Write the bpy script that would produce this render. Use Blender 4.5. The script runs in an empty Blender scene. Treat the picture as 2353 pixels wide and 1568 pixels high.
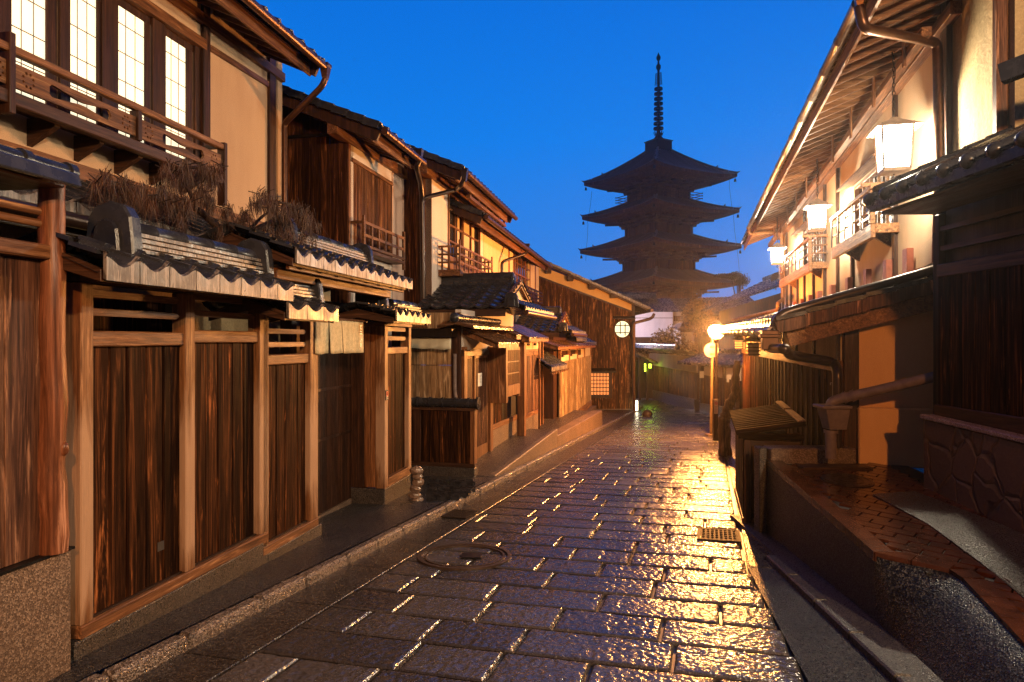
import bpy, bmesh, math, random
from math import sin, cos, pi, radians, hypot
from mathutils import Vector, Matrix
random.seed(7)
SC = bpy.context.scene
COL = SC.collection
# ------------------------------------------------------------------ camera
F = 1569.0; CX = 1176.5; CY = 784.0; H = 1.65
cam_d = bpy.data.cameras.new('camera'); cam = bpy.data.objects.new('camera', cam_d); COL.objects.link(cam)
cam_d.sensor_width = 36.0; cam_d.lens = F / 2353.0 * 36.0; cam_d.clip_start = 0.05; cam_d.clip_end = 3000
cam.location = (0, 0, H); cam.rotation_euler = (pi / 2, 0, 0)
SC.camera = cam
# ------------------------------------------------------------------ dusk sky
w = bpy.data.worlds.new('World'); SC.world = w; w.use_nodes = True
nt = w.node_tree; nt.nodes.clear()
_o = nt.nodes.new('ShaderNodeOutputWorld'); _b = nt.nodes.new('ShaderNodeBackground')
_t = nt.nodes.new('ShaderNodeTexCoord'); _s = nt.nodes.new('ShaderNodeSeparateXYZ'); _r = nt.nodes.new('ShaderNodeValToRGB')
nt.links.new(_t.outputs['Generated'], _s.inputs[0]); nt.links.new(_s.outputs['Z'], _r.inputs[0])
nt.links.new(_r.outputs[0], _b.inputs['Color']); nt.links.new(_b.outputs[0], _o.inputs[0])
cr = _r.color_ramp; cr.elements[0].position = 0.0; cr.elements[0].color = (0.085, 0.245, 0.68, 1)
cr.elements[1].position = 1.0; cr.elements[1].color = (0.004, 0.085, 0.42, 1)
for p, c in ((0.12, (0.032, 0.23, 0.78, 1)), (0.28, (0.005, 0.215, 0.84, 1)), (0.45, (0.003, 0.165, 0.74, 1))):
    e = cr.elements.new(p); e.color = c
# the afterglow is ahead of the camera: the sky behind and overhead is darker
_m = nt.nodes.new('ShaderNodeMapRange'); _m.inputs['From Min'].default_value = .30; _m.inputs['From Max'].default_value = .76
_m.inputs['To Min'].default_value = .16; _m.inputs['To Max'].default_value = 1.0; _m.interpolation_type = 'SMOOTHSTEP'
nt.links.new(_s.outputs['Y'], _m.inputs['Value']); nt.links.new(_m.outputs[0], _b.inputs['Strength'])
SC.view_settings.view_transform = 'Standard'; SC.view_settings.look = 'None'
SC.view_settings.exposure = 0.0; SC.view_settings.gamma = 1.0
SC.cycles.max_bounces = 6; SC.cycles.diffuse_bounces = 3; SC.cycles.glossy_bounces = 3
SC.cycles.sample_clamp_indirect = 4.0
SC.cycles.use_denoising = True; SC.cycles.denoiser = 'OPENIMAGEDENOISE'; SC.cycles.denoising_input_passes = 'RGB_ALBEDO_NORMAL'; SC.cycles.denoising_prefilter = 'NONE'
# light strengths (lamps seen or inferred from their light)
E_SODIUM = 5200.0      # visible street lamp at the bend
E_BACK = 2200.0        # street lamp of the same kind standing behind the photographer
E_WHITE = 2000.0      # warm white lamp behind the photographer
E_LANTERN = 480.0      # white lanterns under the eaves
# ------------------------------------------------------------------ pixel helpers (photo shown 2353 wide)
ZO = {'c1': (.2711, 0, 0), 'c2': (.31738, 0, 344.7), 'c5': (.32968, 574.4, 172.3), 'm6': (.36631, 861.7, 574.5),
      'pg': (.40312, 1321.2, 86.2), 'g2': (.29308, 1378.7, 574.5), 'r3': (.32967, 1665.9, 0), 'r4': (.29311, 1665.9, 402.1),
      'r5': (.40298, 1551, 689.3), 'b2': (.17588, 890.4, 620.4), 'b3': (.20146, 861.7, 861.7), 'b4': (.20146, 603.2, 488.3),
      'b5': (.1832, 1148.9, 689.3), 'b6': (.27482, 1597, 861.7), 'b7': (.41381, 1895.7, 919.1), 'g1': (.10989, 1436.1, 660.6),
      'px': (1, 0, 0)}
def Q(n, *pts):
    s, x0, y0 = ZO[n]; return [(x0 + s * x, y0 + s * y) for x, y in pts]
def W(px, py, Y):
    return Vector(((px - CX) / F * Y, Y, H + (CY - py) / F * Y))
def gz(Y):
    return -.0456 * Y if Y < 34 else -.0456 * 34 - .02 * (Y - 34)
def G(px, py, h=0.0):
    Y = (H - h) / ((py - CY) / F - .0456)
    return Vector(((px - CX) / F * Y, Y, gz(Y) + h))
class Fr:
    """street line X = a + d*Y seen in plan; local x across to the right, local y along the street"""
    def __init__(s, a, d): s.a = a; s.d = d; s.n = hypot(1, d)
    def Y(s, px, v=0): return (s.a + v * s.n) / ((px - CX) / F - s.d)
    def q(s, px, py, v=0):
        Y = s.Y(px, v); X = (px - CX) / F * Y
        return Vector((v, ((X - s.a) * s.d + Y) / s.n, H + (CY - py) / F * Y))
    def y(s, px, v=0): return s.q(px, CY, v).y
    def z(s, px, py, v=0): return s.q(px, py, v).z
    def c(s, px, py, c):
        k = (px - CX) / F; Y = (c * s.n + s.a * s.d) / (k * s.d + 1); X = k * Y
        return Vector((((X - s.a) - s.d * Y) / s.n, c, H + (CY - py) / F * Y))
    def loc(s, X, Y, z=0): return Vector((((X - s.a) - s.d * Y) / s.n, ((X - s.a) * s.d + Y) / s.n, z))
    def wor(s, x, y, z=0): return Vector((s.a + (x + s.d * y) / s.n, (-s.d * x + y) / s.n, z))
    def gz(s, x, y): return gz((-s.d * x + y) / s.n)
    def rot(s): return -math.atan(s.d)
WORLD = Fr(0.0, 0.0)
# ------------------------------------------------------------------ mesh builder
class MB:
    def __init__(s): s.v = []; s.f = []; s.sm = []; s.smooth = False
    def add(s, vs, fs, smooth=None):
        o = len(s.v); s.v += [tuple(p) for p in vs]; s.f += [tuple(i + o for i in f) for f in fs]
        s.sm += [s.smooth if smooth is None else smooth] * len(fs); return s
    def hexa(s, p):   # p[0..3] one face, p[4..7] the opposite
        return s.add(p, [(0, 3, 2, 1), (4, 5, 6, 7), (0, 1, 5, 4), (1, 2, 6, 5), (2, 3, 7, 6), (3, 0, 4, 7)])
    def box(s, x0, x1, y0, y1, z0, z1):
        return s.hexa([(x0, y0, z0), (x1, y0, z0), (x1, y1, z0), (x0, y1, z0), (x0, y0, z1), (x1, y0, z1), (x1, y1, z1), (x0, y1, z1)])
    def prism(s, pts, ext):
        n = len(pts); e = Vector(ext); a = [Vector(p) for p in pts]; b = [p + e for p in a]
        return s.add(a + b, [tuple(range(n - 1, -1, -1)), tuple(range(n, 2 * n))] + [(i, (i + 1) % n, (i + 1) % n + n, i + n) for i in range(n)])
    def beam(s, p, q, wd, ht, up=(0, 0, 1)):
        p = Vector(p); q = Vector(q); t = (q - p).normalized(); u = Vector(up)
        sd = t.cross(u).normalized(); u = sd.cross(t).normalized(); a = sd * wd / 2; b = u * ht / 2
        return s.hexa([p - a - b, p + a - b, p + a + b, p - a + b, q - a - b, q + a - b, q + a + b, q - a + b])
    def tube(s, pts, r, seg=10, smooth=True, cap=True):
        pts = [Vector(p) for p in pts]; n = len(pts); rs = r if isinstance(r, (list, tuple)) else [r] * n
        vs = []; prev = None
        for i in range(n):
            t = (pts[min(i + 1, n - 1)] - pts[max(i - 1, 0)]).normalized()
            if prev is None:
                up = Vector((0, 0, 1)) if abs(t.z) < .9 else Vector((1, 0, 0)); a = t.cross(up).normalized()
            else: a = (prev - t * prev.dot(t)).normalized()
            prev = a; b = t.cross(a)
            for k in range(seg):
                an = 2 * pi * k / seg; vs.append(pts[i] + (a * cos(an) + b * sin(an)) * rs[i])
        fs = [(i * seg + k, i * seg + (k + 1) % seg, (i + 1) * seg + (k + 1) % seg, (i + 1) * seg + k) for i in range(n - 1) for k in range(seg)]
        s.add(vs, fs, smooth)
        if cap:
            s.add(vs[:seg], [tuple(range(seg))], False); s.add(vs[-seg:], [tuple(range(seg - 1, -1, -1))], False)
        return s
    def lathe(s, c, prof, seg=14, smooth=True, sq=False, caps=True):
        c = Vector(c); vs = []
        for r, z in prof:
            for k in range(seg):
                an = 2 * pi * (k + (.5 if sq else 0)) / seg; vs.append(c + Vector((r * cos(an), r * sin(an), z)))
        n = len(prof)
        fs = [(i * seg + k, i * seg + (k + 1) % seg, (i + 1) * seg + (k + 1) % seg, (i + 1) * seg + k) for i in range(n - 1) for k in range(seg)]
        s.add(vs, fs, smooth)
        if caps: s.add(vs[:seg], [tuple(range(seg - 1, -1, -1))], False); s.add(vs[-seg:], [tuple(range(seg))], False)
        return s
    def ball(s, c, r, seg=12, rings=8, sc=(1, 1, 1)):
        vs = []; c = Vector(c)
        for i in range(rings + 1):
            th = pi * i / rings
            for k in range(seg):
                a = 2 * pi * k / seg; vs.append(c + Vector((r * sc[0] * sin(th) * cos(a), r * sc[1] * sin(th) * sin(a), r * sc[2] * cos(th))))
        fs = [(i * seg + k, (i + 1) * seg + k, (i + 1) * seg + (k + 1) % seg, i * seg + (k + 1) % seg) for i in range(rings) for k in range(seg)]
        return s.add(vs, fs, True)
    def wall(s, p0, p1, zb0, zb1, zt0, zt1, t):
        """slab between plan points p0,p1; thickness t to the right of the direction p0->p1"""
        p0 = Vector((p0[0], p0[1])); p1 = Vector((p1[0], p1[1])); d = (p1 - p0).normalized(); n = Vector((d.y, -d.x)) * t
        a, b = p0 + n, p1 + n
        P = lambda q, z: (q.x, q.y, z)
        return s.hexa([P(p0, zb0), P(a, zb0), P(b, zb1), P(p1, zb1), P(p0, zt0), P(a, zt0), P(b, zt1), P(p1, zt1)])
    def boards(s, p0, p1, zb0, zb1, zt0, zt1, t, n, gap=.005, jit=.004, rnd=0.0):
        p0 = Vector((p0[0], p0[1])); p1 = Vector((p1[0], p1[1])); L = (p1 - p0).length
        cuts = [0] + [(i + random.uniform(-rnd, rnd)) / n for i in range(1, n)] + [1]
        for i in range(n):
            u0, u1 = cuts[i] + gap / L / 2, cuts[i + 1] - gap / L / 2
            f = lambda a, b, u: a + (b - a) * u
            s.wall(p0.lerp(p1, u0), p0.lerp(p1, u1), f(zb0, zb1, u0), f(zb0, zb1, u1), f(zt0, zt1, u0), f(zt0, zt1, u1), t + random.uniform(-jit, jit) * (1 if t > 0 else -1))
        return s
    def tiles(s, O, U, S, nu, ns, tw, sl, amp=.04, step=.022, seg=6, drop=0, eave=None, edrop=.05):
        """wavy tile field: O eave corner, U unit along the eave, S unit up the slope"""
        O = Vector(O); U = Vector(U).normalized(); S = Vector(S).normalized(); N = U.cross(S).normalized()
        if N.z < 0: N = -N
        def h(i):
            t = (i % seg) / seg; return amp * (abs(2 * t - 1) ** 1.7)
        m = nu * seg
        for j in range(ns):
            vs = []
            for (ss, hh) in ((j * sl - (.012 if j else .02), step), ((j + 1) * sl, 0.0)):
                for i in range(m + 1): vs.append(O + U * (i * tw / seg) + S * ss + N * (h(i) + hh))
            for i in range(m + 1): vs.append(O + U * (i * tw / seg) + S * (j * sl - .012) + N * (h(i) - .012))
            fs = [(i, i + 1, m + 2 + i, m + 1 + i) for i in range(m)]
            s.add(vs, fs, True); s.add(vs, [(2 * m + 2 + i, 2 * m + 3 + i, i + 1, i) for i in range(m)], False)
        # underside sheet
        a = O - N * .03; b = a + U * nu * tw; top = S * ns * sl
        s.add([a, b, b + top, a + top], [(0, 3, 2, 1)], False)
        if eave is not None:
            for i in range(nu):
                pts = [O + U * ((i + k / seg) * tw) + Vector((0, 0, (h(k) + step + .004) * 1.04)) - S * .022 for k in range(seg + 1)]
                base = O - S * .022
                lo = [base + U * ((i + .985) * tw) - Vector((0, 0, edrop)), base + U * ((i + .015) * tw) - Vector((0, 0, edrop))]
                pts[0] += U * .004; pts[-1] -= U * .004
                eave.prism(pts + lo, -S * .022)
        return s
def catm(pts, n=6):
    pts = [Vector(p) for p in pts]; out = []
    for i in range(len(pts) - 1):
        p0 = pts[max(i - 1, 0)]; p1 = pts[i]; p2 = pts[i + 1]; p3 = pts[min(i + 2, len(pts) - 1)]
        for k in range(n):
            t = k / n
            out.append(.5 * ((2 * p1) + (p2 - p0) * t + (2 * p0 - 5 * p1 + 4 * p2 - p3) * t * t + (3 * p1 - p0 - 3 * p2 + p3) * t ** 3))
    return out + [pts[-1]]
def bend(pts, r=.06, n=4):
    """round the corners of a polyline (pipes)"""
    pts = [Vector(p) for p in pts]; out = [pts[0]]
    for i in range(1, len(pts) - 1):
        a = pts[i] + (pts[i - 1] - pts[i]).normalized() * min(r, (pts[i - 1] - pts[i]).length * .45)
        b = pts[i] + (pts[i + 1] - pts[i]).normalized() * min(r, (pts[i + 1] - pts[i]).length * .45)
        for k in range(n + 1):
            t = k / n; out.append(a * (1 - t) ** 2 + pts[i] * 2 * t * (1 - t) + b * t * t)
    return out + [pts[-1]]
def mkobj(name, mb, mat, parent=None, off=None, bev=0.0, fr=None):
    me = bpy.data.meshes.new(name)
    o = Vector(off) if off is not None else Vector((0, 0, 0))
    me.from_pydata([(p[0] - o.x, p[1] - o.y, p[2] - o.z) for p in mb.v], [], mb.f); me.update()
    me.polygons.foreach_set('use_smooth', mb.sm)
    bm = bmesh.new(); bm.from_mesh(me); bmesh.ops.recalc_face_normals(bm, faces=bm.faces); bm.to_mesh(me); bm.free()
    me.materials.append(mat)
    ob = bpy.data.objects.new(name, me); COL.objects.link(ob)
    if parent is not None: ob.parent = parent
    if bev:
        b = ob.modifiers.new('bevel', 'BEVEL'); b.width = bev; b.segments = 1; b.limit_method = 'ANGLE'; b.angle_limit = radians(40)
    return ob
class Thing:
    def __init__(s, name, label, cat, fr, base, group=None):
        s.fr = fr; s.base = Vector(base)
        o = bpy.data.objects.new(name, None); COL.objects.link(o); s.o = o; o.empty_display_size = .2
        o.location = fr.wor(*s.base); o.rotation_euler = (0, 0, fr.rot())
        o['label'] = label; o['category'] = cat
        if group: o['group'] = group
    def part(s, name, mb, mat, parent=None, label=None, bev=0.0):
        ob = mkobj(name, mb, mat, parent or s.o, s.base, bev)
        if label: ob['label'] = label
        return ob
def solo(name, mb, mat, fr, base, label, cat, group=None, bev=0.0):
    ob = mkobj(name, mb, mat, None, base, bev); ob.location = fr.wor(*Vector(base)); ob.rotation_euler = (0, 0, fr.rot())
    ob['label'] = label; ob['category'] = cat
    if group: ob['group'] = group
    return ob
def struct(name, mb, mat, fr=WORLD, kind='structure', bev=0.0):
    ob = mkobj(name, mb, mat, None, None, bev); ob.location = fr.wor(0, 0, 0); ob.rotation_euler = (0, 0, fr.rot()); ob['kind'] = kind
    return ob
def copy_tree(o, parent=None):
    c = o.copy(); COL.objects.link(c); c.parent = parent
    for ch in [x for x in o.children]: copy_tree(ch, c)
    return c
# ------------------------------------------------------------------ materials
def newmat(name):
    m = bpy.data.materials.new(name); m.use_nodes = True; t = m.node_tree
    b = t.nodes['Principled BSDF']; return m, t, b
def N(t, k, **kw):
    n = t.nodes.new('ShaderNode' + k)
    for a, v in kw.items(): setattr(n, a, v)
    return n
def ramp(t, src, stops):
    r = N(t, 'ValToRGB'); t.links.new(src, r.inputs[0]); e = r.color_ramp.elements
    e[0].position = stops[0][0]; e[0].color = (*stops[0][1], 1); e[1].position = stops[-1][0]; e[1].color = (*stops[-1][1], 1)
    for p, c in stops[1:-1]: x = e.new(p); x.color = (*c, 1)
    return r.outputs[0]
def coords(t, scale=(1, 1, 1), island=False):
    tc = N(t, 'TexCoord'); mp = N(t, 'Mapping'); mp.inputs['Scale'].default_value = scale; src = tc.outputs['Object']
    if island:
        g = N(t, 'NewGeometry'); m = N(t, 'VectorMath', operation='SCALE'); m.inputs[0].default_value = (13.7, 29.1, 41.3)
        t.links.new(g.outputs['Random Per Island'], m.inputs['Scale'])
        a = N(t, 'VectorMath', operation='ADD'); t.links.new(src, a.inputs[0]); t.links.new(m.outputs[0], a.inputs[1]); src = a.outputs[0]
    t.links.new(src, mp.inputs[0]); return mp.outputs[0]
def noise(t, vec, scale, detail=4, rough=.55, dist=0):
    n = N(t, 'TexNoise'); t.links.new(vec, n.inputs['Vector']); n.inputs['Scale'].default_value = scale
    n.inputs['Detail'].default_value = detail; n.inputs['Roughness'].default_value = rough; n.inputs['Distortion'].default_value = dist
    return n.outputs[0]
def mix(t, f, a, b, mode='MIX'):
    m = N(t, 'Mix', data_type='RGBA', blend_type=mode)
    for i, s in ((0, f), (6, a), (7, b)):
        if isinstance(s, (int, float)): m.inputs[i].default_value = s
        elif isinstance(s, tuple): m.inputs[i].default_value = (*s, 1)
        else: t.links.new(s, m.inputs[i])
    return m.outputs[2]
def mth(t, op, a, b=0.0, clamp=False):
    m = N(t, 'Math', operation=op, use_clamp=clamp)
    for i, s in ((0, a), (1, b)):
        if isinstance(s, (int, float)): m.inputs[i].default_value = s
        else: t.links.new(s, m.inputs[i])
    return m.outputs[0]
def bump(t, b, h, strength, dist=.01):
    n = N(t, 'Bump'); n.inputs['Strength'].default_value = strength; n.inputs['Distance'].default_value = dist
    t.links.new(h, n.inputs['Height']); t.links.new(n.outputs[0], b.inputs['Normal'])
def wood(name, dark, mid, light, axis='z', rough=.58, streak=.62, wear=.35, spec=.25, scale=1.0, bleach=None):
    """weathered boards: long grain, worn light streaks, knots, every board different"""
    m, t, b = newmat(name)
    sc = {'z': (1, 1, .045), 'y': (1, .045, 1), 'x': (.045, 1, 1)}[axis]
    sc2 = {'z': (1, 1, .16), 'y': (1, .16, 1), 'x': (.16, 1, 1)}[axis]
    v = coords(t, sc, True); v2 = coords(t, sc2, True)
    fine = noise(t, v, 95 * scale, 6, .7, .6); mid_n = noise(t, v, 22 * scale, 4, .6, 1.2); pat = noise(t, v2, 9 * scale, 5, .65, .8)
    col = ramp(t, mid_n, [(.32, dark), (.52, mid), (.75, tuple(.5 * (x + y) for x, y in zip(mid, light)))])
    col = mix(t, ramp(t, fine, [(.40, (.45, .45, .45)), (.6, (1, 1, 1))]), tuple(x * .35 for x in dark), col)
    st = mth(t, 'MULTIPLY', ramp(t, mth(t, 'MULTIPLY', pat, mth(t, 'ADD', mid_n, .5)), [(streak * .98, (0, 0, 0)), (streak * 1.18, (1, 1, 1))]), ramp(t, fine, [(.38, (0, 0, 0)), (.55, (1, 1, 1))]))
    col = mix(t, st, col, light)
    vo = N(t, 'TexVoronoi'); t.links.new(v2, vo.inputs['Vector']); vo.inputs['Scale'].default_value = 3.3 * scale; vo.inputs['Randomness'].default_value = 1
    kn = ramp(t, vo.outputs['Distance'], [(.035, (1, 1, 1)), (.075, (0, 0, 0))])
    col = mix(t, mth(t, 'MULTIPLY', kn, .8), col, tuple(x * .3 for x in dark))
    g = N(t, 'NewGeometry'); rr = ramp(t, g.outputs['Random Per Island'], [(0, (.62, .62, .62)), (1, (1.25, 1.2, 1.15))])
    col = mix(t, 1.0, col, rr, 'MULTIPLY')
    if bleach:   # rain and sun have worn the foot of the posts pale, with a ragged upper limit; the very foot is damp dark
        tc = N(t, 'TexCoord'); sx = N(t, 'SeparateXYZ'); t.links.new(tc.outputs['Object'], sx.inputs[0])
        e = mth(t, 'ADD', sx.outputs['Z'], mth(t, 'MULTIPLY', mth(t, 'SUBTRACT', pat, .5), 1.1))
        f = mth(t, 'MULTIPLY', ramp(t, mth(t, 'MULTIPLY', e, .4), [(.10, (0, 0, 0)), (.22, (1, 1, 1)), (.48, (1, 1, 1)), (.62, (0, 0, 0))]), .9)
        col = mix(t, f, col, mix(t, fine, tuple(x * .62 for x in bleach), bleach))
    t.links.new(col, b.inputs['Base Color'])
    t.links.new(ramp(t, pat, [(.3, (rough - .15,) * 3), (.7, (rough + .15,) * 3)]), b.inputs['Roughness'])
    b.inputs['Specular IOR Level'].default_value = spec
    bump(t, b, mth(t, 'ADD', mth(t, 'MULTIPLY', fine, .6), mid_n), .55, .006)
    return m
def speckle(name, c1, c2, c3, scale=160, rough=.35, bmp=.6, dist=.004, stain=None, spec=.5):
    m, t, b = newmat(name); v = coords(t)
    vo = N(t, 'TexVoronoi'); t.links.new(v, vo.inputs['Vector']); vo.inputs['Scale'].default_value = scale
    sp = N(t, 'SeparateColor'); t.links.new(vo.outputs['Color'], sp.inputs[0])
    col = ramp(t, sp.outputs[0], [(.2, c1), (.6, c2), (.93, c3)])
    big = noise(t, v, 2.2, 5, .6)
    col = mix(t, ramp(t, big, [(.35, (0, 0, 0)), (.65, (1, 1, 1))]), col, stain or tuple(x * .6 for x in c1))
    col2 = mix(t, .55, col, ramp(t, sp.outputs[0], [(.2, c1), (.6, c2), (.93, c3)]))
    t.links.new(col2, b.inputs['Base Color'])
    t.links.new(ramp(t, sp.outputs[1], [(0, (max(rough - .15, .05),) * 3), (1, (rough + .2,) * 3)]), b.inputs['Roughness'])
    b.inputs['Specular IOR Level'].default_value = spec
    bump(t, b, mth(t, 'ADD', vo.outputs['Distance'], noise(t, v, scale * .5, 3)), bmp, dist)
    return m
def plaster(name, c, c2=None, rough=.85, sc=1.5, grain=120, bmp=.12):
    m, t, b = newmat(name); v = coords(t); v2 = coords(t, (1, 1, .25))
    big = noise(t, v2, sc, 6, .62); fine = noise(t, v, grain, 3)
    c2 = c2 or tuple(x * .78 for x in c)
    col = mix(t, ramp(t, big, [(.38, (0, 0, 0)), (.68, (1, 1, 1))]), c, c2)
    col = mix(t, .10, col, ramp(t, fine, [(.35, (0, 0, 0)), (.65, (1, 1, 1))]), 'OVERLAY')
    t.links.new(col, b.inputs['Base Color']); b.inputs['Roughness'].default_value = rough; b.inputs['Specular IOR Level'].default_value = .2
    bump(t, b, mth(t, 'ADD', fine, mth(t, 'MULTIPLY', noise(t, v, 18, 4), 1.5)), bmp, .01)
    return m
def tile(name, c1, c2, rough=.25, streaks=True, spec=.6):
    """wet smoked clay tiles"""
    m, t, b = newmat(name); v = coords(t, (1, 1, 1), True); v2 = coords(t, (1, 1, .12))
    n1 = noise(t, v, 7, 5, .65); n2 = noise(t, v2, 34, 4, .7); col = ramp(t, n1, [(.3, c1), (.7, c2)])
    if streaks: col = mix(t, mth(t, 'MULTIPLY', ramp(t, n2, [(.45, (0, 0, 0)), (.52, (1, 1, 1))]), .85), col, tuple(x * .18 for x in c1))
    g = N(t, 'NewGeometry'); col = mix(t, 1.0, col, ramp(t, g.outputs['Random Per Island'], [(0, (.7, .7, .7)), (1, (1.2, 1.2, 1.2))]), 'MULTIPLY')
    t.links.new(col, b.inputs['Base Color']); t.links.new(ramp(t, n1, [(.3, (rough * .7,) * 3), (.75, (rough * 1.8,) * 3)]), b.inputs['Roughness'])
    b.inputs['Specular IOR Level'].default_value = spec
    bump(t, b, noise(t, v, 90, 3), .25, .004)
    return m
def plain(name, c, rough=.5, metal=0.0, spec=.5, var=.25, sc=14, bmp=.1):
    m, t, b = newmat(name); v = coords(t); n = noise(t, v, sc, 5, .6)
    t.links.new(ramp(t, n, [(.3, tuple(x * (1 - var) for x in c)), (.7, tuple(x * (1 + var) for x in c))]), b.inputs['Base Color'])
    b.inputs['Roughness'].default_value = rough; b.inputs['Metallic'].default_value = metal; b.inputs['Specular IOR Level'].default_value = spec
    bump(t, b, noise(t, v, sc * 5, 3), bmp, .005)
    return m
def glow(name, c, s, var=0.0):
    m, t, b = newmat(name); m.cycles.emission_sampling = 'NONE'; b.inputs['Base Color'].default_value = (*c, 1); b.inputs['Roughness'].default_value = .6
    b.inputs['Emission Color'].default_value = (*c, 1); b.inputs['Emission Strength'].default_value = s
    if var:
        v = coords(t); n = noise(t, v, 2.0, 3)
        t.links.new(ramp(t, n, [(.3, tuple(x * (1 - var) for x in c)), (.7, c)]), b.inputs['Emission Color'])
    return m
M = {}
M['plank'] = wood('charred_plank', (.009, .0036, .0018), (.032, .012, .0052), (.34, .12, .04), 'z', .58, .645, spec=.03)
M['plank_soft'] = wood('brown_plank', (.014, .0055, .003), (.050, .019, .0085), (.32, .12, .045), 'z', .6, .63, spec=.03)
M['plank_bh'] = wood('streaked_brown_plank', (.03, .013, .006), (.085, .038, .015), (.48, .23, .09), 'z', .6, .57, spec=.03)  # brown plank with pale streaks, for the gable and the far fences
M['plank_old'] = wood('pale_plank', (.13, .075, .035), (.40, .26, .135), (.66, .50, .32), 'z', .5, .56)  # pale plank tone, raised until the courtyard wall looks bright
M['board_red'] = wood('worn_red_board', (.03, .012, .007), (.13, .053, .028), (.42, .21, .12), 'z', .55, .58, spec=.2)
M['post'] = wood('cedar_post', (.07, .025, .009), (.20, .08, .028), (.44, .22, .10), 'z', .5, .62)
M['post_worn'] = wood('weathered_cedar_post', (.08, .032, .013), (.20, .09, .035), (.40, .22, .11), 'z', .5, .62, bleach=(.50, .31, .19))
M['post_y'] = wood('cedar_beam_long', (.06, .023, .009), (.165, .068, .026), (.38, .20, .095), 'y', .5, .62)
M['post_x'] = wood('cedar_beam_cross', (.08, .032, .013), (.20, .09, .036), (.36, .20, .10), 'x', .5, .62)
M['brown'] = wood('dark_brown_timber', (.016, .0065, .0035), (.045, .018, .009), (.13, .055, .025), 'z', .5, .68, spec=.25)
M['brown_y'] = wood('dark_brown_beam', (.022, .010, .006), (.060, .027, .014), (.16, .07, .035), 'y', .45, .66)
M['brown_x'] = wood('dark_brown_cross_beam', (.022, .010, .006), (.060, .027, .014), (.16, .07, .035), 'x', .45, .66)
M['rail'] = wood('balcony_timber', (.07, .03, .012), (.24, .11, .045), (.42, .24, .11), 'y', .55, .60)
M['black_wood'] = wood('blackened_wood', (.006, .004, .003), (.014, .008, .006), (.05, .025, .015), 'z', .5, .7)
M['log'] = wood('polished_log', (.09, .03, .012), (.24, .085, .038), (.5, .25, .15), 'z', .38, .60, scale=.8)
M['granite'] = speckle('washed_granite', (.075, .046, .03), (.14, .088, .058), (.27, .19, .135), 120, .5)
M['granite_dark'] = speckle('dark_washed_granite', (.015, .012, .010), (.038, .031, .026), (.12, .10, .085), 170, .38)
M['asphalt'] = speckle('wet_asphalt', (.005, .005, .0055), (.014, .013, .014), (.10, .095, .09), 150, .30, .9, .006)
M['asphalt_brown'] = speckle('wet_terrace_asphalt', (.018, .014, .012), (.045, .036, .03), (.14, .11, .09), 130, .34, .8, .005)
M['plaster'] = plaster('tan_plaster', (.52, .37, .24), (.44, .30, .19))
M['plaster_o'] = plaster('lamp_tinted_plaster', (.74, .44, .20), (.64, .36, .15))  # gable plaster with the lamp's orange light put into its colour
M['plaster_w'] = plaster('white_plaster', (.66, .58, .50), (.56, .48, .41))
M['plaster_p'] = plaster('pinkish_plaster', (.60, .44, .35), (.52, .37, .29))
M['plaster_old'] = plaster('aged_earth_plaster', (.50, .37, .20), (.30, .22, .12), sc=2.5, bmp=.5, grain=40)
M['plaster_y'] = plaster('cream_plaster', (.60, .46, .28), (.52, .38, .22))
M['tile'] = tile('wet_roof_tile', (.020, .021, .026), (.045, .046, .054), .22, False)
M['tile_eave'] = tile('lamplit_tone_tile', (.16, .13, .11), (.28, .235, .20), .34)  # same grey tile; lamplight on the eave fronts is put into the colour
M['tile_ridge'] = tile('ridge_tile', (.16, .13, .11), (.27, .22, .18), .32)
M['tile_cap'] = tile('ridge_cap_tile', (.016, .017, .021), (.036, .036, .042), .22, False, .35)
M['bark_board'] = wood('wet_roof_board', (.03, .015, .008), (.10, .05, .025), (.25, .14, .07), 'x', .25, .62, spec=.6)
M['copper'] = plain('brown_gutter_metal', (.10, .045, .022), .32, .6)
M['copper_dark'] = plain('dark_pipe_metal', (.035, .02, .014), .3, .4)
M['pipe_grey'] = plain('grey_plastic_pipe', (.16, .12, .11), .35)
M['iron'] = plain('black_iron', (.012, .012, .013), .4, .7)
M['shoji'] = glow('lit_shoji_paper', (1.0, .93, .66), 1.05, .06)
M['shoji_dim'] = glow('dim_shoji_paper', (1.0, .42, .14), .42, .2)
M['glass'] = plain('dusk_window_glass', (.02, .022, .03), .06, 0, .8, bmp=0.0)
M['paper'] = plain('white_paper', (.72, .68, .60), .8, var=.08)
M['cloth'] = plain('hemp_cloth', (.62, .50, .29), .9, var=.18, sc=30, bmp=.5)
M['awning'] = plain('cream_awning_cloth', (.58, .56, .42), .7, var=.12, sc=6)
M['copper_red'] = plain('red_copper_flashing', (.24, .075, .045), .4, .3)
M['mortar'] = plain('wet_joint', (.022, .02, .02), .34, 0, .4)
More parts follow.
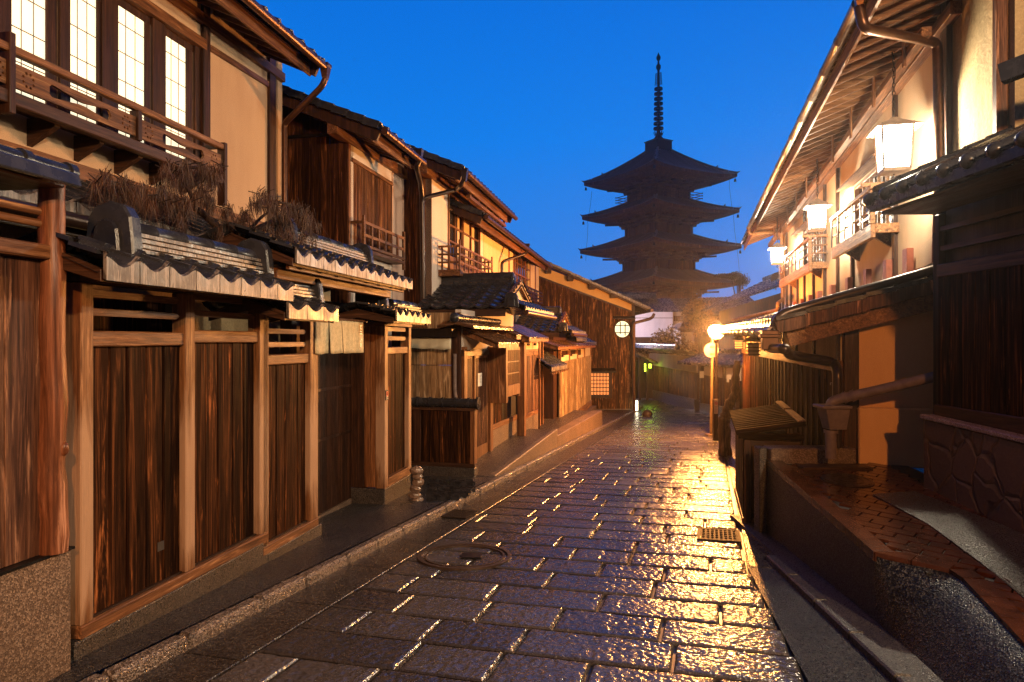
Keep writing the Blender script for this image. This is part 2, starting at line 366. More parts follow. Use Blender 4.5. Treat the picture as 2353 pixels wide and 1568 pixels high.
def stone_mat():
    m, t, b = newmat('chiselled_paving_stone'); v = coords(t); vi = coords(t, (1, 1, 1), True)
    n1 = noise(t, v, 26, 2, .5, .5); n2 = noise(t, v, 60, 1, .5); n3 = noise(t, v, 1.3, 4)
    vo = N(t, 'TexVoronoi', feature='SMOOTH_F1'); t.links.new(v, vo.inputs['Vector']); vo.inputs['Scale'].default_value = 34
    g = N(t, 'NewGeometry')
    col = ramp(t, noise(t, vi, 160, 2), [(.35, (.030, .027, .028)), (.65, (.092, .083, .083))])
    col = mix(t, 1.0, col, ramp(t, g.outputs['Random Per Island'], [(0, (.6, .58, .58)), (1, (1.25, 1.2, 1.15))]), 'MULTIPLY')
    t.links.new(col, b.inputs['Base Color'])
    hgt = mth(t, 'ADD', mth(t, 'MULTIPLY', n1, 1.3), mth(t, 'ADD', mth(t, 'MULTIPLY', vo.outputs['Distance'], 1.2), mth(t, 'MULTIPLY', n2, .35)))
    t.links.new(ramp(t, n3, [(.35, (.17,) * 3), (.7, (.32,) * 3)]), b.inputs['Roughness'])
    b.inputs['Specular IOR Level'].default_value = .65
    bump(t, b, hgt, .6, .010)
    return m
M['stone'] = stone_mat()
# ================================================================== GROUND, ROAD
mb = MB()
ys = [-40, -10, 0, 5, 10, 15, 20, 25, 30, 34, 45, 60, 100, 300, 900, 2500]
for i in range(len(ys) - 1):
    a, b = ys[i], ys[i + 1]; wd = 2500
    mb.add([(-wd, a, gz(a) - .06), (wd, a, gz(a) - .06), (wd, b, gz(b) - .06), (-wd, b, gz(b) - .06)], [(0, 1, 2, 3)])
struct('ground', mb, M['asphalt_brown'])
FRD = Fr(-3.12, .29)                      # road frame, x=0 at the kerb face on the left
def strip(x0, x1, y0, y1, h, mbx, n=24, fr=FRD):
    for i in range(n):
        a = y0 + (y1 - y0) * i / n; b = y0 + (y1 - y0) * (i + 1) / n
        X0a, X1a = (x0(a), x1(a)) if callable(x0) else (x0, x1); X0b, X1b = (x0(b), x1(b)) if callable(x0) else (x0, x1)
        mbx.add([(X0a, a, fr.gz(X0a, a) + h), (X1a, a, fr.gz(X1a, a) + h), (X1b, b, fr.gz(X1b, b) + h), (X0b, b, fr.gz(X0b, b) + h)], [(0, 1, 2, 3)])
mb = MB(); strip(.0, 4.2, -3, 62, -.028, mb, 60); struct('road_bed', mb, M['mortar'], FRD)
# paving stones, laid in courses across the street
from mathutils import noise as _ns
nse = _ns.noise
mb = MB(); y = -1.0; row = 0
XL = .42
while y < 60:
    XR = 3.28 + max(0, 7 - y) * .092
    ph = .41 if y < 20 else .45
    x = XL - random.uniform(0, .5)
    first = True
    while x < XR:
        ln = random.choice([.52, .6, .68, .74, .82, .92]); x1 = x + ln
        a = max(x, XL) + .009; b = min(x1, XR) - .009
        if XR - x1 < .22: b = XR - .009; x1 = XR
        if b - a > .08:
            g_ = .008 + random.uniform(0, .003); y0_, y1_ = y + g_, y + ph - g_; dz = random.uniform(-.003, .003); tl = random.uniform(-.002, .002)
            e = .010
            P = lambda X, Y_, h: (X, Y_, FRD.gz(X, Y_) + h + dz + tl * (1 if X > (a + b) / 2 else -1))
            lo = [P(a, y0_, -.03), P(b, y0_, -.03), P(b, y1_, -.03), P(a, y1_, -.03)]
            md = [P(a, y0_, -.010), P(b, y0_, -.010), P(b, y1_, -.010), P(a, y1_, -.010)]
            hi = [P(a + e, y0_ + e, 0), P(b - e, y0_ + e, 0), P(b - e, y1_ - e, 0), P(a + e, y1_ - e, 0)]
            res = .014 if y < 5 else (.020 if y < 8 else (.036 if y < 14 else 0))
            if res:   # dressed face: real chisel relief on the nearer stones
                nx_, ny_ = max(2, int((b - a) / res)), max(2, int((y1_ - y0_) / res)); off = random.uniform(0, 50); grid = []
                for jj in range(ny_ + 1):
                    for ii in range(nx_ + 1):
                        X = a + e + (b - a - 2 * e) * ii / nx_; Y_ = y0_ + e + (y1_ - y0_ - 2 * e) * jj / ny_
                        ed = min(ii, nx_ - ii, jj, ny_ - jj); hh = ((.35 - abs(nse(Vector((X * 15 + off, Y_ * 19, row)))) * 1.3) * .0095 + nse(Vector((X * 55 + off, Y_ * 60, 3.1))) * .0030 + nse(Vector((X * 3, Y_ * 3 + off, 0))) * .004) if ed else -.003
                        grid.append(P(X, Y_, hh))
                mb.add(grid, [(j2 * (nx_ + 1) + i2, j2 * (nx_ + 1) + i2 + 1, (j2 + 1) * (nx_ + 1) + i2 + 1, (j2 + 1) * (nx_ + 1) + i2) for j2 in range(ny_) for i2 in range(nx_)], True)
            mb.add(lo + md + hi, ([] if res else [(8, 9, 10, 11)]) + [(i, (i + 1) % 4, (i + 1) % 4 + 4, i + 4) for i in range(4)] + [(i + 4, (i + 1) % 4 + 4, (i + 1) % 4 + 8, i + 8) for i in range(4)])
        x = x1
    y += ph; row += 1
struct('road', mb, M['stone'], FRD)
# smooth granite gutter course along the left kerb and along the right edge
M['gutter'] = speckle('wet_gutter_granite', (.014, .012, .011), (.032, .027, .025), (.09, .078, .07), 90, .28, .5, .003, spec=.4)
mb = MB(); y = -1.5
while y < 34:
    ln = .95; mb.hexa([(X, Y_, FRD.gz(X, Y_) + h) for h in (-.03, -.004) for X, Y_ in ((.012, y + .005), (.41, y + .005), (.41, y + ln - .005), (.012, y + ln - .005))]); y += ln
struct('gutter', mb, M['gutter'], FRD, bev=.004)
mb = MB(); y = 7.0
while y < 34:
    ln = .62; mb.hexa([(X, Y_, FRD.gz(X, Y_) + h) for h in (-.03, .002) for X, Y_ in ((3.315, y + .004), (3.66, y + .004), (3.66, y + ln - .004), (3.315, y + ln - .004))]); y += ln
struct('gutter', mb, M['gutter'], FRD, bev=.004)
# left kerb stones and sidewalk
M['kerb'] = speckle('rough_kerb_granite', (.06, .045, .036), (.14, .105, .085), (.32, .26, .22), 90, .3, .9, .008, spec=.6)
mb = MB(); y = -1.2
while y < 33:
    ln = random.choice([.55, .62, .7]); j = random.uniform(-.006, .006)
    mb.hexa([(X + j, Y_, FRD.gz(X, Y_) + h) for h in (-.05, .072) for X, Y_ in ((-.11, y + .006), (.0, y + .006), (.0, y + ln - .006), (-.11, y + ln - .006))]); y += ln
struct('kerb', mb, M['kerb'], FRD, bev=.02)
mb = MB(); strip(lambda y: -1.6, lambda y: -.13, -1.5, 12.0, .062, mb, 20); struct('sidewalk', mb, M['asphalt'], FRD)
mb = MB(); strip(lambda y: -1.9, lambda y: -.13, 12.0, 34, .062, mb, 20); struct('sidewalk', mb, M['asphalt_brown'], FRD)
# right asphalt verge and the little kerb at the foot of the terrace wall
FW = Fr(1.98, .087)                       # terrace wall frame
mb = MB(); strip(lambda y: 3.30 + max(0, 7 - y) * .092, lambda y: 5.5, -1.0, 7.4, -.004, mb, 24); struct('verge', mb, M['asphalt'], FRD)
mb = MB(); strip(lambda y: 3.67, lambda y: 5.5, 7.4, 34, -.004, mb, 14); struct('verge', mb, M['asphalt_brown'], FRD)
mb = MB()
for y in [i * .6 + 1.2 for i in range(8)]:
    mb.hexa([(X, Y_, gz(Y_) + h) for h in (-.05, .05) for X, Y_ in ((-.27, y + .003), (-.17, y + .003), (-.17, y + .597), (-.27, y + .597))])
struct('kerb', mb, M['granite_dark'], FW, bev=.012)
mb = MB()
mb.hexa([(X, Y_, gz(Y_) + h) for h in (-.05, .03) for X, Y_ in ((-.168, 1.2), (.02, 1.2), (.02, 7.8), (-.168, 7.8))])
struct('verge', mb, M['granite_dark'], FW)
# manhole ring and drain grates
p = G(1068, 1280)
t = Thing('manhole_cover', 'large round manhole ring inlaid with paving stone in the middle of the street', 'manhole cover', WORLD, p)
def ring(mb, c, r0, r1, z0, z1, sg=48):
    vs = []
    for k in range(sg):
        a = 2 * pi * k / sg
        for r, z in ((r0, z0), (r0, z1), (r1, z1), (r1, z0)):
            X, Y_ = c.x + r * cos(a), c.y + r * sin(a); vs.append((X, Y_, gz(Y_) + z))
    fs = []
    for k in range(sg):
        a, b = 4 * k, 4 * ((k + 1) % sg); fs += [(a, b, b + 1, a + 1), (a + 1, b + 1, b + 2, a + 2), (a + 2, b + 2, b + 3, a + 3)]
    return mb.add(vs, fs)
M['bronze'] = plain('wet_bronze_ring', (.07, .045, .032), .38, .3)
mb = MB(); ring(mb, p, .385, .42, -.01, .017); t.part('outer_ring', mb, M['bronze'])
mb = MB(); ring(mb, p, .340, .358, -.01, .015); t.part('inner_ring', mb, M['bronze'])
mb = MB(); c = p + Vector((.06, 0, 0))
mb.hexa([(X, Y_, gz(Y_) + h) for h in (.001, .016) for X, Y_ in ((c.x - .09, c.y - .08), (c.x + .09, c.y - .08), (c.x + .09, c.y + .08), (c.x - .09, c.y + .08))])
t.part('lift_plate', mb, M['iron'])
M['grate'] = plain('worn_grate_iron', (.02, .014, .010), .6, 0, .08)
def grate(px, py, wd, ln, label, fr=FRD, n=9):
    g0 = G(px, py); l = fr.loc(g0.x, g0.y, g0.z)
    t = Thing('drain_grate', label, 'drain grate', fr, l)
    mb = MB(); Z = lambda X, Y_: fr.gz(X, Y_)
    def bx(x0, x1, y0, y1, h0, h1): mb.hexa([(X, Y_, Z(X, Y_) + h) for h in (h0, h1) for X, Y_ in ((x0, y0), (x1, y0), (x1, y1), (x0, y1))])
    x0, x1, y0, y1 = l.x - wd / 2, l.x + wd / 2, l.y - ln / 2, l.y + ln / 2
    bx(x0, x1, y0, y0 + .03, .002, .014); bx(x0, x1, y1 - .03, y1, .002, .014); bx(x0, x0 + .03, y0 + .031, y1 - .031, .002, .014); bx(x1 - .03, x1, y0 + .031, y1 - .031, .002, .014)
    t.part('frame', mb, M['grate']); mb = MB()
    for i in range(n):
        xx = x0 + .04 + (wd - .08) * i / (n - 1); bx(xx - .008, xx + .008, y0 + .032, y1 - .032, .003, .012)
    for i in range(6):
        yy = y0 + .05 + (ln - .1) * i / 5; bx(x0 + .032, x1 - .032, yy - .007, yy + .007, .003, .0125)
    t.part('bars', mb, M['grate']); mb = MB(); bx(x0 + .031, x1 - .031, y0 + .031, y1 - .031, .0005, .002); t.part('pit', mb, M['black_wood'])
grate(1652, 1231, .42, .5, 'perforated iron drain grate shining in the glare at the right edge of the street')
grate(1056, 1183, .30, .42, 'small brown drain grate in the gutter beside the left kerb')
# ================================================================== STREET LAMPS
FL_ = WORLD
M['bulb'] = glow('sodium_bulb', (1.0, .55, .20), 30)
M['pole'] = plain('dark_brown_pole', (.07, .035, .02), .4, .3)
M['bulb_w'] = glow('warm_white_bulb', (1.0, .80, .55), 25)
def street_lamp(base, height, label, power, col=(1.0, .37, .08), bulb='bulb'):
    t = Thing('street_lamp', label, 'street lamp', WORLD, base)
    b = Vector(base)
    mb = MB(); mb.lathe(b, [(.05, 0), (.05, .35), (.036, .40), (.032, height - .30)], 12); t.part('pole', mb, M['pole'])
    mb = MB(); mb.lathe(b, [(.03, height - .30), (.07, height - .24), (.075, height - .20), (.02, height - .19)], 12); t.part('collar', mb, M['pole'])
    mb = MB(); mb.lathe(b, [(.03, height + .13), (.15, height + .15), (.09, height + .2), (.02, height + .25)], 12); t.part('cap', mb, M['pole'])
    mb = MB(); mb.lathe(b, [(.09, height - .19), (.16, height - .12), (.20, height), (.17, height + .09), (.08, height + .13)], 20)
    g = t.part('globe', mb, M[bulb]); g.visible_shadow = False
    ld = bpy.data.lights.new('sodium_light', 'POINT'); ld.energy = power; ld.color = col; ld.shadow_soft_size = .12
    lo = bpy.data.objects.new('sodium_light', ld); COL.objects.link(lo); lo.parent = t.o; lo.location = (0, 0, height)
    return t
bp = W(1646, 1003, 16.6); bp.z = gz(16.6)
street_lamp(bp, 1.65 + 24 / F * 16.6 - bp.z, 'glowing orange street lamp on a dark pole at the bend of the street', E_SODIUM)
street_lamp(Vector((1.9, -5.2, gz(-5.2))), 4.6, 'orange street lamp up the street behind the viewpoint', E_BACK)
street_lamp(Vector((3.45, -1.2, gz(-1.2))), 4.5, 'warm white street lamp on the right behind the viewpoint', E_WHITE, (1.0, .74, .46), 'bulb_w')
# sign pole and traffic sign seen from behind
g0 = G(1633.5, 1002)
t = Thing('sign_pole', 'thin orange lit sign pole with a round sign seen from behind, beside the street lamp', 'sign pole', WORLD, g0)
zt = W(1637, 760, g0.y).z
M['steel'] = plain('painted_steel_pole', (.16, .10, .055), .35, .3)
xs = W(1637.5, 800, g0.y)
mb = MB(); mb.tube([g0, (xs.x, g0.y, zt)], .035, 10); t.part('pole', mb, M['steel'])
mb = MB(); c = W(1634.5, 805, g0.y - .06); mb.add(*(lambda sg: ([(c.x + .19 * cos(2 * pi * k / sg), c.y + dy, c.z + .19 * sin(2 * pi * k / sg)) for dy in (0, .012) for k in range(sg)],
    [tuple(range(sg)), tuple(range(2 * sg - 1, sg - 1, -1))] + [(k, (k + 1) % sg, (k + 1) % sg + sg, k + sg) for k in range(sg)]))(28)); t.part('sign_disc', mb, M['pipe_grey'])
mb = MB()
for dz in (-.09, .09): mb.box(c.x - .03, c.x + .11, c.y - .045, c.y - .002, c.z + dz - .018, c.z + dz + .018)
t.part('bracket', mb, M['steel'])
mb = MB(); mb.box(g0.x - .12, g0.x + .12, g0.y - .12, g0.y + .12, g0.z - .02, g0.z + .05); t.part('foot', mb, M['granite'], bev=.01)
# bollard with no smoking sign
g0 = G(1645.5, 1013); D = g0.y
t = Thing('bollard_sign', 'dark square bollard with a no smoking notice, in front of the street lamp', 'bollard', WORLD, g0)
wd = 10.5 / F * D / 2; zt = W(0, 918, D).z
mb = MB(); mb.box(g0.x - wd, g0.x + wd, D, D + .12, g0.z, zt); t.part('post', mb, M['brown'], bev=.006)
M['white'] = plain('white_enamel', (.7, .66, .6), .4, var=.05); M['red'] = plain('red_enamel', (.55, .04, .02), .4, var=.05); M['ink'] = plain('black_ink', (.02, .02, .02), .6, var=.1)
mb = MB(); z1 = W(0, 920, D).z; z0 = W(0, 951, D).z; mb.box(g0.x - wd * .8, g0.x + wd * .8, D - .006, D - .001, z0, z1); pl = t.part('notice', mb, M['white'])
cz = W(0, 927, D).z; mb = MB(); ra = wd * .62
for k in range(20):
    a0, a1 = 2 * pi * k / 20, 2 * pi * (k + 1) / 20
    mb.prism([(g0.x + r * cos(a), D - .010, cz + r * sin(a)) for r, a in ((ra, a0), (ra, a1), (ra * .72, a1), (ra * .72, a0))], (0, .003, 0))
mb.prism([(g0.x - ra * .7, D - .011, cz + ra * .55), (g0.x - ra * .55, D - .011, cz + ra * .7), (g0.x + ra * .7, D - .011, cz - ra * .55), (g0.x + ra * .55, D - .011, cz - ra * .7)], (0, .0035, 0))
t.part('symbol', mb, M['red'], pl); mb = MB()
mb.box(g0.x - ra * .5, g0.x + ra * .4, D - .0088, D - .0065, cz - ra * .1, cz + ra * .1)
for i in range(7):
    zz = W(0, 934 + i * 2.2, D).z; mb.box(g0.x - wd * .62, g0.x + wd * (.62 - .2 * (i % 3)), D - .0088, D - .0065, zz - .004, zz + .003)
t.part('lettering', mb, M['ink'], pl)
# wooden trestle and old trunk by the lamp
g0 = G(1664, 985); D = g0.y
t = Thing('trestle', 'small wooden trestle leaning between the bollard and the slatted bin shed', 'trestle', WORLD, g0)
for xa, xb in ((1657, 1665), (1672, 1664.5), (1665, 1666)):
    mb = MB(); a = W(xa, 985, D); b = W(xb, 936, D); a.z = gz(D); b.y += .06 if xa == 1665 else 0; mb.tube([a, b], .028, 6, False); t.part('leg', mb, M['brown'])
mb = MB(); mb.tube([W(1659, 972, D - .03), W(1671, 970, D - .03)], .018, 6, False); t.part('rail', mb, M['brown'])
M['bark'] = wood('old_bark', (.04, .02, .01), (.14, .07, .03), (.34, .19, .09), 'z', .7, .55, scale=.5)
mb = MB(); D = 13.6
pts = [W(1667, 1002, D), W(1664, 975, D), W(1668, 955, D), W(1676, 930, D), W(1689, 905, D), W(1690, 870, D), W(1695, 830, D)]; pts[0].z = gz(D) - .05
mb.tube(catm(pts, 5), [.13 - .0022 * i + .014 * sin(i * 2.1) for i in range(31)], 9)
solo('tree_trunk', mb, M['bark'], WORLD, pts[0], 'knotty leaning tree trunk rising behind the bin shed by the wood wall', 'tree trunk')
# ================================================================== LEFT: near log fence
F0 = Fr(-3.05, .19)
def wy(fr, px, v=0): return fr.y(px, v)
y0, y1 = .45, F0.y(165); zt = F0.z(165, 1262)
t = Thing('log_post_fence', 'high plank fence with a knotty log post on a granite base at the left edge', 'fence', F0, (0, y1, F0.gz(0, y1)))
mb = MB(); mb.wall((-.25, y0), (-.25, y1), F0.gz(0, y0) - .1, F0.gz(0, y1) - .1, zt, zt, .25); t.part('stone_base', mb, M['granite'], bev=.008)
mb = MB(); mb.box(-.26, .012, y0, y1 + .01, zt + .001, zt + .014); t.part('drip_strip', mb, M['iron'])
zr = F0.z(0, 562, -.03); yb = F0.y(112, -.03)
mb = MB(); mb.boards((-.07, y0), (-.07, yb), zt + .015, zt + .015, zr - .05, zr - .05, .035, 13, .006, .003); t.part('plank_panel', mb, M['board_red'], bev=.003)
mb = MB(); mb.box(-.085, .015, y0, F0.y(113), zr - .045, zr + .03); t.part('middle_rail', mb, M['post_y'], bev=.008)
for py in (478, 506):
    zz = F0.z(50, py, -.05); mb = MB()
    for k in range(4):
        a = y0 + (yb - y0) * k / 4; b = y0 + (yb - y0) * (k + 1) / 4
        mb.lathe((0, 0, 0), [(.001, 0)], 3) if 0 else mb.tube([(-.05, a, zz), (-.05, b - .01, zz), (-.05, b - .005, zz), (-.05, b, zz)], [.021, .021, .025, .021], 10)
    t.part('bamboo_rail', mb, M['post_y'])
ztop = F0.z(125, 425); yl = F0.y(122, -.02)
mb = MB(); pts = [(-.03 + .006 * sin(k * .9), yl + .006 * sin(k * .7 + 1), zt + .014 + (ztop - zt) * k / 22) for k in range(23)]
mb.tube(pts, [.072 - .0005 * k + (.006 if k in (4, 13) else 0) + .002 * sin(k * 2.3) for k in range(23)], 18)
mb.ball((.030, yl + .015, zt + .55), .024, 12, 8, (1, 1, 1.6))
t.part('log_post', mb, M['log'])
# little roof
zc = F0.z(150, 430, .12)
mb = MB(); mb.box(-.28, .10, y0, F0.y(150, .1), zc + .0, zc + .045); t.part('roof_board', mb, M['brown_y'], bev=.006)
mb = MB()
for k in range(int((F0.y(165) - y0) / .27)):
    a = y0 + k * .27; 
    mb.tube([(.02, a, zc + .105), (.02, a + .26, zc + .105)], .042, 14); mb.tube([(.02, a + .235, zc + .105), (.02, a + .275, zc + .105)], .054, 14)
mb.prism([(-.26, 0, zc + .048), (-.26, 0, zc + .07), (0, 0, zc + .12), (.17, 0, zc + .07), (.19, 0, zc - .0), (.15, 0, zc + .0), (.14, 0, zc + .048)], (0, 1, 0)); 
n = len(mb.v); mb.v[n - 14:] = [(x, (y0 if y_ == 0 else F0.y(176, .15)), z) for x, y_, z in mb.v[n - 14:]]
t.part('roof_tiles', mb, M['tile_cap'], bev=.008)
# ================================================================== LEFT: tiled board fence sections
FA = Fr(-3.11, .1874)
def ridge_end(t, fr, x, y, z, s=1.0, mat='tile_cap', ax='y', parent=None):
    """onigawara: arched slab closing a ridge, seen across the street direction"""
    pr = [(-.17, 0), (-.16, .12), (-.145, .24), (-.10, .31), (0, .34), (.10, .31), (.145, .24), (.16, .12), (.17, 0)]
    mb = MB(); f = (lambda a, b: (x + a * s, y - .035 * s, z + b * s)) if ax == 'y' else (lambda a, b: (x - .035 * s, y + a * s, z + b * s))
    mb.prism([f(a, b) for a, b in pr], (0, .09 * s, 0) if ax == 'y' else (.09 * s, 0, 0))
    pr2 = [(a * .55, b * .62 + .02) for a, b in pr]; mb.prism([tuple(Vector(f(a, b)) + Vector((0, -.03 * s, 0) if ax == 'y' else (.08 * s, 0, 0))) for a, b in pr2], (0, .03 * s, 0) if ax == 'y' else (.03 * s, 0, 0))
    o = t.part('ridge_end_tile', mb, M[mat], parent, bev=.012 * s); return o
def ridge_y(t, x, y0, y1, z, n=4, w0=.12, th=.033, r=.055, ends=(1, 1), s=1.0, parent=None, seglen=.26):
    mb = MB(); gp_ = MB()
    for k in range(n):
        hw = (w0 - .012 * k) * (1 if k < n - 1 else 1.0); L = y1 - y0; m = max(1, int(L / seglen))
        for i in range(m):
            a = y0 + L * i / m; mb.box(x - hw, x + hw, a + .002, a + L / m - .002, z + k * th + .012, z + (k + 1) * th)
        gp_.box(x - hw + .02, x + hw - .02, y0, y1, z + k * th + .0005, z + k * th + .0115)
    o = t.part('ridge', mb, M['tile_ridge'], parent); t.part('ridge_joints', gp_, M['black_wood'], parent)
    mb = MB(); m = max(1, int((y1 - y0) / seglen)); zz = z + n * th + r * .35
    for i in range(m):
        a = y0 + (y1 - y0) * i / m; b = y0 + (y1 - y0) * (i + 1) / m; mb.tube([(x, a, zz), (x, b - .012, zz), (x, b - .01, zz), (x, b, zz)], [r, r, r * 1.06, r * 1.06], 14)
    t.part('ridge_cap', mb, M['tile_cap'], parent)
    if ends[0]: ridge_end(t, t.fr, x, y0 - .03, z - .03, s, parent=parent)
    if ends[1]: ridge_end(t, t.fr, x, y1 + .0, z - .03, s, parent=parent)
def small_roof(t, y0, y1, xr, zr, xe, ze, tw=.235, sl=.17, back=True, amp=.045, ed=.055, verge=True):
    amp *= 1.35; ed *= .72
    """gabled tile coping: ridge at xr/zr, eave at xe/ze facing the street"""
    S = Vector((xr - xe, 0, zr - ze)); L = S.length; ns = max(2, round(L / sl)); nu = max(2, round((y1 - y0) / tw)); tw = (y1 - y0) / nu
    mb = MB(); ev = MB(); mb.tiles((xe, y0, ze), (0, 1, 0), S, nu, ns, tw, L / ns, amp, .02, 6, eave=ev, edrop=ed)
    for i in range(nu + 1):   # raised roll on each joint
        yy = y0 + i * tw
        for j in range(ns):
            a = Vector((xe, yy, ze)) + S * (j / ns) + Vector((0, 0, amp * .98)); b = Vector((xe, yy, ze)) + S * ((j + 1.02) / ns) + Vector((0, 0, amp * .85)); mb.beam(a + Vector((0, 0, .012)), b, .035, .022)
    if back: mb.tiles((2 * xr - xe, y0, ze), (0, 1, 0), Vector((xe - xr, 0, zr - ze)), nu, ns, tw, L / ns, amp, .02, 4)
    r = t.part('roof_tiles', mb, M['tile']); t.part('eave_tiles', ev, M['tile_eave'], r)
    if verge:
        mb = MB()
        for yy in (y0 + .01, y1 - .04):
            mb.prism([(xe - .0, yy, ze - .075), (xe, yy, ze - .01), (xr, yy, zr - .02), (2 * xr - xe, yy, ze - .01), (2 * xr - xe, yy, ze - .075), (xr, yy, zr - .12)], (0, .03, 0))
        mb.box(xe - .05, xe - .02, y0 + .05, y1 - .05, ze - .07, ze - .035)
        t.part('verge_board', mb, M['brown_x'], bev=.003)
def slat(mb, x, y0, y1, z, h=.05, w=.05):
    """horizontal slat with a pointed far end"""
    mb.prism([(x, y0, z - h / 2), (x, y1 - h * .8, z - h / 2), (x, y1, z), (x, y1 - h * .8, z + h / 2), (x, y0, z + h / 2)], (-w, 0, 0))
def fence_section(name, label, pxs, zb, ztop, rail, slats, npl, gpx0, gpx1, v=0, base_v=.0):
    """board fence: posts at the given photo columns, open slats above a rail, boards below, sill on a granite base"""
    ys = [(FA.y(a, v), FA.y(b, v)) for a, b in pxs]; yA, yB = ys[0][0], ys[-1][1]
    t = Thing(name, label, 'fence', FA, (v, (yA + yB) / 2, FA.gz(v, (yA + yB) / 2)))
    for a, b in ys:
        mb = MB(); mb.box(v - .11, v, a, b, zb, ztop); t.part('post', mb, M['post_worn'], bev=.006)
    mb = MB(); mb.box(v - .10, v + .004, yA - .001, yB + .001, zb - .075, zb - .001); t.part('sill', mb, M['post_y'], bev=.006)
    mb = MB(); mb.box(v - .10, v - .004, yA, yB, ztop + .002, ztop + .10); t.part('beam', mb, M['brown_y'], bev=.004)
    gy0, gy1 = gpx0, gpx1
    mb = MB(); mb.wall((v - .22, gy0), (v - .22, gy1), FA.gz(v, gy0) - .05, FA.gz(v, gy1) - .05, zb - .077, zb - .077, .22 + base_v); t.part('stone_base', mb, M['granite_dark'], bev=.008)
    for i in range(len(ys) - 1):
        a, b = ys[i][1], ys[i + 1][0]; zr = rail[i]
        mb = MB(); mb.box(v - .085, v - .012, a, b, zr - .045, zr + .045); t.part('middle_rail', mb, M['post_y'], bev=.007)
        mb = MB(); mb.boards((v - .075, a), (v - .075, b), zb, zb, zr - .045, zr - .045, .03, npl[i], .009, .004, .14); t.part('plank_panel', mb, M['plank'], bev=.006)
        mb = MB(); mb.box(v - .05, v - .03, a, b, zb + .0, zb + .014); t.part('metal_strip', mb, M['copper_dark'])
        for zz in slats[i]:
            mb = MB(); slat(mb, v - .03, a, b - .02, zz, .045, .03); t.part('slat', mb, M['post_y'], bev=.002)
    return t, yA, yB
zA = FA.z(400, 1300); 
zA = -.01
t, yA, yB = fence_section('board_fence', 'longest tiled board fence section with two plank bays between pale posts', [(186, 216), (427, 449), (597, 616)], zA + .07, 1.98,
    [FA.z(320, 779), FA.z(520, 774)], [[FA.z(320, 683), FA.z(320, 722)], [FA.z(520, 688), FA.z(520, 724)]], [5, 5], FA.y(180) - .02, FA.y(616))
mb = MB(); mb.box(-.16, -.113, FA.y(150, -.16), FA.y(186), -.1, 1.95); t.part('side_board', mb, M['black_wood'])
mb = MB(); yy = FA.y(383); mb.box(-.0445, -.0435, yy - .03, yy + .04, zA + .28, zA + .34); t.part('cat_hole', mb, M['ink'])
small_roof(t, FA.y(228, .33), FA.y(664, .33), 0.0, 2.17, .33, 2.03, tw=.245, amp=.05, ed=.07)
ridge_y(t, 0.0, FA.y(268), FA.y(580), 2.165, 4, .13, .034, .06, (1, 1), 1.0)
t.o.children[0]
# boarded store seen through the slats
mb = MB(); mb.boards((-.75, FA.y(150, -.75)), (-.75, FA.y(420, -.75)), 0, 0, 2.0, 2.0, .03, 9, .005, .004)
solo('plank_shed_wall', mb, M['plank_soft'], FA, (-.75, FA.y(300, -.75), 0), 'brown plank wall seen between the slats behind the longest fence', 'wall')
t, yA2, yB2 = fence_section('board_fence', 'short lower tiled board fence section beside the hemp curtain', [(605, 618), (713, 731)], -.055, 1.845,
    [FA.z(660, 826)], [[FA.z(660, 762), FA.z(660, 792)]], [4], FA.y(616) + .003, FA.y(740))
small_roof(t, FA.y(652, .33), FA.y(769, .33), 0.0, 2.01, .33, 1.885, tw=.26, amp=.05, ed=.06)
ridge_y(t, 0.0, FA.y(618), FA.y(706), 2.0, 4, .12, .032, .055, (0, 1), .9)
# ------------------------------------------------------------------ gate with hemp curtain
yG0, yG1 = FA.y(732), FA.y(884, .05)
t = Thing('roofed_gate', 'tall tiled gate roof above the recessed lattice door', 'gate', FA, (-.2, (yG0 + yG1) / 2, FA.gz(0, yG0)))
ye0, ye1 = FA.y(712, .3) - .3, FA.y(941, .3)
small_roof(t, ye0, ye1, -.25, 2.56, .3, 2.33, tw=.235, amp=.05, ed=.05, sl=.2)
ridge_y(t, -.25, FA.y(650, -.25), FA.y(828, -.25), 2.54, 4, .13, .034, .06, (1, 1), .95)
mb = MB()
for i in range(8):
    yy = ye0 + .25 + (ye1 - ye0 - .4) * i / 7; mb.beam((.27, yy, 2.27), (-.25, yy, 2.49), .035, .045)
t.part('rafters', mb, M['brown_x']); mb = MB(); mb.box(.02, .10, ye0 + .12, ye1 - .1, 2.17, 2.26); t.part('gate_beam', mb, M['post_y'], bev=.006)
mb = MB(); mb.box(.215, .245, ye0 + .05, ye1 - .05, 2.235, 2.28); t.part('fascia', mb, M['post_y'], bev=.004)
for yy in (yG0 - .12, yG1 + .02):
    mb = MB(); mb.box(-.34, -.22, yy, yy + .11, FA.gz(0, yy) , 2.3); t.part('post', mb, M['brown'], bev=.006)
vD = -.40; yd0, yd1 = FA.y(700, vD), FA.y(803, vD); zb = FA.z(797, 1152, vD)
mb = MB(); mb.box(vD - .07, vD + .03, yd0, yd1, FA.gz(0, yd0) - .05, zb + .02); t.part('threshold', mb, M['granite'])
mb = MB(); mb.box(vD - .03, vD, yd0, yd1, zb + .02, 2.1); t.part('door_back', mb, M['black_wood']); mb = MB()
n = 44
for i in range(n):
    yy = yd0 + (yd1 - yd0) * (i + .3) / n; mb.box(vD + .002, vD + .02, yy, yy + .018, zb + .03, 2.05)
for zz in (.55, 1.1, 1.6): mb.box(vD + .021, vD + .028, yd0, yd1, zz, zz + .03)
t.part('lattice_door', mb, M['brown'])
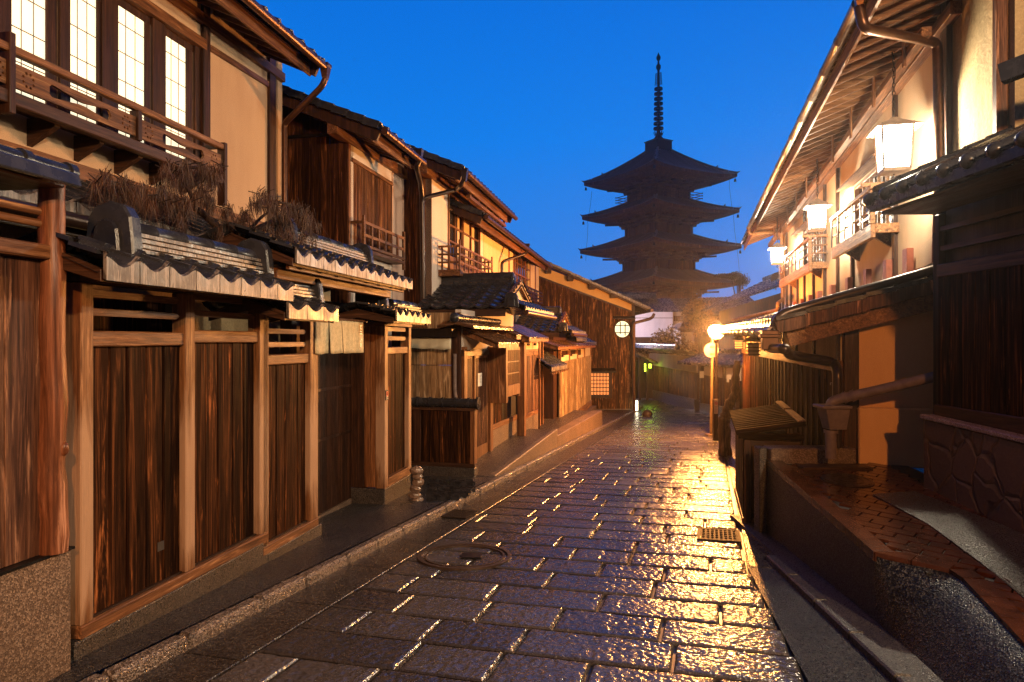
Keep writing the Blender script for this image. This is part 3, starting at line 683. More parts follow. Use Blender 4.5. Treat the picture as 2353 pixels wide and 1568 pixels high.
# curtain rod + noren (top-level)
yN0, yN1 = FA.y(722, .0), FA.y(833, .0); zN1, zN0 = FA.z(780, 735.5), FA.z(780, 811)
mb = MB()
L = yN1 - yN0; NP = 4
for pnl in range(NP):
    a = yN0 + L * pnl / NP + (.004 if pnl else 0); b = yN0 + L * (pnl + 1) / NP - .004; nu, nv = 12, 8; vs = []
    for j in range(nv + 1):
        f = j / nv
        for i in range(nu + 1):
            g_ = i / nu; yy = a + (b - a) * g_ + f * .010 * sin(pnl * 2.1) * (1 if pnl % 2 else -1); sag = .008 * sin(g_ * pi)
            vs.append((.01 + f * .018 * sin(g_ * 6.2 + pnl) + .004 * sin(g_ * 19 + pnl), yy, zN1 - (zN1 - zN0) * f - sag * f * (1 - pnl * .2) - pnl * .002 * f))
    mb.add(vs, [(j * (nu + 1) + i, j * (nu + 1) + i + 1, (j + 1) * (nu + 1) + i + 1, (j + 1) * (nu + 1) + i) for j in range(nv) for i in range(nu)], True)
tn = Thing('hemp_curtain', 'beige four panel hemp curtain hanging in the gateway', 'noren curtain', FA, (.01, (yN0 + yN1) / 2, zN1))
cl = tn.part('cloth', mb, M['cloth']); md = cl.modifiers.new('thickness', 'SOLIDIFY'); md.thickness = .004
mb = MB(); mb.tube([(.01, yN0 - .03, zN1 + .004), (.01, yN1 + .06, zN1 + .004)], .013, 8); tn.part('rod', mb, M['post_y'])
mb = MB(); cy = yN0 + L * .89
for sy, sz, ly, lz in ((0, .27, .05, .008), (-.01, .245, .008, .04), (.012, .235, .045, .008), (0, .205, .055, .008), (0, .18, .06, .008), (.0, .13, .008, .05), (.02, .12, .03, .008), (-.02, .10, .03, .008), (0, .07, .05, .008), (.015, .05, .008, .035), (-.015, .045, .03, .008)):
    mb.box(.034, .037, cy + sy - ly / 2, cy + sy + ly / 2, zN0 + sz - lz / 2 + .02, zN0 + sz + lz / 2 + .02)
tn.part('brush_writing', mb, M['white'])
# ------------------------------------------------------------------ third fence (gatepost pier)
v3 = .05; yC0, yC1 = FA.y(884, v3), FA.y(945, v3); zs = FA.z(900, 1104, v3)
t = Thing('pier_fence', 'narrow tiled fence pier with a deep wooden side facing up the street', 'fence', FA, (v3, yC0, FA.gz(v3, yC0)))
xL = -.42
mb = MB(); mb.box(xL, v3, yC0, FA.y(944, v3), FA.gz(0, yC1) - .1, zs - .06); t.part('stone_base', mb, M['granite_dark'], bev=.01)
yp = FA.y(889, v3)
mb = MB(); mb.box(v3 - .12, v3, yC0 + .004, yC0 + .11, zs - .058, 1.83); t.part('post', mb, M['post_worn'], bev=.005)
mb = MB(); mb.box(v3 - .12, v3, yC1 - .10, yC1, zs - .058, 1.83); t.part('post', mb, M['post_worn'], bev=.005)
mb = MB(); mb.box(xL, xL + .2, yC0 + .01, yC0 + .16, zs - .058, 1.83); t.part('post', mb, M['brown'], bev=.005)
mb = MB(); mb.boards((xL + .2, yC0 + .05), (v3 - .12, yC0 + .05), zs - .05, zs - .05, 1.83, 1.83, .03, 2); t.part('side_panel', mb, M['post'], bev=.003)
mb = MB(); mb.box(v3 - .10, v3 + .003, yC0 + .111, yC1 - .101, zs - .058, zs + .05); t.part('sill', mb, M['post_y'], bev=.005)
zr = FA.z(912, 806, v3)
mb = MB(); mb.box(v3 - .09, v3 - .012, yC0 + .111, yC1 - .101, zr - .04, zr + .045); t.part('middle_rail', mb, M['post_y'], bev=.006)
mb = MB(); mb.boards((v3 - .08, yC0 + .11), (v3 - .08, yC1 - .1), zs + .05, zs + .05, zr - .04, zr - .04, .03, 6, .005, .006); t.part('plank_panel', mb, M['plank'], bev=.003)
for py in (757, 778):
    mb = MB(); slat(mb, v3 - .03, yC0 + .11, yC1 - .12, FA.z(910, py, v3), .05, .03); t.part('slat', mb, M['post_y'])
mb = MB(); mb.box(xL, v3 - .002, yC0 + .005, yC1 + .05, 1.832, 1.875); t.part('beam', mb, M['post_y'], bev=.004)
small_roof(t, FA.y(904, .38), FA.y(983, .38), 0.0 - .05, 2.03, .38, 1.92, tw=.22, amp=.045, ed=.055)
ridge_y(t, -.05, FA.y(896, -.05), FA.y(950, -.05), 2.01, 3, .13, .034, .055, (0, 0), 1)
ridge_end(t, FA, -.09, FA.y(868, -.05), 1.96, 1.05)
mb = MB(); mb.tube([(-.05, FA.y(858, 0), 2.0), (-.05, FA.y(880, 0), 2.0)], .07, 14); mb.ball((-.05, FA.y(858, 0), 2.0), .08); t.part('ridge_tube', mb, M['tile_cap'])
# notice plate
mb = MB(); D0 = yC0 + .02; za, zb_ = FA.z(882, 898, v3), FA.z(882, 921, v3); mb.box(v3 + .002, v3 + .010, yC0 + .012, yC0 + .098, zb_, za)
tn = Thing('notice_plate', 'small black warning plate with a red circle on the pier post', 'sign', FA, (v3, yC0 + .05, zb_)); pl = tn.part('plate', mb, M['ink'])
mb = MB(); cy, cz = yC0 + .055, za - .045
for k in range(18):
    a0, a1 = 2 * pi * k / 18, 2 * pi * (k + 1) / 18
    mb.prism([(v3 + .0105, cy + r * cos(a), cz + r * sin(a)) for r, a in ((.034, a0), (.034, a1), (.025, a1), (.025, a0))], (.002, 0, 0))
mb.box(v3 + .0105, v3 + .0128, cy - .005, cy + .005, cz - .02, cz + .02); tn.part('symbol', mb, M['red'])
mb = MB()
for i in range(4): mb.box(v3 + .0105, v3 + .012, cy - .03, cy + .03 - .01 * (i % 2), zb_ + .012 + i * .013, zb_ + .016 + i * .013)
tn.part('lettering', mb, M['white'])
# stacked stones beside the pier
gs = G(957, 1150, .06); l = FA.loc(gs.x, gs.y, gs.z); t = Thing('stone_stack', 'short stack of rough stones beside the fence pier', 'stone stack', FA, l)
M['rock'] = plain('wet_rough_rock', (.20, .13, .09), .25, 0, .6, .5, 9, .8)
zz = l.z - .05
for k in range(6):
    mb = MB(); h_ = random.uniform(.075, .10); w_ = random.uniform(.075, .10); mb.ball((l.x + random.uniform(-.02, .02), l.y + random.uniform(-.02, .02), zz + h_ / 2), .5, 9, 6, (w_ * 1.8, w_ * 1.6, h_ * 1.15))
    mb.v = [(x + random.uniform(-.008, .008), y_ + random.uniform(-.008, .008), z + random.uniform(-.006, .006)) for x, y_, z in mb.v]; mb.sm = [False] * len(mb.sm)
    t.part('stone', mb, M['rock']); zz += h_ * .86
# ------------------------------------------------------------------ low cross fence with tube coping
F4 = Fr(-3.60, .26)
c4 = F4.loc(-.565, 10.25).y
def cw(px, py, c=c4): return F4.c(px, py, c)
x0, x1 = cw(944, 900).x - .35, cw(1090, 900).x; zt = cw(1050, 938).z; zb = cw(1050, 1075).z; gb = F4.gz(x1, c4)
t = Thing('low_cross_fence', 'low plank fence capped with a grey tile tube at the plank wall foot', 'fence', F4, (x1, c4, gb))
mb = MB(); mb.box(x0, x1, c4, c4 + .16, gb - .1, zb); t.part('stone_base', mb, M['granite_dark'], bev=.008)
mb = MB(); mb.box(x0, x1 - .002, c4 + .01, c4 + .12, zb + .001, zb + .06); t.part('bottom_rail', mb, M['brown_x'], bev=.004)
mb = MB(); mb.box(x1 - .07, x1 - .002, c4 + .005, c4 + .14, zb + .061, zt - .045); t.part('post', mb, M['post'], bev=.004)
mb = MB(); a = cw(949, 900).x; mb.box(a, a + .16 / 1.3, c4 + .005, c4 + .12, zb + .061, zt - .045); t.part('post', mb, M['brown'], bev=.004)
mb = MB(); mb.boards((x1 - .07, c4 + .055), (x0, c4 + .055), zb + .061, zb + .061, zt - .045, zt - .045, -.03, 8, .004, .002); t.part('plank_panel', mb, M['plank'], bev=.003)
mb = MB(); mb.box(x0, x1, c4 - .01, c4 + .15, zt - .044, zt); t.part('top_rail', mb, M['brown_x'], bev=.004)
mb = MB(); zc = zt + .07; mb.tube([(x0, c4 + .07, zc), (x1 + .02, c4 + .07, zc)], .072, 16)
for i in range(5): xx = cw(949 + i * 29.5, 900).x + .03; mb.tube([(xx, c4 + .07, zc), (xx + .035, c4 + .07, zc)], .086, 16)
mb.tube([(x1 + .02, c4 + .07, zc), (x1 + .05, c4 + .07, zc)], .098, 18); t.part('tile_cap', mb, M['tile_cap'])
# bed of upright broken tiles
mb = MB()
for i in range(150):
    px_, py_ = random.uniform(985, 1085), random.uniform(1108, 1150); g0 = G(px_, py_, .07); l = F4.loc(g0.x, g0.y, g0.z)
    if l.x > .70 or l.y > c4 - .02: continue
    a = random.uniform(-.3, .3); mb.beam((l.x - .05 * cos(a), l.y - .05 * sin(a), l.z + .015), (l.x + .05 * cos(a), l.y + .05 * sin(a), l.z + .015 + random.uniform(-.01, .01)), .012, .05)
struct('tile_shard_bed', mb, M['tile_cap'], F4, 'stuff')
# ================================================================== LEFT: upper houses
def poly_s(mb, fr, v, t, pts, zo=0):
    """outline given in photo pixels on the street-parallel plane v, thickness t away from the street (local x)"""
    return mb.prism([fr.q(px, py, v) for px, py in pts], (-t, 0, 0))
def poly_c(mb, fr, c, t, pts):
    return mb.prism([fr.c(px, py, c) for px, py in pts], (0, t, 0))
def bar_s(mb, fr, v, p, q, dz, dx):
    """bar between two photo points on plane v, height dz, depth dx behind the plane"""
    a = fr.q(*p, v); b = fr.q(*q, v); h_ = Vector((0, 0, dz / 2)); e = Vector((-dx, 0, 0))
    return mb.hexa([a - h_, a - h_ + e, b - h_ + e, b - h_, a + h_, a + h_ + e, b + h_ + e, b + h_])
def rect(mb, v0, v1, y0, y1, z0, z1): return mb.box(min(v0, v1), max(v0, v1), min(y0, y1), max(y0, y1), min(z0, z1), max(z0, z1))
def house_roof(t, fr, xe, ze, xr, zr, y0, y1, tw=.27, sl=.235, fascia='post_y', gutter=True, rafters=8, both=True, dark=False, soff=None):
    S = Vector((xr - xe, 0, zr - ze)); L = S.length; ns = round(L / sl); nu = round((y1 - y0) / tw); tw = (y1 - y0) / nu; sg = 1 if xe > xr else -1
    mb = MB(); mb.tiles((xe, y0, ze), (0, 1, 0), S, nu, ns, tw, L / ns, .045, .022, 6)
    for i in range(nu):
        yy = y0 + (i + 1) * tw
        mb.tube([(xe + sg * .02, yy, ze + .045), (xe - sg * .25, yy, ze + .045 + .25 * (zr - ze) / abs(xr - xe))], .042, 10)
    r = t.part('roof', mb, M['tile'])
    if both:
        mb = MB(); mb.tiles((2 * xr - xe, y0, ze), (0, 1, 0), Vector((xe - xr, 0, zr - ze)), nu, ns, tw, L / ns, .045, .022, 3); t.part('rear_slope', mb, M['tile'], r)
        mb = MB()
        for i in range(int((y1 - y0) / .35)): mb.tube([(xr, y0 + i * .35, zr + .12), (xr, y0 + i * .35 + .34, zr + .12)], .08, 10)
        mb.box(xr - .12, xr + .12, y0, y1, zr - .02, zr + .09); t.part('ridge', mb, M['tile_cap'], r)
    # verge tiles: stepped pieces down both gable edges, boards under them
    for yy, e in ((y0, -1), (y1, 1)):
        mb = MB(); bd = MB()
        for j in range(ns):
            a = Vector((xe, yy, ze)) + S * (j / ns); b = Vector((xe, yy, ze)) + S * ((j + 1.06) / ns)
            mb.beam(a + Vector((0, -e * .03, .03)), b + Vector((0, -e * .03, .012)), .13, .10)
        a = Vector((xe - sg * .03, yy - e * .07, ze - .10)); b = Vector((xr, yy - e * .07, zr - .12)); bd.beam(a, b, .05, .15)
        a = Vector((xe - sg * .3, yy - e * .15, ze - .12 + .3 * (zr - ze) / abs(xr - xe))); bd.beam(a, b + Vector((0, -e * .08, -.02)), .12, .08)
        t.part('verge_tiles', mb, M['tile_cap'], r); t.part('verge_board', bd, M['brown'], bev=.003)
    mb = MB(); mb.box(min(xe - sg * .12, xe - sg * .15), max(xe - sg * .12, xe - sg * .15), y0 + .06, y1 - .06, ze - .16, ze - .02); t.part('fascia', mb, M[fascia], bev=.004)
    sl_ = (zr - ze) / abs(xr - xe)
    mb = MB(); mb.prism([(xe - sg * .10, y0 + .08, ze - .015), (xe - sg * 1.25, y0 + .08, ze - .015 + 1.15 * sl_), (xe - sg * 1.25, y0 + .08, ze - .03 + 1.15 * sl_), (xe - sg * .10, y0 + .08, ze - .03)], (0, y1 - y0 - .16, 0)); t.part('soffit', mb, M[soff or 'brown_y'])
    mb = MB()
    for i in range(rafters):
        yy = y0 + .2 + (y1 - y0 - .4) * i / max(rafters - 1, 1); mb.beam((xe - sg * .155, yy, ze - .065), (xe - sg * 1.2, yy, ze - .065 + 1.05 * sl_), .045, .06)
    t.part('rafters', mb, M['post_x'])
    if gutter:
        mb = MB(); mb.tube([(xe + sg * .07, y0 + .02, ze - .045), (xe + sg * .07, y1 - .02, ze - .055)], .05, 10)
        n = int((y1 - y0) / .3)
        for i in range(n): mb.tube([(xe + sg * .07, y0 + .1 + i * .3, ze - .046), (xe + sg * .07, y0 + .115 + i * .3, ze - .046)], .056, 10)
        t.part('gutter', mb, M['copper'])
    return r
def rainpipe(t, pts, r=.035, head=None, mat='copper', name='downpipe', bands=()):
    mb = MB(); mb.tube(bend(pts, .09), r, 10)
    for b in bands: mb.tube([b - Vector((0, 0, .012)), b + Vector((0, 0, .012))], r * 1.2, 10)
    o = t.part(name, mb, M[mat])
    if head is not None:
        mb = MB(); mb.lathe(head, [(.035, -.16), (.05, -.12), (.075, 0), (.085, .02), (.085, .05), (.06, .05)], 4, False, True); t.part('rain_head', mb, M[mat], o)
    return o
# ---- H1 : nearest two-storey house with lit paper windows
FH1 = Fr(-4.9, .1874)
q1 = lambda x, y, v=0: FH1.q(*Q('c1', (x, y))[0], v)
yN, yE = FH1.y(-420), FH1.y(638)
zb0 = 3.03; zbe = 3.19; zE = q1(2280, 480).z + .02
t = Thing('townhouse', 'nearest townhouse on the left with tan plaster and four lit paper windows', 'house', FH1, (0, yE, 0))
mb = MB(); w1, w0 = 4.37 + .0, 3.50
wins = [(100, 412, 515), (598, 840, 880), (1007, 1245, 1295), (1408, 1595, 1655)]
zwt = (q1(1290, 235).z + q1(1420, 275).z) / 2; zwb = q1(1250, 1235).z
jw = [(FH1.y(a * .2711), FH1.y(c_ * .2711)) for a, b_, c_ in wins]
# wall below / above / piers
rect(mb, 0, -.15, yN, yE, zbe, zwb - .0); rect(mb, 0, -.15, yN, yE, zwt + .12, 5.55); rect(mb, 0, -.15, FH1.y(481), yE, zwb, zwt + .12)
rect(mb, 0, -.15, yE - .15, yE, 0, 5.9); 
t.part('wall', mb, M['plaster'])
mb = MB(); rect(mb, .0, -4.0, yE, yE + .12, 0, 5.6); mb.prism([(0, yE, 5.6), (-4, yE, 5.6), (-2.5, yE, 6.9)], (0, .12, 0)); t.part('end_wall', mb, M['plaster'])
mb = MB(); rect(mb, .035, -.1, yN, yE + .02, zb0, zbe); t.part('floor_beam', mb, M['post_y'], bev=.006)
mb = MB(); rect(mb, .0, -.15, yN, yE, 0, zb0 - .001); t.part('lower_wall', mb, M['plaster_old'])
mb = MB(); rect(mb, .045, -.08, yN, FH1.y(468), zwt + .085, zwt + .20); t.part('lintel_beam', mb, M['post_y'], bev=.005)
mb = MB(); zz = q1(1900, 500).z; a = q1(1765, 400); b = q1(2265, 715); mb.hexa([(x, y_, z + dz) for dz in (-.04, .03) for x, y_, z in ((-.05, a.y, a.z), (.03, a.y, a.z), (.03, b.y, b.z), (-.05, b.y, b.z))]); t.part('wall_beam', mb, M['post_y'], bev=.004)
for px0, px1 in ((614, 628), (461, 477)):
    mb = MB(); rect(mb, .04, -.12, FH1.y(px0), FH1.y(px1), zbe + .001 if px0 > 500 else zwb - .05, 5.5); t.part('post', mb, M['brown'], bev=.005)
piers = [(-60, 28), (139, 163), (236, 273), (352, 382), (449, 462)]
for a, b in piers:
    mb = MB(); rect(mb, .0, -.14, FH1.y(a), FH1.y(b), zwb - .04, zwt + .084); t.part('window_post', mb, M['brown'], bev=.005)
for (a, m_, c_) in wins:
    ya, ym, yc = [FH1.y(k * .2711) for k in (a, m_, c_)]
    mb = MB(); rect(mb, -.06, -.018, ym, ym + (yc - ym) * .82, zwb, zwt); rect(mb, -.06, -.03, ya, yc, zwt, zwt + .08); rect(mb, -.06, -.02, ya, yc, zwb - .06, zwb)
    wf = t.part('window', mb, M['brown'], bev=.003)
    mb = MB(); rect(mb, -.045, -.035, ya, ym, zwb, zwt); rect(mb, -.045, -.035, yc - .02, yc, zwb, zwt); t.part('lit_paper', mb, M['shoji'], wf)
    mb = MB(); 
    for k in (1, 2): yy = ya + (ym - ya) * k / 3; rect(mb, -.033, -.029, yy - .003, yy + .003, zwb, zwt)
    for k in range(1, 5): zz = zwb + (zwt - zwb) * k / 4.6; rect(mb, -.0335, -.0285, ya, ym, zz - .004, zz + .004)
    t.part('lattice', mb, M['pipe_grey'], wf)
    mb = MB(); rect(mb, -.04, -.02, yc - .018, yc - .008, zwb, zwt); t.part('metal_stile', mb, M['steel'], wf)
# balcony
vb = .36
B = lambda x, y: FH1.q(*Q('c1', (x, y))[0], vb)
def level(pts): return sum(B(*p).z for p in pts) / len(pts)
ya0, ya1, ym = FH1.y(-200, vb), B(1890, 0).y, B(1175, 0).y; yp0 = B(92, 0).y
mb = MB(); zr = level([(130, 462), (1880, 1215)]); rect(mb, vb - .06, vb + .01, ya0, ya1 + .05, zr - .03, zr + .03); t.part('hand_rail', mb, M['rail'], bev=.008)
zt0 = level([(135, 570), (1880, 1290)]); zt1 = level([(135, 780), (1880, 1425)])
# pierced board: two bays, each with flower holes and a bottle-shaped opening
brd = bpy.data.meshes.new('pierced_board')
def pierced(y0, y1, z0, z1, x, th):
    """board as a filled curve with real holes"""
    cu = bpy.data.curves.new('pierced_board', 'CURVE'); cu.dimensions = '2D'; cu.fill_mode = 'BOTH'; cu.extrude = th / 2
    def loop(pts):
        sp = cu.splines.new('POLY'); sp.points.add(len(pts) - 1)
        for i, (a, b) in enumerate(pts): sp.points[i].co = (a, b, 0, 1)
        sp.use_cyclic_u = True
    L, Hh = y1 - y0, z1 - z0
    loop([(0, 0), (L, 0), (L, Hh), (0, Hh)])
    for cx in (.10 * L, .90 * L):
        for k in range(8):
            a = 2 * pi * (k + .5) / 8; c_ = (cx + cos(a) * Hh * .26, Hh / 2 + sin(a) * Hh * .30)
            loop([(c_[0] + .011 * cos(b * pi / 4), c_[1] + .011 * sin(b * pi / 4)) for b in range(8)])
    m0, m1 = .25 * L, .76 * L; r = Hh * .27; c_ = Hh / 2
    loop([(m0, c_ - r * .6), (m0 + .02, c_ - r), (m0 + r, c_ - r), ((m0 + m1) / 2 - .03, c_ - r * .28), ((m0 + m1) / 2 + .03, c_ - r * .28), (m1 - r, c_ - r), (m1 - .02, c_ - r * .8), (m1, c_), (m1 - .02, c_ + r * .8), (m1 - r, c_ + r), ((m0 + m1) / 2 + .03, c_ + r * .28), ((m0 + m1) / 2 - .03, c_ + r * .28), (m0 + r, c_ + r), (m0 + .02, c_ + r), (m0, c_ + r * .6)])
    ob = bpy.data.objects.new('tmp', cu); COL.objects.link(ob); me = bpy.data.meshes.new_from_object(ob); bpy.data.objects.remove(ob)
    mb = MB(); mb.v = [(x + z, y0 + X, z0 + Y_) for X, Y_, z in (v.co for v in me.vertices)]; mb.f = [tuple(p.vertices) for p in me.polygons]; mb.sm = [False] * len(mb.f)
    bpy.data.meshes.remove(me); return mb
for a, b in ((yp0 + .03, ym - .02), (ym + .02, ya1 - .02), (ya0, yp0 - .03)):
    t.part('pierced_board', pierced(a, b, zt1, zt0, vb - .02, .025), M['rail'])
zl = level([(140, 850), (1870, 1475)])
mb = MB(); rect(mb, vb - .08, vb + .005, ya0, ya1 + .06, zl - .07, zl + .03); t.part('balcony_beam', mb, M['brown_y'], bev=.008)
mb = MB(); rect(mb, vb - .085, .03, ya0, ya1, zl - .0, zl + .025); t.part('balcony_floor', mb, M['brown_y'])
for k in range(7):
    yy = ya0 + (ya1 - ya0) * (k + .5) / 7; mb = MB(); mb.prism([(.0, yy, zl - .22), (vb - .1, yy, zl - .08), (vb - .1, yy, zl - .002), (0, yy, zl - .002)], (0, .05, 0)); t.part('bracket', mb, M['brown_x'])
for yy, za, zb_ in ((yp0, zr + .11, zl - .14), (ya1 + .03, zr + .05, zl - .30), (ym, zr - .031, zl + .03)):
    mb = MB(); rect(mb, vb - .075, vb + .02, yy - .025, yy + .025, zb_, za); t.part('balcony_post', mb, M['brown'], bev=.004)
for zz in (zr, (zt0 + zt1) / 2, zl):
    mb = MB(); rect(mb, .03, vb - .06, ya1 - .01, ya1 + .02, zz - .02, zz + .02); t.part('end_rail', mb, M['brown_x'])
# roof of H1: eave sweeps over the street front, its far verge shows against the sky
ve = .78; yv = FH1.Y(752, ve) * FH1.n; e1 = FH1.q(740, 150, ve); ze = e1.z
r = house_roof(t, FH1, ve, ze, -2.6, ze + 1.55, yN, e1.y, tw=.27, rafters=16)
rainpipe(t, [(ve + .07, e1.y - .05, ze - .2), (ve + .02, e1.y - .05, ze - .30), (.09, yE - .1 + .12, ze - .62), (.09, yE + .02, ze - .72), (.09, yE + .02, 2.9)], .04, Vector((ve + .07, e1.y - .05, ze - .06)))
mb = MB(); a = q1(1090, 0); b = q1(2265, 480); 
rect(mb, .06, -.06, yN, yE + .1, 5.18, 5.30); t.part('eave_beam', mb, M['post_y'], bev=.005)
# lean-to tiles at the foot of H1
e0 = FA.q(232, 492, -.6); e1_ = FA.q(438, 550, -.6); zl_ = (e0.z + e1_.z) / 2
th = Thing('lean_to_roof', 'wet tiled lean-to roof under the nearest townhouse, behind the board fence', 'roof', FA, (-.6, 6, zl_))
S = Vector((-1.12, 0, zb0 - zl_ - .03)); L = S.length
mb = MB(); ev = MB(); yl0, yl1 = FA.y(-250, -.6), FH1.y(640) - .35; nu = round((yl1 - yl0) / .27); mb.tiles((-.6, yl0, zl_), (0, 1, 0), S, nu, 6, (yl1 - yl0) / nu, L / 6, .05, .022, 6, eave=ev, edrop=.05)
for i in range(nu + 1):
    for j in range(6):
        a = Vector((-.6, yl0 + i * (yl1 - yl0) / nu, zl_ + .05)) + S * (j / 6); mb.beam(a + Vector((0, 0, .014)), a + S / 6 * 1.02, .04, .026)
t.part; th.part('roof_tiles', mb, M['tile']); th.part('eave_tiles', ev, M['tile_eave'])
mb = MB(); mb.box(-.66, -.62, yl0, yl1, zl_ - .16, zl_ - .06); th.part('fascia', mb, M['brown_y'])
mb = MB(); mb.tube([(-.53, yl0, zl_ - .08), (-.53, yl1, zl_ - .09)], .05, 10); th.part('gutter', mb, M['copper_dark'])
mb = MB(); mb.box(-1.7, -.9, yl0, yl1 - .2, 0, 2.45); th.part('shop_wall', mb, M['plaster_old'])
# ---- pine trained along the roofs
M['needle'] = plain('dry_pine_needles', (.055, .021, .009), .55, var=.6, sc=5)
M['pine_bark'] = wood('pine_bark', (.015, .009, .006), (.04, .022, .014), (.09, .05, .03), 'y', .7)
tp = Thing('pine_tree', 'drooping brown trained pine spread over the fence roofs', 'pine tree', FA, (-.5, 6, 0))
def PP(px, py, v): return FA.q(px, py, v)
limbs = [[(735, 700, -.35), (700, 610, -.3), (665, 520, -.35), (610, 520, -.3), (560, 545, -.35), (500, 520, -.45), (450, 480, -.5), (400, 470, -.5), (330, 450, -.5), (260, 440, -.55), (215, 430, -.55)],
         [(665, 520, -.35), (680, 480, -.3), (640, 465, -.35), (600, 470, -.4)], [(560, 545, -.35), (600, 500, -.4), (640, 475, -.3)],
         [(450, 480, -.5), (430, 430, -.45), (400, 400, -.45), (380, 385, -.45)], [(430, 430, -.45), (470, 410, -.4), (500, 400, -.4)], [(700, 610, -.3), (690, 560, -.2), (700, 500, -.2)],
         [(330, 450, -.5), (300, 430, -.5), (240, 415, -.5)], [(400, 400, -.45), (440, 385, -.4), (480, 390, -.4)]]
mb = MB(); nodes = []
for li, l in enumerate(limbs):
    pts = catm([PP(*p) for p in l], 5); r0 = .05 if li == 0 else .022; mb.tube(pts, [max(.006, r0 * (1 - .8 * i / len(pts))) for i in range(len(pts))], 7)
tp.part('branches', mb, M['pine_bark'])
mb = MB(); tw = MB()
clumps = [(225, 430, 18), (245, 410, 14), (262, 440, 16), (285, 425, 20), (305, 450, 18), (325, 440, 16), (345, 470, 22), (372, 440, 20), (385, 395, 20), (405, 415, 22), (425, 385, 16), (440, 405, 22), (465, 395, 20), (485, 415, 24), (500, 400, 18), (460, 450, 24), (430, 470, 24), (395, 470, 20), (415, 510, 18), (480, 470, 20),
          (520, 490, 16), (545, 520, 16), (510, 540, 18), (565, 500, 20), (590, 475, 18), (605, 455, 18), (625, 470, 18), (650, 490, 24), (675, 485, 24), (700, 505, 26), (715, 530, 22), (690, 545, 24), (660, 540, 24), (640, 560, 22), (665, 590, 26), (690, 600, 26), (705, 625, 20), (620, 530, 16), (580, 550, 16), (720, 560, 14)]
for cx, cy, r in clumps:
    for k in range(int(r * 1.0)):
        px = cx + random.gauss(0, r * .42); py = cy - 8 + random.gauss(0, r * .34); v = random.uniform(-.62, -.22) if cx < 600 else random.uniform(-.42, .02)
        a = PP(px, py, v); 
        for _ in range(12):
            d = Vector((random.gauss(0, .35), random.gauss(0, .35), -1.0 if random.random() < .9 else .8)).normalized(); ln = random.uniform(.06, .17) * (1 if d.z < 0 else .6)
            o = a + Vector((random.gauss(0, .012), random.gauss(0, .012), random.gauss(0, .02))); wv = Vector((random.uniform(-1, 1), random.uniform(-1, 1), 0)).normalized() * .0022
            e = o + d * ln; e.z -= ln * .25
            mb.add([o - wv, o + wv, e], [(0, 1, 2)])
        if k % 4 == 0: tw.tube([a, a + Vector((random.gauss(0, .05), random.gauss(0, .05), .03))], .004, 4)
tp.part('needles', mb, M['needle']); tp.part('twigs', tw, M['pine_bark'])['kind'] = 'stuff'
# ---- H2a : plank gabled house with lattice window
FH2 = Fr(-4.4, .2)
def s5(x, y, v=0): return FH2.q(*Q('c5', (x, y))[0], v)
cA = FH2.y(802); t = Thing('townhouse', 'charred plank gabled townhouse with a tall slatted window, second on the left', 'house', FH2, (0, cA, 0))
def cc(x, y, c): return FH2.c(*Q('c5', (x, y))[0], c)
vA = .7; eA = s5(900, 385, vA); eB = s5(1165, 560, vA); ze2 = (eA.z + eB.z) / 2; slp = .42
yEnd = FH2.y(991, .5)
mb = MB(); pts = 12
zt_at = lambda x: ze2 - .12 + (vA - x) * slp
mb.boards((0, cA), (-3.2, cA), 0, 0, zt_at(0), zt_at(-3.2), -.04, 22, .004, .004); t.part('gable_planks', mb, M['plank_soft'], bev=.003)
mb = MB(); mb.prism([(-.0, cA + .05, 0), (-3.2, cA + .05, 0), (-3.2, cA + .05, zt_at(-3.2)), (0, cA + .05, zt_at(0))], (0, .1, 0)); t.part('gable_wall', mb, M['plaster_w'])
yl, yr = FH2.y(Q('c5', (705, 0))[0][0]), FH2.y(Q('c5', (988, 0))[0][0])
zTop = (s5(705, 620).z + s5(985, 760).z) / 2; zMid = (s5(705, 1045).z + s5(990, 1130).z) / 2; zBot = (s5(705, 1205).z + s5(1000, 1335).z) / 2
mb = MB(); rect(mb, -.0, -.12, cA, yl, 1.6, ze2); t.part('corner_post', mb, M['post'], bev=.005)
mb = MB(); rect(mb, 0, -.1, yl, yr, zTop + .06, ze2 + .25); t.part('wall', mb, M['plaster_w']); mb = MB(); rect(mb, 0, -.1, yl, yr, 1.5, zBot); t.part('wall', mb, M['plaster_w'])
mb = MB(); rect(mb, -.01, -.1, yr + .03, FH2.y(992), 2.05, ze2 + .3); t.part('wall', mb, M['plaster_p'], label='pinkish plaster wall')
mb = MB(); rect(mb, .0, -.1, yr, yr + .03, 2.0, ze2); t.part('thin_post', mb, M['brown'])
mb = MB(); rect(mb, .05, -.1, yr - .03, FH2.y(992), 1.9, 2.05); t.part('base_beam', mb, M['brown_y'])
mb = MB(); rect(mb, .03, -.08, yl, yr, zTop, zTop + .06); t.part('lintel', mb, M['post_y'], bev=.004)
mb = MB()
n = 30
for i in range(n): yy = yl + (yr - yl) * (i + .5) / n; rect(mb, .0, -.03, yy - .011, yy + .011, zBot, zTop)
for k in range(1, 4): zz = zMid + (zTop - zMid) * k / 4; rect(mb, -.031, -.045, yl, yr, zz - .012, zz + .012)
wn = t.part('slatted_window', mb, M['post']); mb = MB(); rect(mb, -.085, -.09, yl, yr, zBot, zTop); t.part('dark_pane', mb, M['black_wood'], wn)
mb = MB(); vv = .22
for zz in (zMid, (zMid * .55 + zBot * .45), zBot + .07): rect(mb, vv, vv - .03, yl - .03, yr + .05, zz - .022, zz + .022)
for i in range(7): yy = yl + (yr - yl) * i / 6; rect(mb, vv + .004, vv - .026, yy - .022, yy + .022, zBot + .09, zMid - .02)
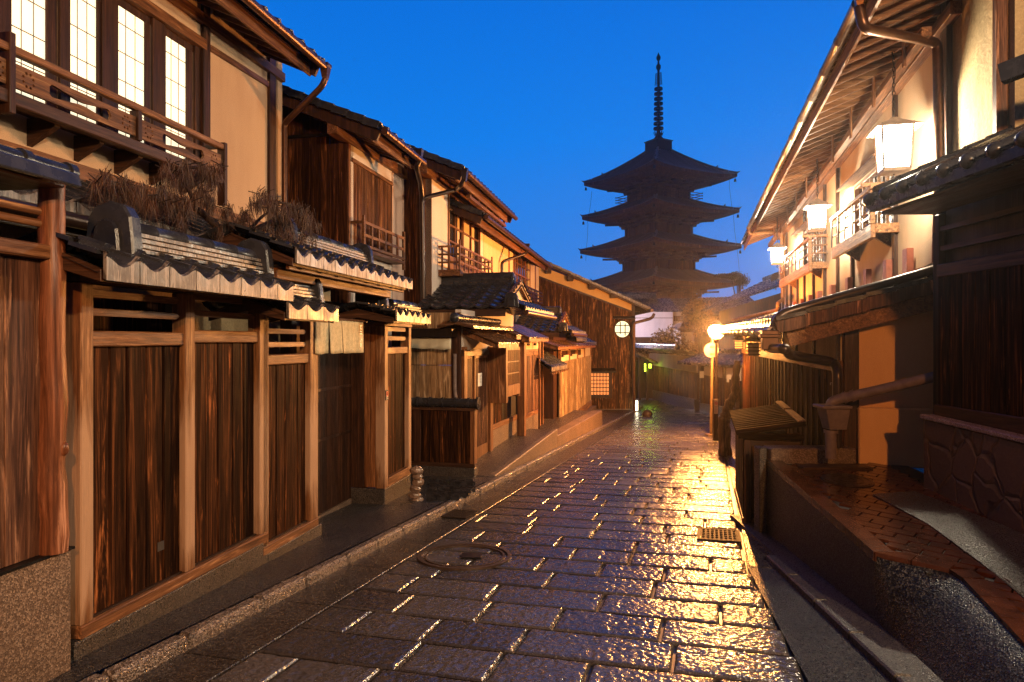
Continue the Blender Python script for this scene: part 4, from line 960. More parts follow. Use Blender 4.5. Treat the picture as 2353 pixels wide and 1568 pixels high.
rect(mb, vv, 0, yl - .03, yl + .01, zMid - .02, zMid + .02); rect(mb, vv, 0, yl - .03, yl + .01, zBot, zBot + .08); rect(mb, vv + .006, vv - .04, yr + .01, yr + .05, zBot - .12, zMid + .12)
rect(mb, vv + .002, -.0, yl - .03, yr + .05, zBot - .02, zBot + .03); rect(mb, vv + .004, vv - .04, yl - .04, yl - .0, zBot - .1, zMid + .1)
t.part('window_rail', mb, M['post_y'], bev=.003)
rainpoint = s5(1180, 560, vA)
house_roof(t, FH2, vA, ze2, -2.2, ze2 + 2.9 * slp, eA.y, eB.y + .15, rafters=6, soff='brown_y')
mb = MB(); rect(mb, .05, -.1, cA - .5, yEnd + .05, ze2 - .02, ze2 + .16); t.part('eave_beam', mb, M['post_y'], bev=.005)
mb = MB(); mb.tube([cc(200, 440, cA - .06), cc(640, 410, cA - .06)], .025, 6); t.part('bamboo_pole', mb, M['black_wood'])
# downpipe 1
hp = s5(1180, 540, .77); P1 = [hp - Vector((0, 0, .12)), s5(1160, 640, .72), s5(1190, 760, .60), s5(1200, 860, .55), s5(1207, 1560, .55)]
rainpipe(t, P1, .042, hp, 'copper_dark', bands=(s5(1203, 880, .55), s5(1205, 1240, .55)))
# ---- H2b
vF = .5; cB = FH2.y(970, vF) ; cB = FH2.y(992, vF)
t = Thing('townhouse', 'white plaster townhouse with a gridded balcony window, third on the left', 'house', FH2, (vF, cB, 0))
def f5(x, y): return FH2.q(*Q('c5', (x, y))[0], vF)
vB = 1.2; eA = s5(1480, 690, vB); eB = s5(1835, 965, vB); ze3 = (eA.z + eB.z) / 2; slp = .42
yR = FH2.y(1110, vF); p0, p1 = f5(1200, 0).y, f5(1262, 0).y
mb = MB(); rect(mb, vF + .01, vF - .2, cB - .02, p1, 1.3, ze3 + .2); t.part('corner_post', mb, M['post'], bev=.006)
mb = MB(); mb.boards((vF - .2, cB), (vF - 3.5, cB), 0, 0, ze3 + .3, ze3 + 1.7, -.04, 16); t.part('gable_planks', mb, M['plank_soft'])
wl, wr = f5(1385, 0).y, f5(1597, 0).y; zT = (f5(1385, 830).z + f5(1600, 955).z) / 2; zB_ = (f5(1385, 1420).z + f5(1600, 1400).z) / 2
mb = MB(); rect(mb, vF, vF - .1, p1, wl, 1.2, ze3 + .3); rect(mb, vF, vF - .1, wl, yR, zT, ze3 + .3); rect(mb, vF, vF - .1, wr, yR, 1.2, zT); rect(mb, vF, vF - .1, wl, wr, 1.2, zB_); t.part('wall', mb, M['plaster_w'])
mb = MB(); rect(mb, vF + .02, vF - .08, wl - .07, wl, zB_ - .3, zT + .25); rect(mb, vF + .02, vF - .08, wr, wr + .06, zB_ - .3, zT + .25); rect(mb, vF + .02, vF - .06, wl, wr, zT - .001, zT + .06); rect(mb, vF + .02, vF - .06, wl, wr, zB_ - .001, zB_ + .3); wf = t.part('window', mb, M['post'], bev=.004)
mb = MB(); ym_ = f5(1490, 0).y; zb2 = zB_ + .3
for a, b in ((wl, ym_ - .03), (ym_ + .03, wr)):
    for k in (0, .5, 1): yy = a + (b - a) * k; rect(mb, vF - .01, vF - .05, yy - .018, yy + .018, zb2, zT)
    for k in range(5): zz = zb2 + (zT - zb2) * k / 4; rect(mb, vF - .012, vF - .048, a, b, zz - .018, zz + .018)
t.part('glazing_bars', mb, M['post'], wf); mb = MB(); rect(mb, vF - .06, vF - .066, wl, wr, zb2, zT); t.part('pane', mb, M['glass'], wf)
mb = MB(); 
for k, (a, b) in enumerate(((wl, wl + .25), (ym_ - .3, ym_ - .15), (ym_ + .2, wr - .25))): rect(mb, vF - .052, vF - .058, a, b, zb2, zT)
t.part('curtain', mb, M['plaster_y'], wf)
vK = vF + .42; kl, kr = f5(1378, 0).y, None; kl = s5(1465, 0, vK).y; kr = s5(1690, 0, vK).y; kt = (s5(1465, 1200, vK).z + s5(1690, 1300, vK).z) / 2; kb = (s5(1465, 1400, vK).z + s5(1690, 1415, vK).z) / 2
mb = MB()
for zz in (kt, kt - (kt - kb) * .33, kt - (kt - kb) * .66, kb): rect(mb, vK, vK - .03, kl, kr, zz - .018, zz + .018); rect(mb, vF, vK, kl, kl + .03, zz - .018, zz + .018); rect(mb, vF, vK, kr - .03, kr, zz - .018, zz + .018)
for i in range(9): yy = kl + (kr - kl) * i / 8; rect(mb, vK + .004, vK - .026, yy - .02, yy + .02, kb, kt + (.12 if i in (0, 8) else 0))
for i in range(3): xx = vF + (vK - vF) * (i + .5) / 3; rect(mb, xx - .015, xx + .015, kl - .004, kl + .024, kb, kt)
t.part('balcony_rail', mb, M['post'], bev=.003); mb = MB(); rect(mb, vF, vK, kl, kr, kb - .10, kb - .02); t.part('balcony_floor', mb, M['post_y'], bev=.004)
house_roof(t, FH2, vB, ze3, -1.6, ze3 + 2.8 * slp, eA.y, eB.y, rafters=10)
mb = MB(); rect(mb, vF + .06, vF - .1, cB - .45, yR + .3, ze3 - .02, ze3 + .15); t.part('eave_beam', mb, M['post_y'], bev=.005)
mb = MB(); rect(mb, vF + .55, vF + .48, cB + .6, eB.y - .1, ze3 - .26, ze3 - .20)
for i in range(6): yy = cB + .7 + (eB.y - cB - .9) * i / 5; rect(mb, vF + .54, vF + .49, yy, yy + .05, ze3 - .2, ze3 + .1)
t.part('hanging_rail', mb, M['post_y'])
hp = s5(1495, 680, vB + .07); rainpipe(t, [hp - Vector((0, 0, .1)), s5(1470, 770, vB), s5(1440, 800, vB - .2), s5(1220, 855, .6), s5(1205, 875, .56)], .038, hp, 'copper_dark')
# ---- H3
def m6(x, y, v=vF): return FH2.q(*Q('m6', (x, y))[0], v)
cC = yR + .02; yS = FH2.y(1232, vF)
t = Thing('townhouse', 'cream plaster townhouse with small blue paned window, fourth on the left', 'house', FH2, (vF, cC, 0))
eA = FH2.q(1108, 512, 1.1); eB = FH2.q(1262, 600, 1.1); ze4 = (eA.z + eB.z) / 2
wl, wr = m6(868, 0).y, m6(970, 0).y; zT = (m6(868, 10).z + m6(970, 60).z) / 2; zB_ = (m6(868, 215).z + m6(970, 240).z) / 2
mb = MB(); rect(mb, vF, vF - .1, cC, wl, 1, ze4 + .3); rect(mb, vF, vF - .1, wl, yS + .6, zT, ze4 + .3); rect(mb, vF, vF - .1, wr, yS + .6, 1, zT); rect(mb, vF, vF - .1, wl, wr, 1, zB_); t.part('wall', mb, M['plaster_y'])
for pxx in (1168, 1181.5, 1229):
    mb = MB(); a = FH2.y(pxx, vF); rect(mb, vF + .02, vF - .08, a, a + .12, 1, ze4 + .2); t.part('post', mb, M['post'])
mb = MB(); rect(mb, vF + .02, vF - .08, wl - .06, wl, zB_ - .06, zT + .08); rect(mb, vF + .02, vF - .08, wr, wr + .06, zB_ - .06, zT + .08); rect(mb, vF + .02, vF - .08, wl, wr, zT, zT + .08); rect(mb, vF + .02, vF - .08, wl, wr, zB_ - .06, zB_); wf = t.part('window', mb, M['post'])
mb = MB(); 
for k in range(1, 4): yy = wl + (wr - wl) * k / 4; rect(mb, vF - .0, vF - .04, yy - .02, yy + .02, zB_, zT)
for k in range(1, 3): zz = zB_ + (zT - zB_) * k / 3; rect(mb, vF - .002, vF - .038, wl, wr, zz - .02, zz + .02)
t.part('glazing_bars', mb, M['post'], wf); mb = MB(); rect(mb, vF - .05, vF - .056, wl, wr, zB_, zT); t.part('pane', mb, M['glass'], wf)
mb = MB(); z1, z0 = m6(950, 250).z, m6(950, 320).z; a, b = m6(895, 0).y, m6(1006, 0).y
for k in range(7): yy = a + (b - a) * k / 6; rect(mb, vF + .25, vF + .22, yy - .02, yy + .02, z0, z1)
for k in range(4): zz = z0 + (z1 - z0) * k / 3; rect(mb, vF + .252, vF + .225, a, b, zz - .02, zz + .02)
rect(mb, vF, vF + .2, a, b, z0 - .05, z0 + .03); rect(mb, vF + .05, vF + .06, a, b, z0, z1); t.part('window_rail', mb, M['brown'])
house_roof(t, FH2, 1.1, ze4, -1.6, ze4 + 2.7 * .42, eA.y, eB.y, rafters=12)
hp = FH2.q(1212, 565, 1.17); rainpipe(t, [hp - Vector((0, 0, .12)), FH2.q(1208, 583, 1.1), FH2.q(1158, 600, .62), FH2.q(1153, 605, .58), FH2.q(1153, 640, .58), FH2.q(1153, 720, .58)], .04, hp, 'copper_dark')
# ---- BH brown plank house closing the view
YB = 29.0
def gB(x, y, Y=YB): return W(*Q('m6', (x, y))[0], Y)
t = Thing('plank_house', 'tall brown plank gable with round lit window closing the street', 'house', WORLD, (3, YB, gz(YB)))
X0, X1 = W(1228, 0, YB).x - 3.2, W(1455, 0, YB).x
pa, pb = W(1231.7, 633, YB), W(1455, 717, YB); mB = (pb.z - pa.z) / (pb.x - pa.x); zat = lambda x: pb.z + (x - pb.x) * mB
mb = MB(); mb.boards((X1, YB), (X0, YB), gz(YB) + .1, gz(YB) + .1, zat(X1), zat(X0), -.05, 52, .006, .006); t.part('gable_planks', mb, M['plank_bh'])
mb = MB(); pc, pd = W(1231.7, 607, YB), W(1453, 693, YB); m2 = (pd.z - pc.z) / (pd.x - pc.x); z2 = lambda x: pd.z + (x - pd.x) * m2
mb.hexa([(X0, YB + .051, gz(YB)), (X1, YB + .051, gz(YB)), (X1, YB + .25, gz(YB)), (X0, YB + .25, gz(YB)), (X0, YB + .051, z2(X0)), (X1, YB + .051, z2(X1)), (X1, YB + .25, z2(X1)), (X0, YB + .25, z2(X0))]); t.part('plaster_band', mb, plaster('yellow_plaster', (.72, .46, .18), (.64, .38, .14)))
mb = MB(); mb.hexa([(x, y_, zat(x) + dz) for dz in (-.06, .02) for x, y_ in ((X0, YB - .06), (X1, YB - .06), (X1, YB), (X0, YB))]); t.part('trim_board', mb, M['brown_x'])
mb = MB(); mb.box(X1 - .06, X1 + .06, YB - .07, YB + .1, gz(YB), zat(X1) + .45); t.part('corner_post', mb, M['brown'])
mb = MB(); mb.boards((X1 + .05, YB + .1), (X1 + 1.2, YB + 7), gz(YB), gz(YB + 7), zat(X1) + .3, zat(X1) + .3, .05, 30); t.part('side_planks', mb, M['plank_soft'])
mb = MB(); mb.box(X0, X1 + .1, YB - .03, YB + .3, gz(YB) - .2, gz(YB) + .1); t.part('stone_base', mb, M['granite'])
# roof slabs
ra, rb = W(1231, 592, YB - .7), W(1494, 711, YB - .7); mr = (rb.z - ra.z) / (rb.x - ra.x); xr_, xl_ = rb.x, X0 - 1.0; zr_ = lambda x: rb.z + (x - rb.x) * mr
mb = MB(); S = Vector((xl_ - xr_, 0, zr_(xl_) - zr_(xr_))); mb.tiles((xr_, YB - .65, zr_(xr_)), (0, 1, 0), S, 30, 26, .27, S.length / 26, .045, .03, 4); rr_ = t.part('roof', mb, M['tile'])
mb = MB(); 
for j in range(22):
    a = Vector((xr_, YB - .66, rb.z)) + S * (j / 22); b = Vector((xr_, YB - .66, rb.z)) + S * ((j + 1.05) / 22); mb.beam(a + Vector((0, 0, .035)), b + Vector((0, 0, .01)), .14, .09)
t.part('verge_tiles', mb, M['tile_eave'], rr_)
mb = MB(); mb.beam((xr_ - .05, YB - .6, zr_(xr_ - .05) - .05), (xl_, YB - .6, zr_(xl_) - .05), .05, .07); t.part('verge_board', mb, M['brown_x'])
mb = MB(); mb.hexa([(x, y_, zr_(x) + dz) for dz in (-.05, -.035) for x, y_ in ((xl_, YB - .62), (xr_ - .1, YB - .62), (xr_ - .1, YB + 7), (xl_, YB + 7))]); t.part('soffit', mb, M['post_y'])
for x, y in ((1085, 130), (1222, 178), (1358, 230), (1490, 284)):
    a = gB(x, y); mb = MB(); mb.box(a.x - .12, a.x + .12, YB - .5, YB + .05, a.z - .13, a.z + .08); t.part('purlin_end', mb, M['brown'])
c = gB(1550, 498); rd = 48 * .36631 / F * YB; mb = MB(); n = 32
mb.add([(c.x + rd * cos(2 * pi * k / n), YB - .065, c.z + rd * sin(2 * pi * k / n) * 1.08) for k in range(n)], [tuple(range(n))]); mb.add([(c.x + rd * cos(2 * pi * k / n), YB - .045, c.z + rd * sin(2 * pi * k / n) * 1.08) for k in range(n)], [tuple(range(n))])
M['round_pane'] = glow('round_lit_paper', (.90, 1.0, .70), 1.05, .12)
o = t.part('round_window', mb, M['round_pane'])
mb = MB(); rn = rd * 1.08
for k in range(n):
    a0, a1 = 2 * pi * k / n, 2 * pi * (k + 1) / n; mb.prism([(c.x + s_ * rd * cos(a), YB - .09, c.z + s_ * rd * 1.08 * sin(a)) for s_, a in ((.97, a0), (1.06, a0), (1.06, a1), (.97, a1))], (0, .04, 0))
t.part('round_frame', mb, M['brown'], o); mb = MB()
for fx in (-.27, .36): mb.box(c.x + fx * rd - .022, c.x + fx * rd + .022, YB - .075, YB - .067, c.z - (.62 if fx < 0 else .85) * rd, c.z + (.95 if fx < 0 else .8) * rd)
for fz in (-.45, .48): mb.box(c.x - .93 * rd, c.x + (.3 if fz < -1 else .85) * rd, YB - .078, YB - .068, c.z + fz * rd - .02, c.z + fz * rd + .02)
t.part('glazing_bars', mb, M['iron'], o)
def hood(x0, x1, y, th=.09, ov=.4):
    a, b = gB(x0, y), gB(x1, y); mb = MB(); mb.hexa([(a.x, YB - ov, a.z - th), (b.x, YB - ov, a.z - th), (b.x, YB - .05, a.z + .02), (a.x, YB - .05, a.z + .02), (a.x, YB - ov, a.z - th + .05), (b.x, YB - ov, a.z - th + .05), (b.x, YB - .05, a.z + .08), (a.x, YB - .05, a.z + .08)]); t.part('window_hood', mb, M['black_wood'])
hood(1490, 1626, 428, .06, .35); hood(1352, 1502, 752, .1, .55)
a, b = gB(1352, 770), gB(1467, 910); mb = MB(); mb.box(a.x, b.x, YB - .075, YB - .055, b.z, a.z); o = t.part('shoji_window', mb, M['shoji_dim'])
mb = MB()
for k in range(7): xx = a.x + (b.x - a.x) * k / 6; mb.box(xx - .016, xx + .016, YB - .095, YB - .076, b.z, a.z)
for k in range(7): zz = b.z + (a.z - b.z) * k / 6; mb.box(a.x, b.x, YB - .093, YB - .077, zz - .016, zz + .016)
t.part('lattice', mb, M['iron'], o); mb = MB(); mb.box(b.x, b.x + .12, YB - .12, YB - .05, b.z - .12, a.z + .03); mb.box(a.x - .1, b.x, YB - .12, YB - .05, b.z - .12, b.z); t.part('window_frame', mb, M['brown'], o)
a, b = gB(1580, 780), gB(1598, 896); mb = MB(); mb.box(a.x, b.x, YB - .09, YB - .055, b.z, a.z); t.part('name_board', mb, M['rail'])
gp = [W(*p, YB - .9) for p in Q('g2', (425, 500), (412, 530), (380, 545), (272, 572), (266, 590), (268, 1275))]
mb = MB(); mb.tube(bend(gp, .1), .06, 8); o = t.part('downpipe', mb, M['copper']); mb = MB(); mb.tube([(xr_ + .06, YB - .75, rb.z - .05), (xr_ + .06, YB + 6, rb.z - .05)], .07, 8); t.part('gutter', mb, M['copper'])
g0 = W(1462, 947, 28.6); mb = MB(); z0, z1 = gz(28.6), W(0, 921, 28.6).z; mb.box(g0.x - .06, g0.x + .06, 28.55, 28.67, z0 + .05, z1); M['lamp_w'] = glow('lit_acrylic', (1.0, .88, .6), 9)
tn = Thing('floor_lantern', 'small white lit floor lantern at the corner of the brown plank house', 'lantern', WORLD, (g0.x, 28.6, z0)); tn.part('lamp_body', mb, M['lamp_w'])
mb = MB(); mb.box(g0.x - .075, g0.x + .075, 28.53, 28.69, z0, z0 + .05); mb.box(g0.x - .07, g0.x + .07, 28.54, 28.68, z1, z1 + .03); tn.part('frame', mb, M['iron'])
# mossy round stone
g0 = G(1487, 957); mb = MB(); mb.ball((g0.x, g0.y, g0.z + .09), .5, 12, 8, (.36, .32, .34)); mb.v = [(x + .02 * sin(9 * z + x * 7), y_, z) for x, y_, z in mb.v]
solo('boulder', mb, plain('dark_wet_rock', (.05, .032, .02), .35, 0, .4, .5, 9, .8), WORLD, g0, 'dark rounded stone on the street beside the floor lantern', 'stone')
# ================================================================== LEFT: ground-floor row (frame F4)
def b2(x, y, v=0): return F4.q(*Q('b2', (x, y))[0], v)
def b3(x, y, v=0): return F4.q(*Q('b3', (x, y))[0], v)
def b5(x, y, v=0): return F4.q(*Q('b5', (x, y))[0], v)
ZT = -.30
# terraces stepping along the kerb
def edge_pt(Y, off, z): X = -3.12 + .29 * Y - .115 + off; return F4.loc(X, Y, z)
def terr(Ya, Yb, za, zb, name_mat, edge=.10):
    o = [edge_pt(Ya, -edge, za), edge_pt(Yb, -edge, zb)]; i0 = F4.loc(*F4.wor(-.3, o[0].y)[:2], za); 
    mb = MB(); lo = [Vector((-.3, o[0].y, -1.6)), Vector((o[0].x, o[0].y, -1.6)), Vector((o[1].x, o[1].y, -1.6)), Vector((-.3, o[1].y, -1.6))]
    hi = [Vector((-.3, o[0].y, za)), o[0], o[1], Vector((-.3, o[1].y, zb))]; mb.hexa(lo + hi); struct('terrace', mb, name_mat, F4, bev=.008)
    e = [edge_pt(Ya, -edge + .003, za + .012), edge_pt(Ya, 0, za + .012), edge_pt(Yb, 0, zb + .012), edge_pt(Yb, -edge + .003, zb + .012)]
    mb = MB(); mb.hexa([Vector((p.x, p.y, -1.6)) for p in e] + e); struct('terrace_edge', mb, M['granite'], F4, bev=.012)
terr(10.3, 14.5, -.39, -.225, M['asphalt_brown'])
terr(14.52, 20.5, -.37, -.44, M['asphalt_brown'], .3)
mb = MB(); mb.box(-.3, .75, F4.loc(-3.12 + .29 * 9.9, 9.9).y, F4.loc(-3.12 + .29 * 10.28, 10.28).y, -1.5, -.40); struct('terrace', mb, M['asphalt_brown'], F4)
ZT2 = -.45
# ---- corner house with hip-gable roof
c5_ = F4.y(1060) ; xw = 0
t = Thing('corner_house', 'low plank sided house with hipped wet tile roof and lattice doors', 'house', F4, (0, c5_, ZT))
x0 = F4.c(930, 850, c5_).x
def c_(x, y, c=c5_): return F4.c(*Q('b2', (x, y))[0], c)
ztp = c_(600, 1000).z; zmid = c_(600, 1248).z
xg = F4.c(1040, 850, c5_).x
mb = MB(); mb.boards((xg, c5_), (x0, c5_), -.7, -.7, zmid, zmid, -.03, 6, .005, .005, .2); t.part('gable_planks', mb, M['plank_old'], label='pale lower planks', bev=.003)
mb = MB(); mb.boards((xg, c5_), (x0, c5_), zmid + .008, zmid + .008, 2.1, 2.1, -.03, 6, .005, .005, .2); t.part('gable_planks', mb, M['plank_old'], bev=.003)
mb = MB(); mb.box(xg, 0, c5_ - .06, c5_ + .1, -.7, 2.1); t.part('corner_post', mb, M['brown'], bev=.006)
p = F4.c(1046, 800, c5_ - .1); mb = MB(); mb.tube([(p.x, c5_ - .12, 1.45), (p.x - .0, c5_ - .12, .9), (p.x + .07, c5_ - .12, .2), (p.x + .07, c5_ - .12, -.1)], .03, 8); t.part('downpipe', mb, M['pipe_grey'])
# street wall pieces
yDa, yDm, yDb = F4.y(1067), F4.y(1088.5), F4.y(1121); zDt = (b2(1010, 1115).z + b2(1300, 1120).z) / 2; zDb = (b3(1150, 970).z + b3(1300, 880).z) / 2
def lattice(t, ya, yb, z0, z1, v=0, n=16, name='lattice_door', kick=True):
    mb = MB(); rect(mb, v - .02, v - .05, ya, ya + .05, z0, z1); rect(mb, v - .02, v - .05, yb - .05, yb, z0, z1); rect(mb, v - .02, v - .05, ya + .05, yb - .05, z1 - .05, z1)
    k = .20 if kick else .05
    rect(mb, v - .02, v - .05, ya + .05, yb - .05, z0, z0 + k); o = t.part(name, mb, M['post'], bev=.003)
    mb = MB()
    for i in range(n): yy = ya + .05 + (yb - ya - .1) * (i + .5) / n; rect(mb, v - .025, v - .045, yy - .008, yy + .008, z0 + k, z1 - .05)
    for zz in (z0 + (z1 - z0) * .38, z0 + (z1 - z0) * .68): rect(mb, v - .046, v - .056, ya + .05, yb - .05, zz - .01, zz + .01)
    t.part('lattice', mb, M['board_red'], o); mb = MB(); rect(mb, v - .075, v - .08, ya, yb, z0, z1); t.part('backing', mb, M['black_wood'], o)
lattice(t, yDa, yDm, zDb, zDt, 0, 14); lattice(t, yDm + .02, yDb - .02, zDb, zDt, .03, 18)
for a, b in ((F4.y(1060.5), yDa), (yDb, F4.y(1127.5))):
    mb = MB(); rect(mb, .05, -.1, a, b, ZT - .1, zDt + .15); t.part('door_post', mb, M['post'], bev=.005)
mb = MB(); rect(mb, .06, -.1, yDa - .1, yDb + .1, ZT - .1, zDb); t.part('threshold', mb, M['granite'])
mb = MB(); rect(mb, .04, -.1, F4.y(1060), yDb + .1, zDt + .0, zDt + .1); t.part('lintel', mb, M['brown_y'])
mb = MB(); rect(mb, 0, -.1, F4.y(1060), F4.y(1127), zDt + .1, 2.15); rect(mb, 0, -.12, F4.y(1126), F4.y(1179.5), 1.5, 2.28); t.part('wall', mb, M['plaster_w'])
y1, y2, y3 = F4.y(1128), F4.y(1157), F4.y(1194.5)
mb = MB(); rect(mb, -.03, -.15, y1, y3, .35, 1.5); t.part('grey_wall', mb, M['plaster_p'])
zsb = b3(1440, 525).z
mb = MB(); mb.boards((.0, y1), (.0, y2 + .3), zsb, zsb, zsb + .62, zsb + .62, -.03, 12, .012, .004); t.part('ribbed_boards', mb, M['plank'])
mb = MB(); rect(mb, .03, -.1, y1, y3, zsb - .10, zsb); t.part('sill', mb, M['post_y'], bev=.005)
mb = MB(); rect(mb, .02, -.2, y1, y3 + .2, ZT - .1, zsb - .101); t.part('stone_base', mb, M['granite'], bev=.006)
mb = MB(); rect(mb, .0, -.03, y2 - .1, y3, zsb, .82); t.part('dark_recess', mb, M['black_wood'])
# bay window
vb_ = .35; ya, yb = F4.y(1167, vb_), F4.y(1194, vb_); z1, z0 = 1.54, .65
mb = MB(); rect(mb, .0, vb_, ya - .12, ya, z0 - .1, z1); rect(mb, 0, vb_, yb, yb + .04, z0 - .05, z1); rect(mb, vb_ - .05, vb_, ya, yb, z0, z0 + .2); rect(mb, vb_ - .05, vb_, ya, yb, z1 - .06, z1); rect(mb, .0, vb_ - .05, ya, yb, z0, z0 + .04)
o = t.part('bay_window', mb, M['post'], bev=.004); mb = MB()
for i in range(15): yy = ya + (yb - ya) * (i + .5) / 15; rect(mb, vb_ - .035, vb_ - .015, yy - .010, yy + .010, z0 + .2, z1 - .06)
for k in (1, 2): zz = z0 + .2 + (z1 - z0 - .26) * k / 3; rect(mb, vb_ - .012, vb_ - .03, ya, yb, zz - .012, zz + .012)
t.part('lattice', mb, M['post'], o); mb = MB(); rect(mb, vb_ - .07, vb_ - .075, ya, yb, z0 + .2, z1 - .06); t.part('backing', mb, M['board_red'], o)
mb = MB(); a = F4.y(1196, .2); rect(mb, .28, .13, a, a + .16, ZT + .0, 1.62); t.part('street_post', mb, M['post'], bev=.006)
# board canopies
def canopy(t, px0, px1, vt, vf, zt, zf, n=9, th=.03, name='board_canopy', mat='bark_board'):
    y0, y1 = px0, px1; mb = MB()
    for i in range(n):
        a = y0 + (y1 - y0) * i / n; b = y0 + (y1 - y0) * (i + 1) / n - .006; dz = random.uniform(-.004, .004)
        mb.hexa([(vt, a, zt + dz), (vf, a, zf + dz), (vf, b, zf + dz), (vt, b, zt + dz), (vt, a, zt + th + dz), (vf, a, zf + th + dz), (vf, b, zf + th + dz), (vt, b, zt + th + dz)])
    o = t.part(name, mb, M[mat], bev=.003)
    mb = MB(); mb.box(vf - .05, vf - .01, y0 + .03, y1 - .03, zf - .06, zf - .0); 
    for yy in (y0 + .02, y1 - .06): mb.hexa([(vt, yy, zt - .09), (vf - .06, yy, zf - .06), (vf - .06, yy + .04, zf - .06), (vt, yy + .04, zt - .09), (vt, yy, zt - .005), (vf - .06, yy, zf), (vf - .06, yy + .04, zf), (vt, yy + .04, zt - .005)])
    for k in range(int((y1 - y0) / .16)): yy = y0 + .1 + k * .16; mb.beam((vt, yy, zt - .03), (vf - .055, yy, zf - .03), .03, .04)
    t.part('canopy_frame', mb, M['post'], o); return o
canopy(t, F4.y(1062), F4.y(1194, .6), 0, .6, 1.84, 1.60, 12)
canopy(t, F4.y(1133), F4.y(1205, .5), -.1, .45, 1.96, 1.74, 8, mat='bark_board')
# gabled little board roof with tube ridge over the gable wall
pr = c_(880, 625, c5_ - .45); mb = MB(); xr, zr = pr.x, pr.z
for sg, e in ((-1, c_(660, 770, c5_ - .4)), (1, c_(1140, 770, c5_ - .4))):
    for k in range(8):
        a = c5_ - .45 + k * .3; mb.hexa([(xr, a, zr - .10), (e.x, a, e.z), (e.x, a + .293, e.z), (xr, a + .293, zr - .10), (xr, a, zr - .05), (e.x, a, e.z + .05), (e.x, a + .293, e.z + .05), (xr, a + .293, zr - .05)])
o = t.part('small_board_roof', mb, M['bark_board'], bev=.004)
mb = MB(); mb.tube([(xr, c5_ - .45, zr), (xr, c5_ + 2.0, zr)], .055, 14); mb.ball((xr, c5_ - .46, zr), .078); mb.tube([(xr, c5_ - .2, zr), (xr, c5_ - .16, zr)], .066, 12); t.part('ridge_tube', mb, M['tile_cap'], o)
mb = MB(); mb.box(x0, xg + .1, c5_ - .32, c5_ - .0, c_(600, 880).z + .0, c_(600, 770).z); t.part('eave_box', mb, M['black_wood']); mb = MB(); za = c_(600, 765).z; mb.tube([(x0, c5_ - .33, za + .02), (F4.c(1000, 740, c5_).x, c5_ - .33, za + .02)], .022, 8); t.part('bamboo_pole', mb, M['rail'])
# hip-gable roofs facing up the street
def cross_roof(t, fr, ye, ze, yr, zr, xa, xb, tw=.26, gab=True, v_h=.22, side_drop=.3, lname='roof'):
    """ridge runs away from the street; visible slope faces the viewer; gable triangle to the street"""
    S = Vector((0, yr - ye, zr - ze)); L = S.length; ns = max(3, round(L / .2)); nu = round((xb - xa) / tw)
    mb = MB(); mb.tiles((xa, ye, ze), (1, 0, 0), S, nu, ns, (xb - xa) / nu, L / ns, .045, .028, 6)
    mb.tiles((xa, 2 * yr - ye, ze), (1, 0, 0), Vector((0, ye - yr, zr - ze)), nu, ns, (xb - xa) / nu, L / ns, .045, .028, 4)
    o = t.part(lname, mb, M['tile'])
    mb = MB(); w_ = .10
    for k in range(3):
        m = int((xb - xa) / .3)
        for i in range(m): mb.box(xa + (xb - xa - v_h) * i / m, xa + (xb - xa - v_h) * (i + 1) / m - .005, yr - w_ + .01 * k, yr + w_ - .01 * k, zr - .03 + k * .055, zr + .02 + k * .055)
    mb.tube([(xa, yr, zr + .15), (xb - v_h + .04, yr, zr + .15)], .06, 12); t.part('ridge', mb, M['tile_cap'], o)
    ridge_end(t, fr, xb - v_h + .03, yr, zr - .02, .62, ax='x', parent=o)
    mb = MB(); hy = (yr - ye) * .62; hz = (zr - ze) * .62
    mb.prism([(xb - .10, yr - hy, zr - hz - .02), (xb - .10, yr, zr - .02), (xb - .10, yr + hy, zr - hz - .02)], (-.03, 0, 0)); t.part('gable_board', mb, M['plaster_y'], o)
    mb = MB()
    for sgn in (-1, 1): mb.beam((xb - .05, yr + sgn * hy * 1.05, zr - hz * 1.05), (xb - .05, yr, zr + .0), .05, .14)
    mb.beam((xb - .07, yr - hy, zr - hz - .02), (xb - .07, yr + hy, zr - hz - .02), .05, .08); t.part('bargeboard', mb, M['post_y'], o)
    # side lean under the gable
    mb = MB(); ev = MB(); mb.tiles((xb + .32, ye, ze - .02), (0, 1, 0), Vector((-.42, 0, .20)), round(2 * (yr - ye) / .2), 2, .2, .23, .04, .02, 6, eave=ev, edrop=.05); t.part('side_tiles', mb, M['tile'], o); t.part('eave_tiles', ev, M['tile_eave'], o)
    ridge_end(t, fr, xb + .12, ye - .02, ze - .0, .75, parent=o)
    mb = MB(); mb.tube([(xb + .36, ye, ze - .08), (xb + .36, 2 * yr - ye, ze - .09)], .045, 10); t.part('gutter', mb, M['copper'], o)
    mb = MB(); mb.box(xa, xb, ye + .02, ye + .06, ze - .14, ze - .02); t.part('fascia', mb, M['brown_x'], o)
    return o
# gable roof A
YA = 11.3; kx = F4.c(1160, 700, 0)
ye = F4.loc(-.0105 * YA, YA).y; xb = F4.c(1160, 700, ye).x; xa = F4.c(957, 700, ye).x; zeA = F4.c(1100, 708, ye).z; yr = ye + 1.25; zrA = F4.c(1150, 652, yr).z
cross_roof(t, F4, ye, zeA, yr, zrA, xa, xb)
mb = MB(); rect(mb, 0, xa + .3, ye + .35, ye + .45, 1.7, zeA); t.part('end_wall', mb, M['brown'])
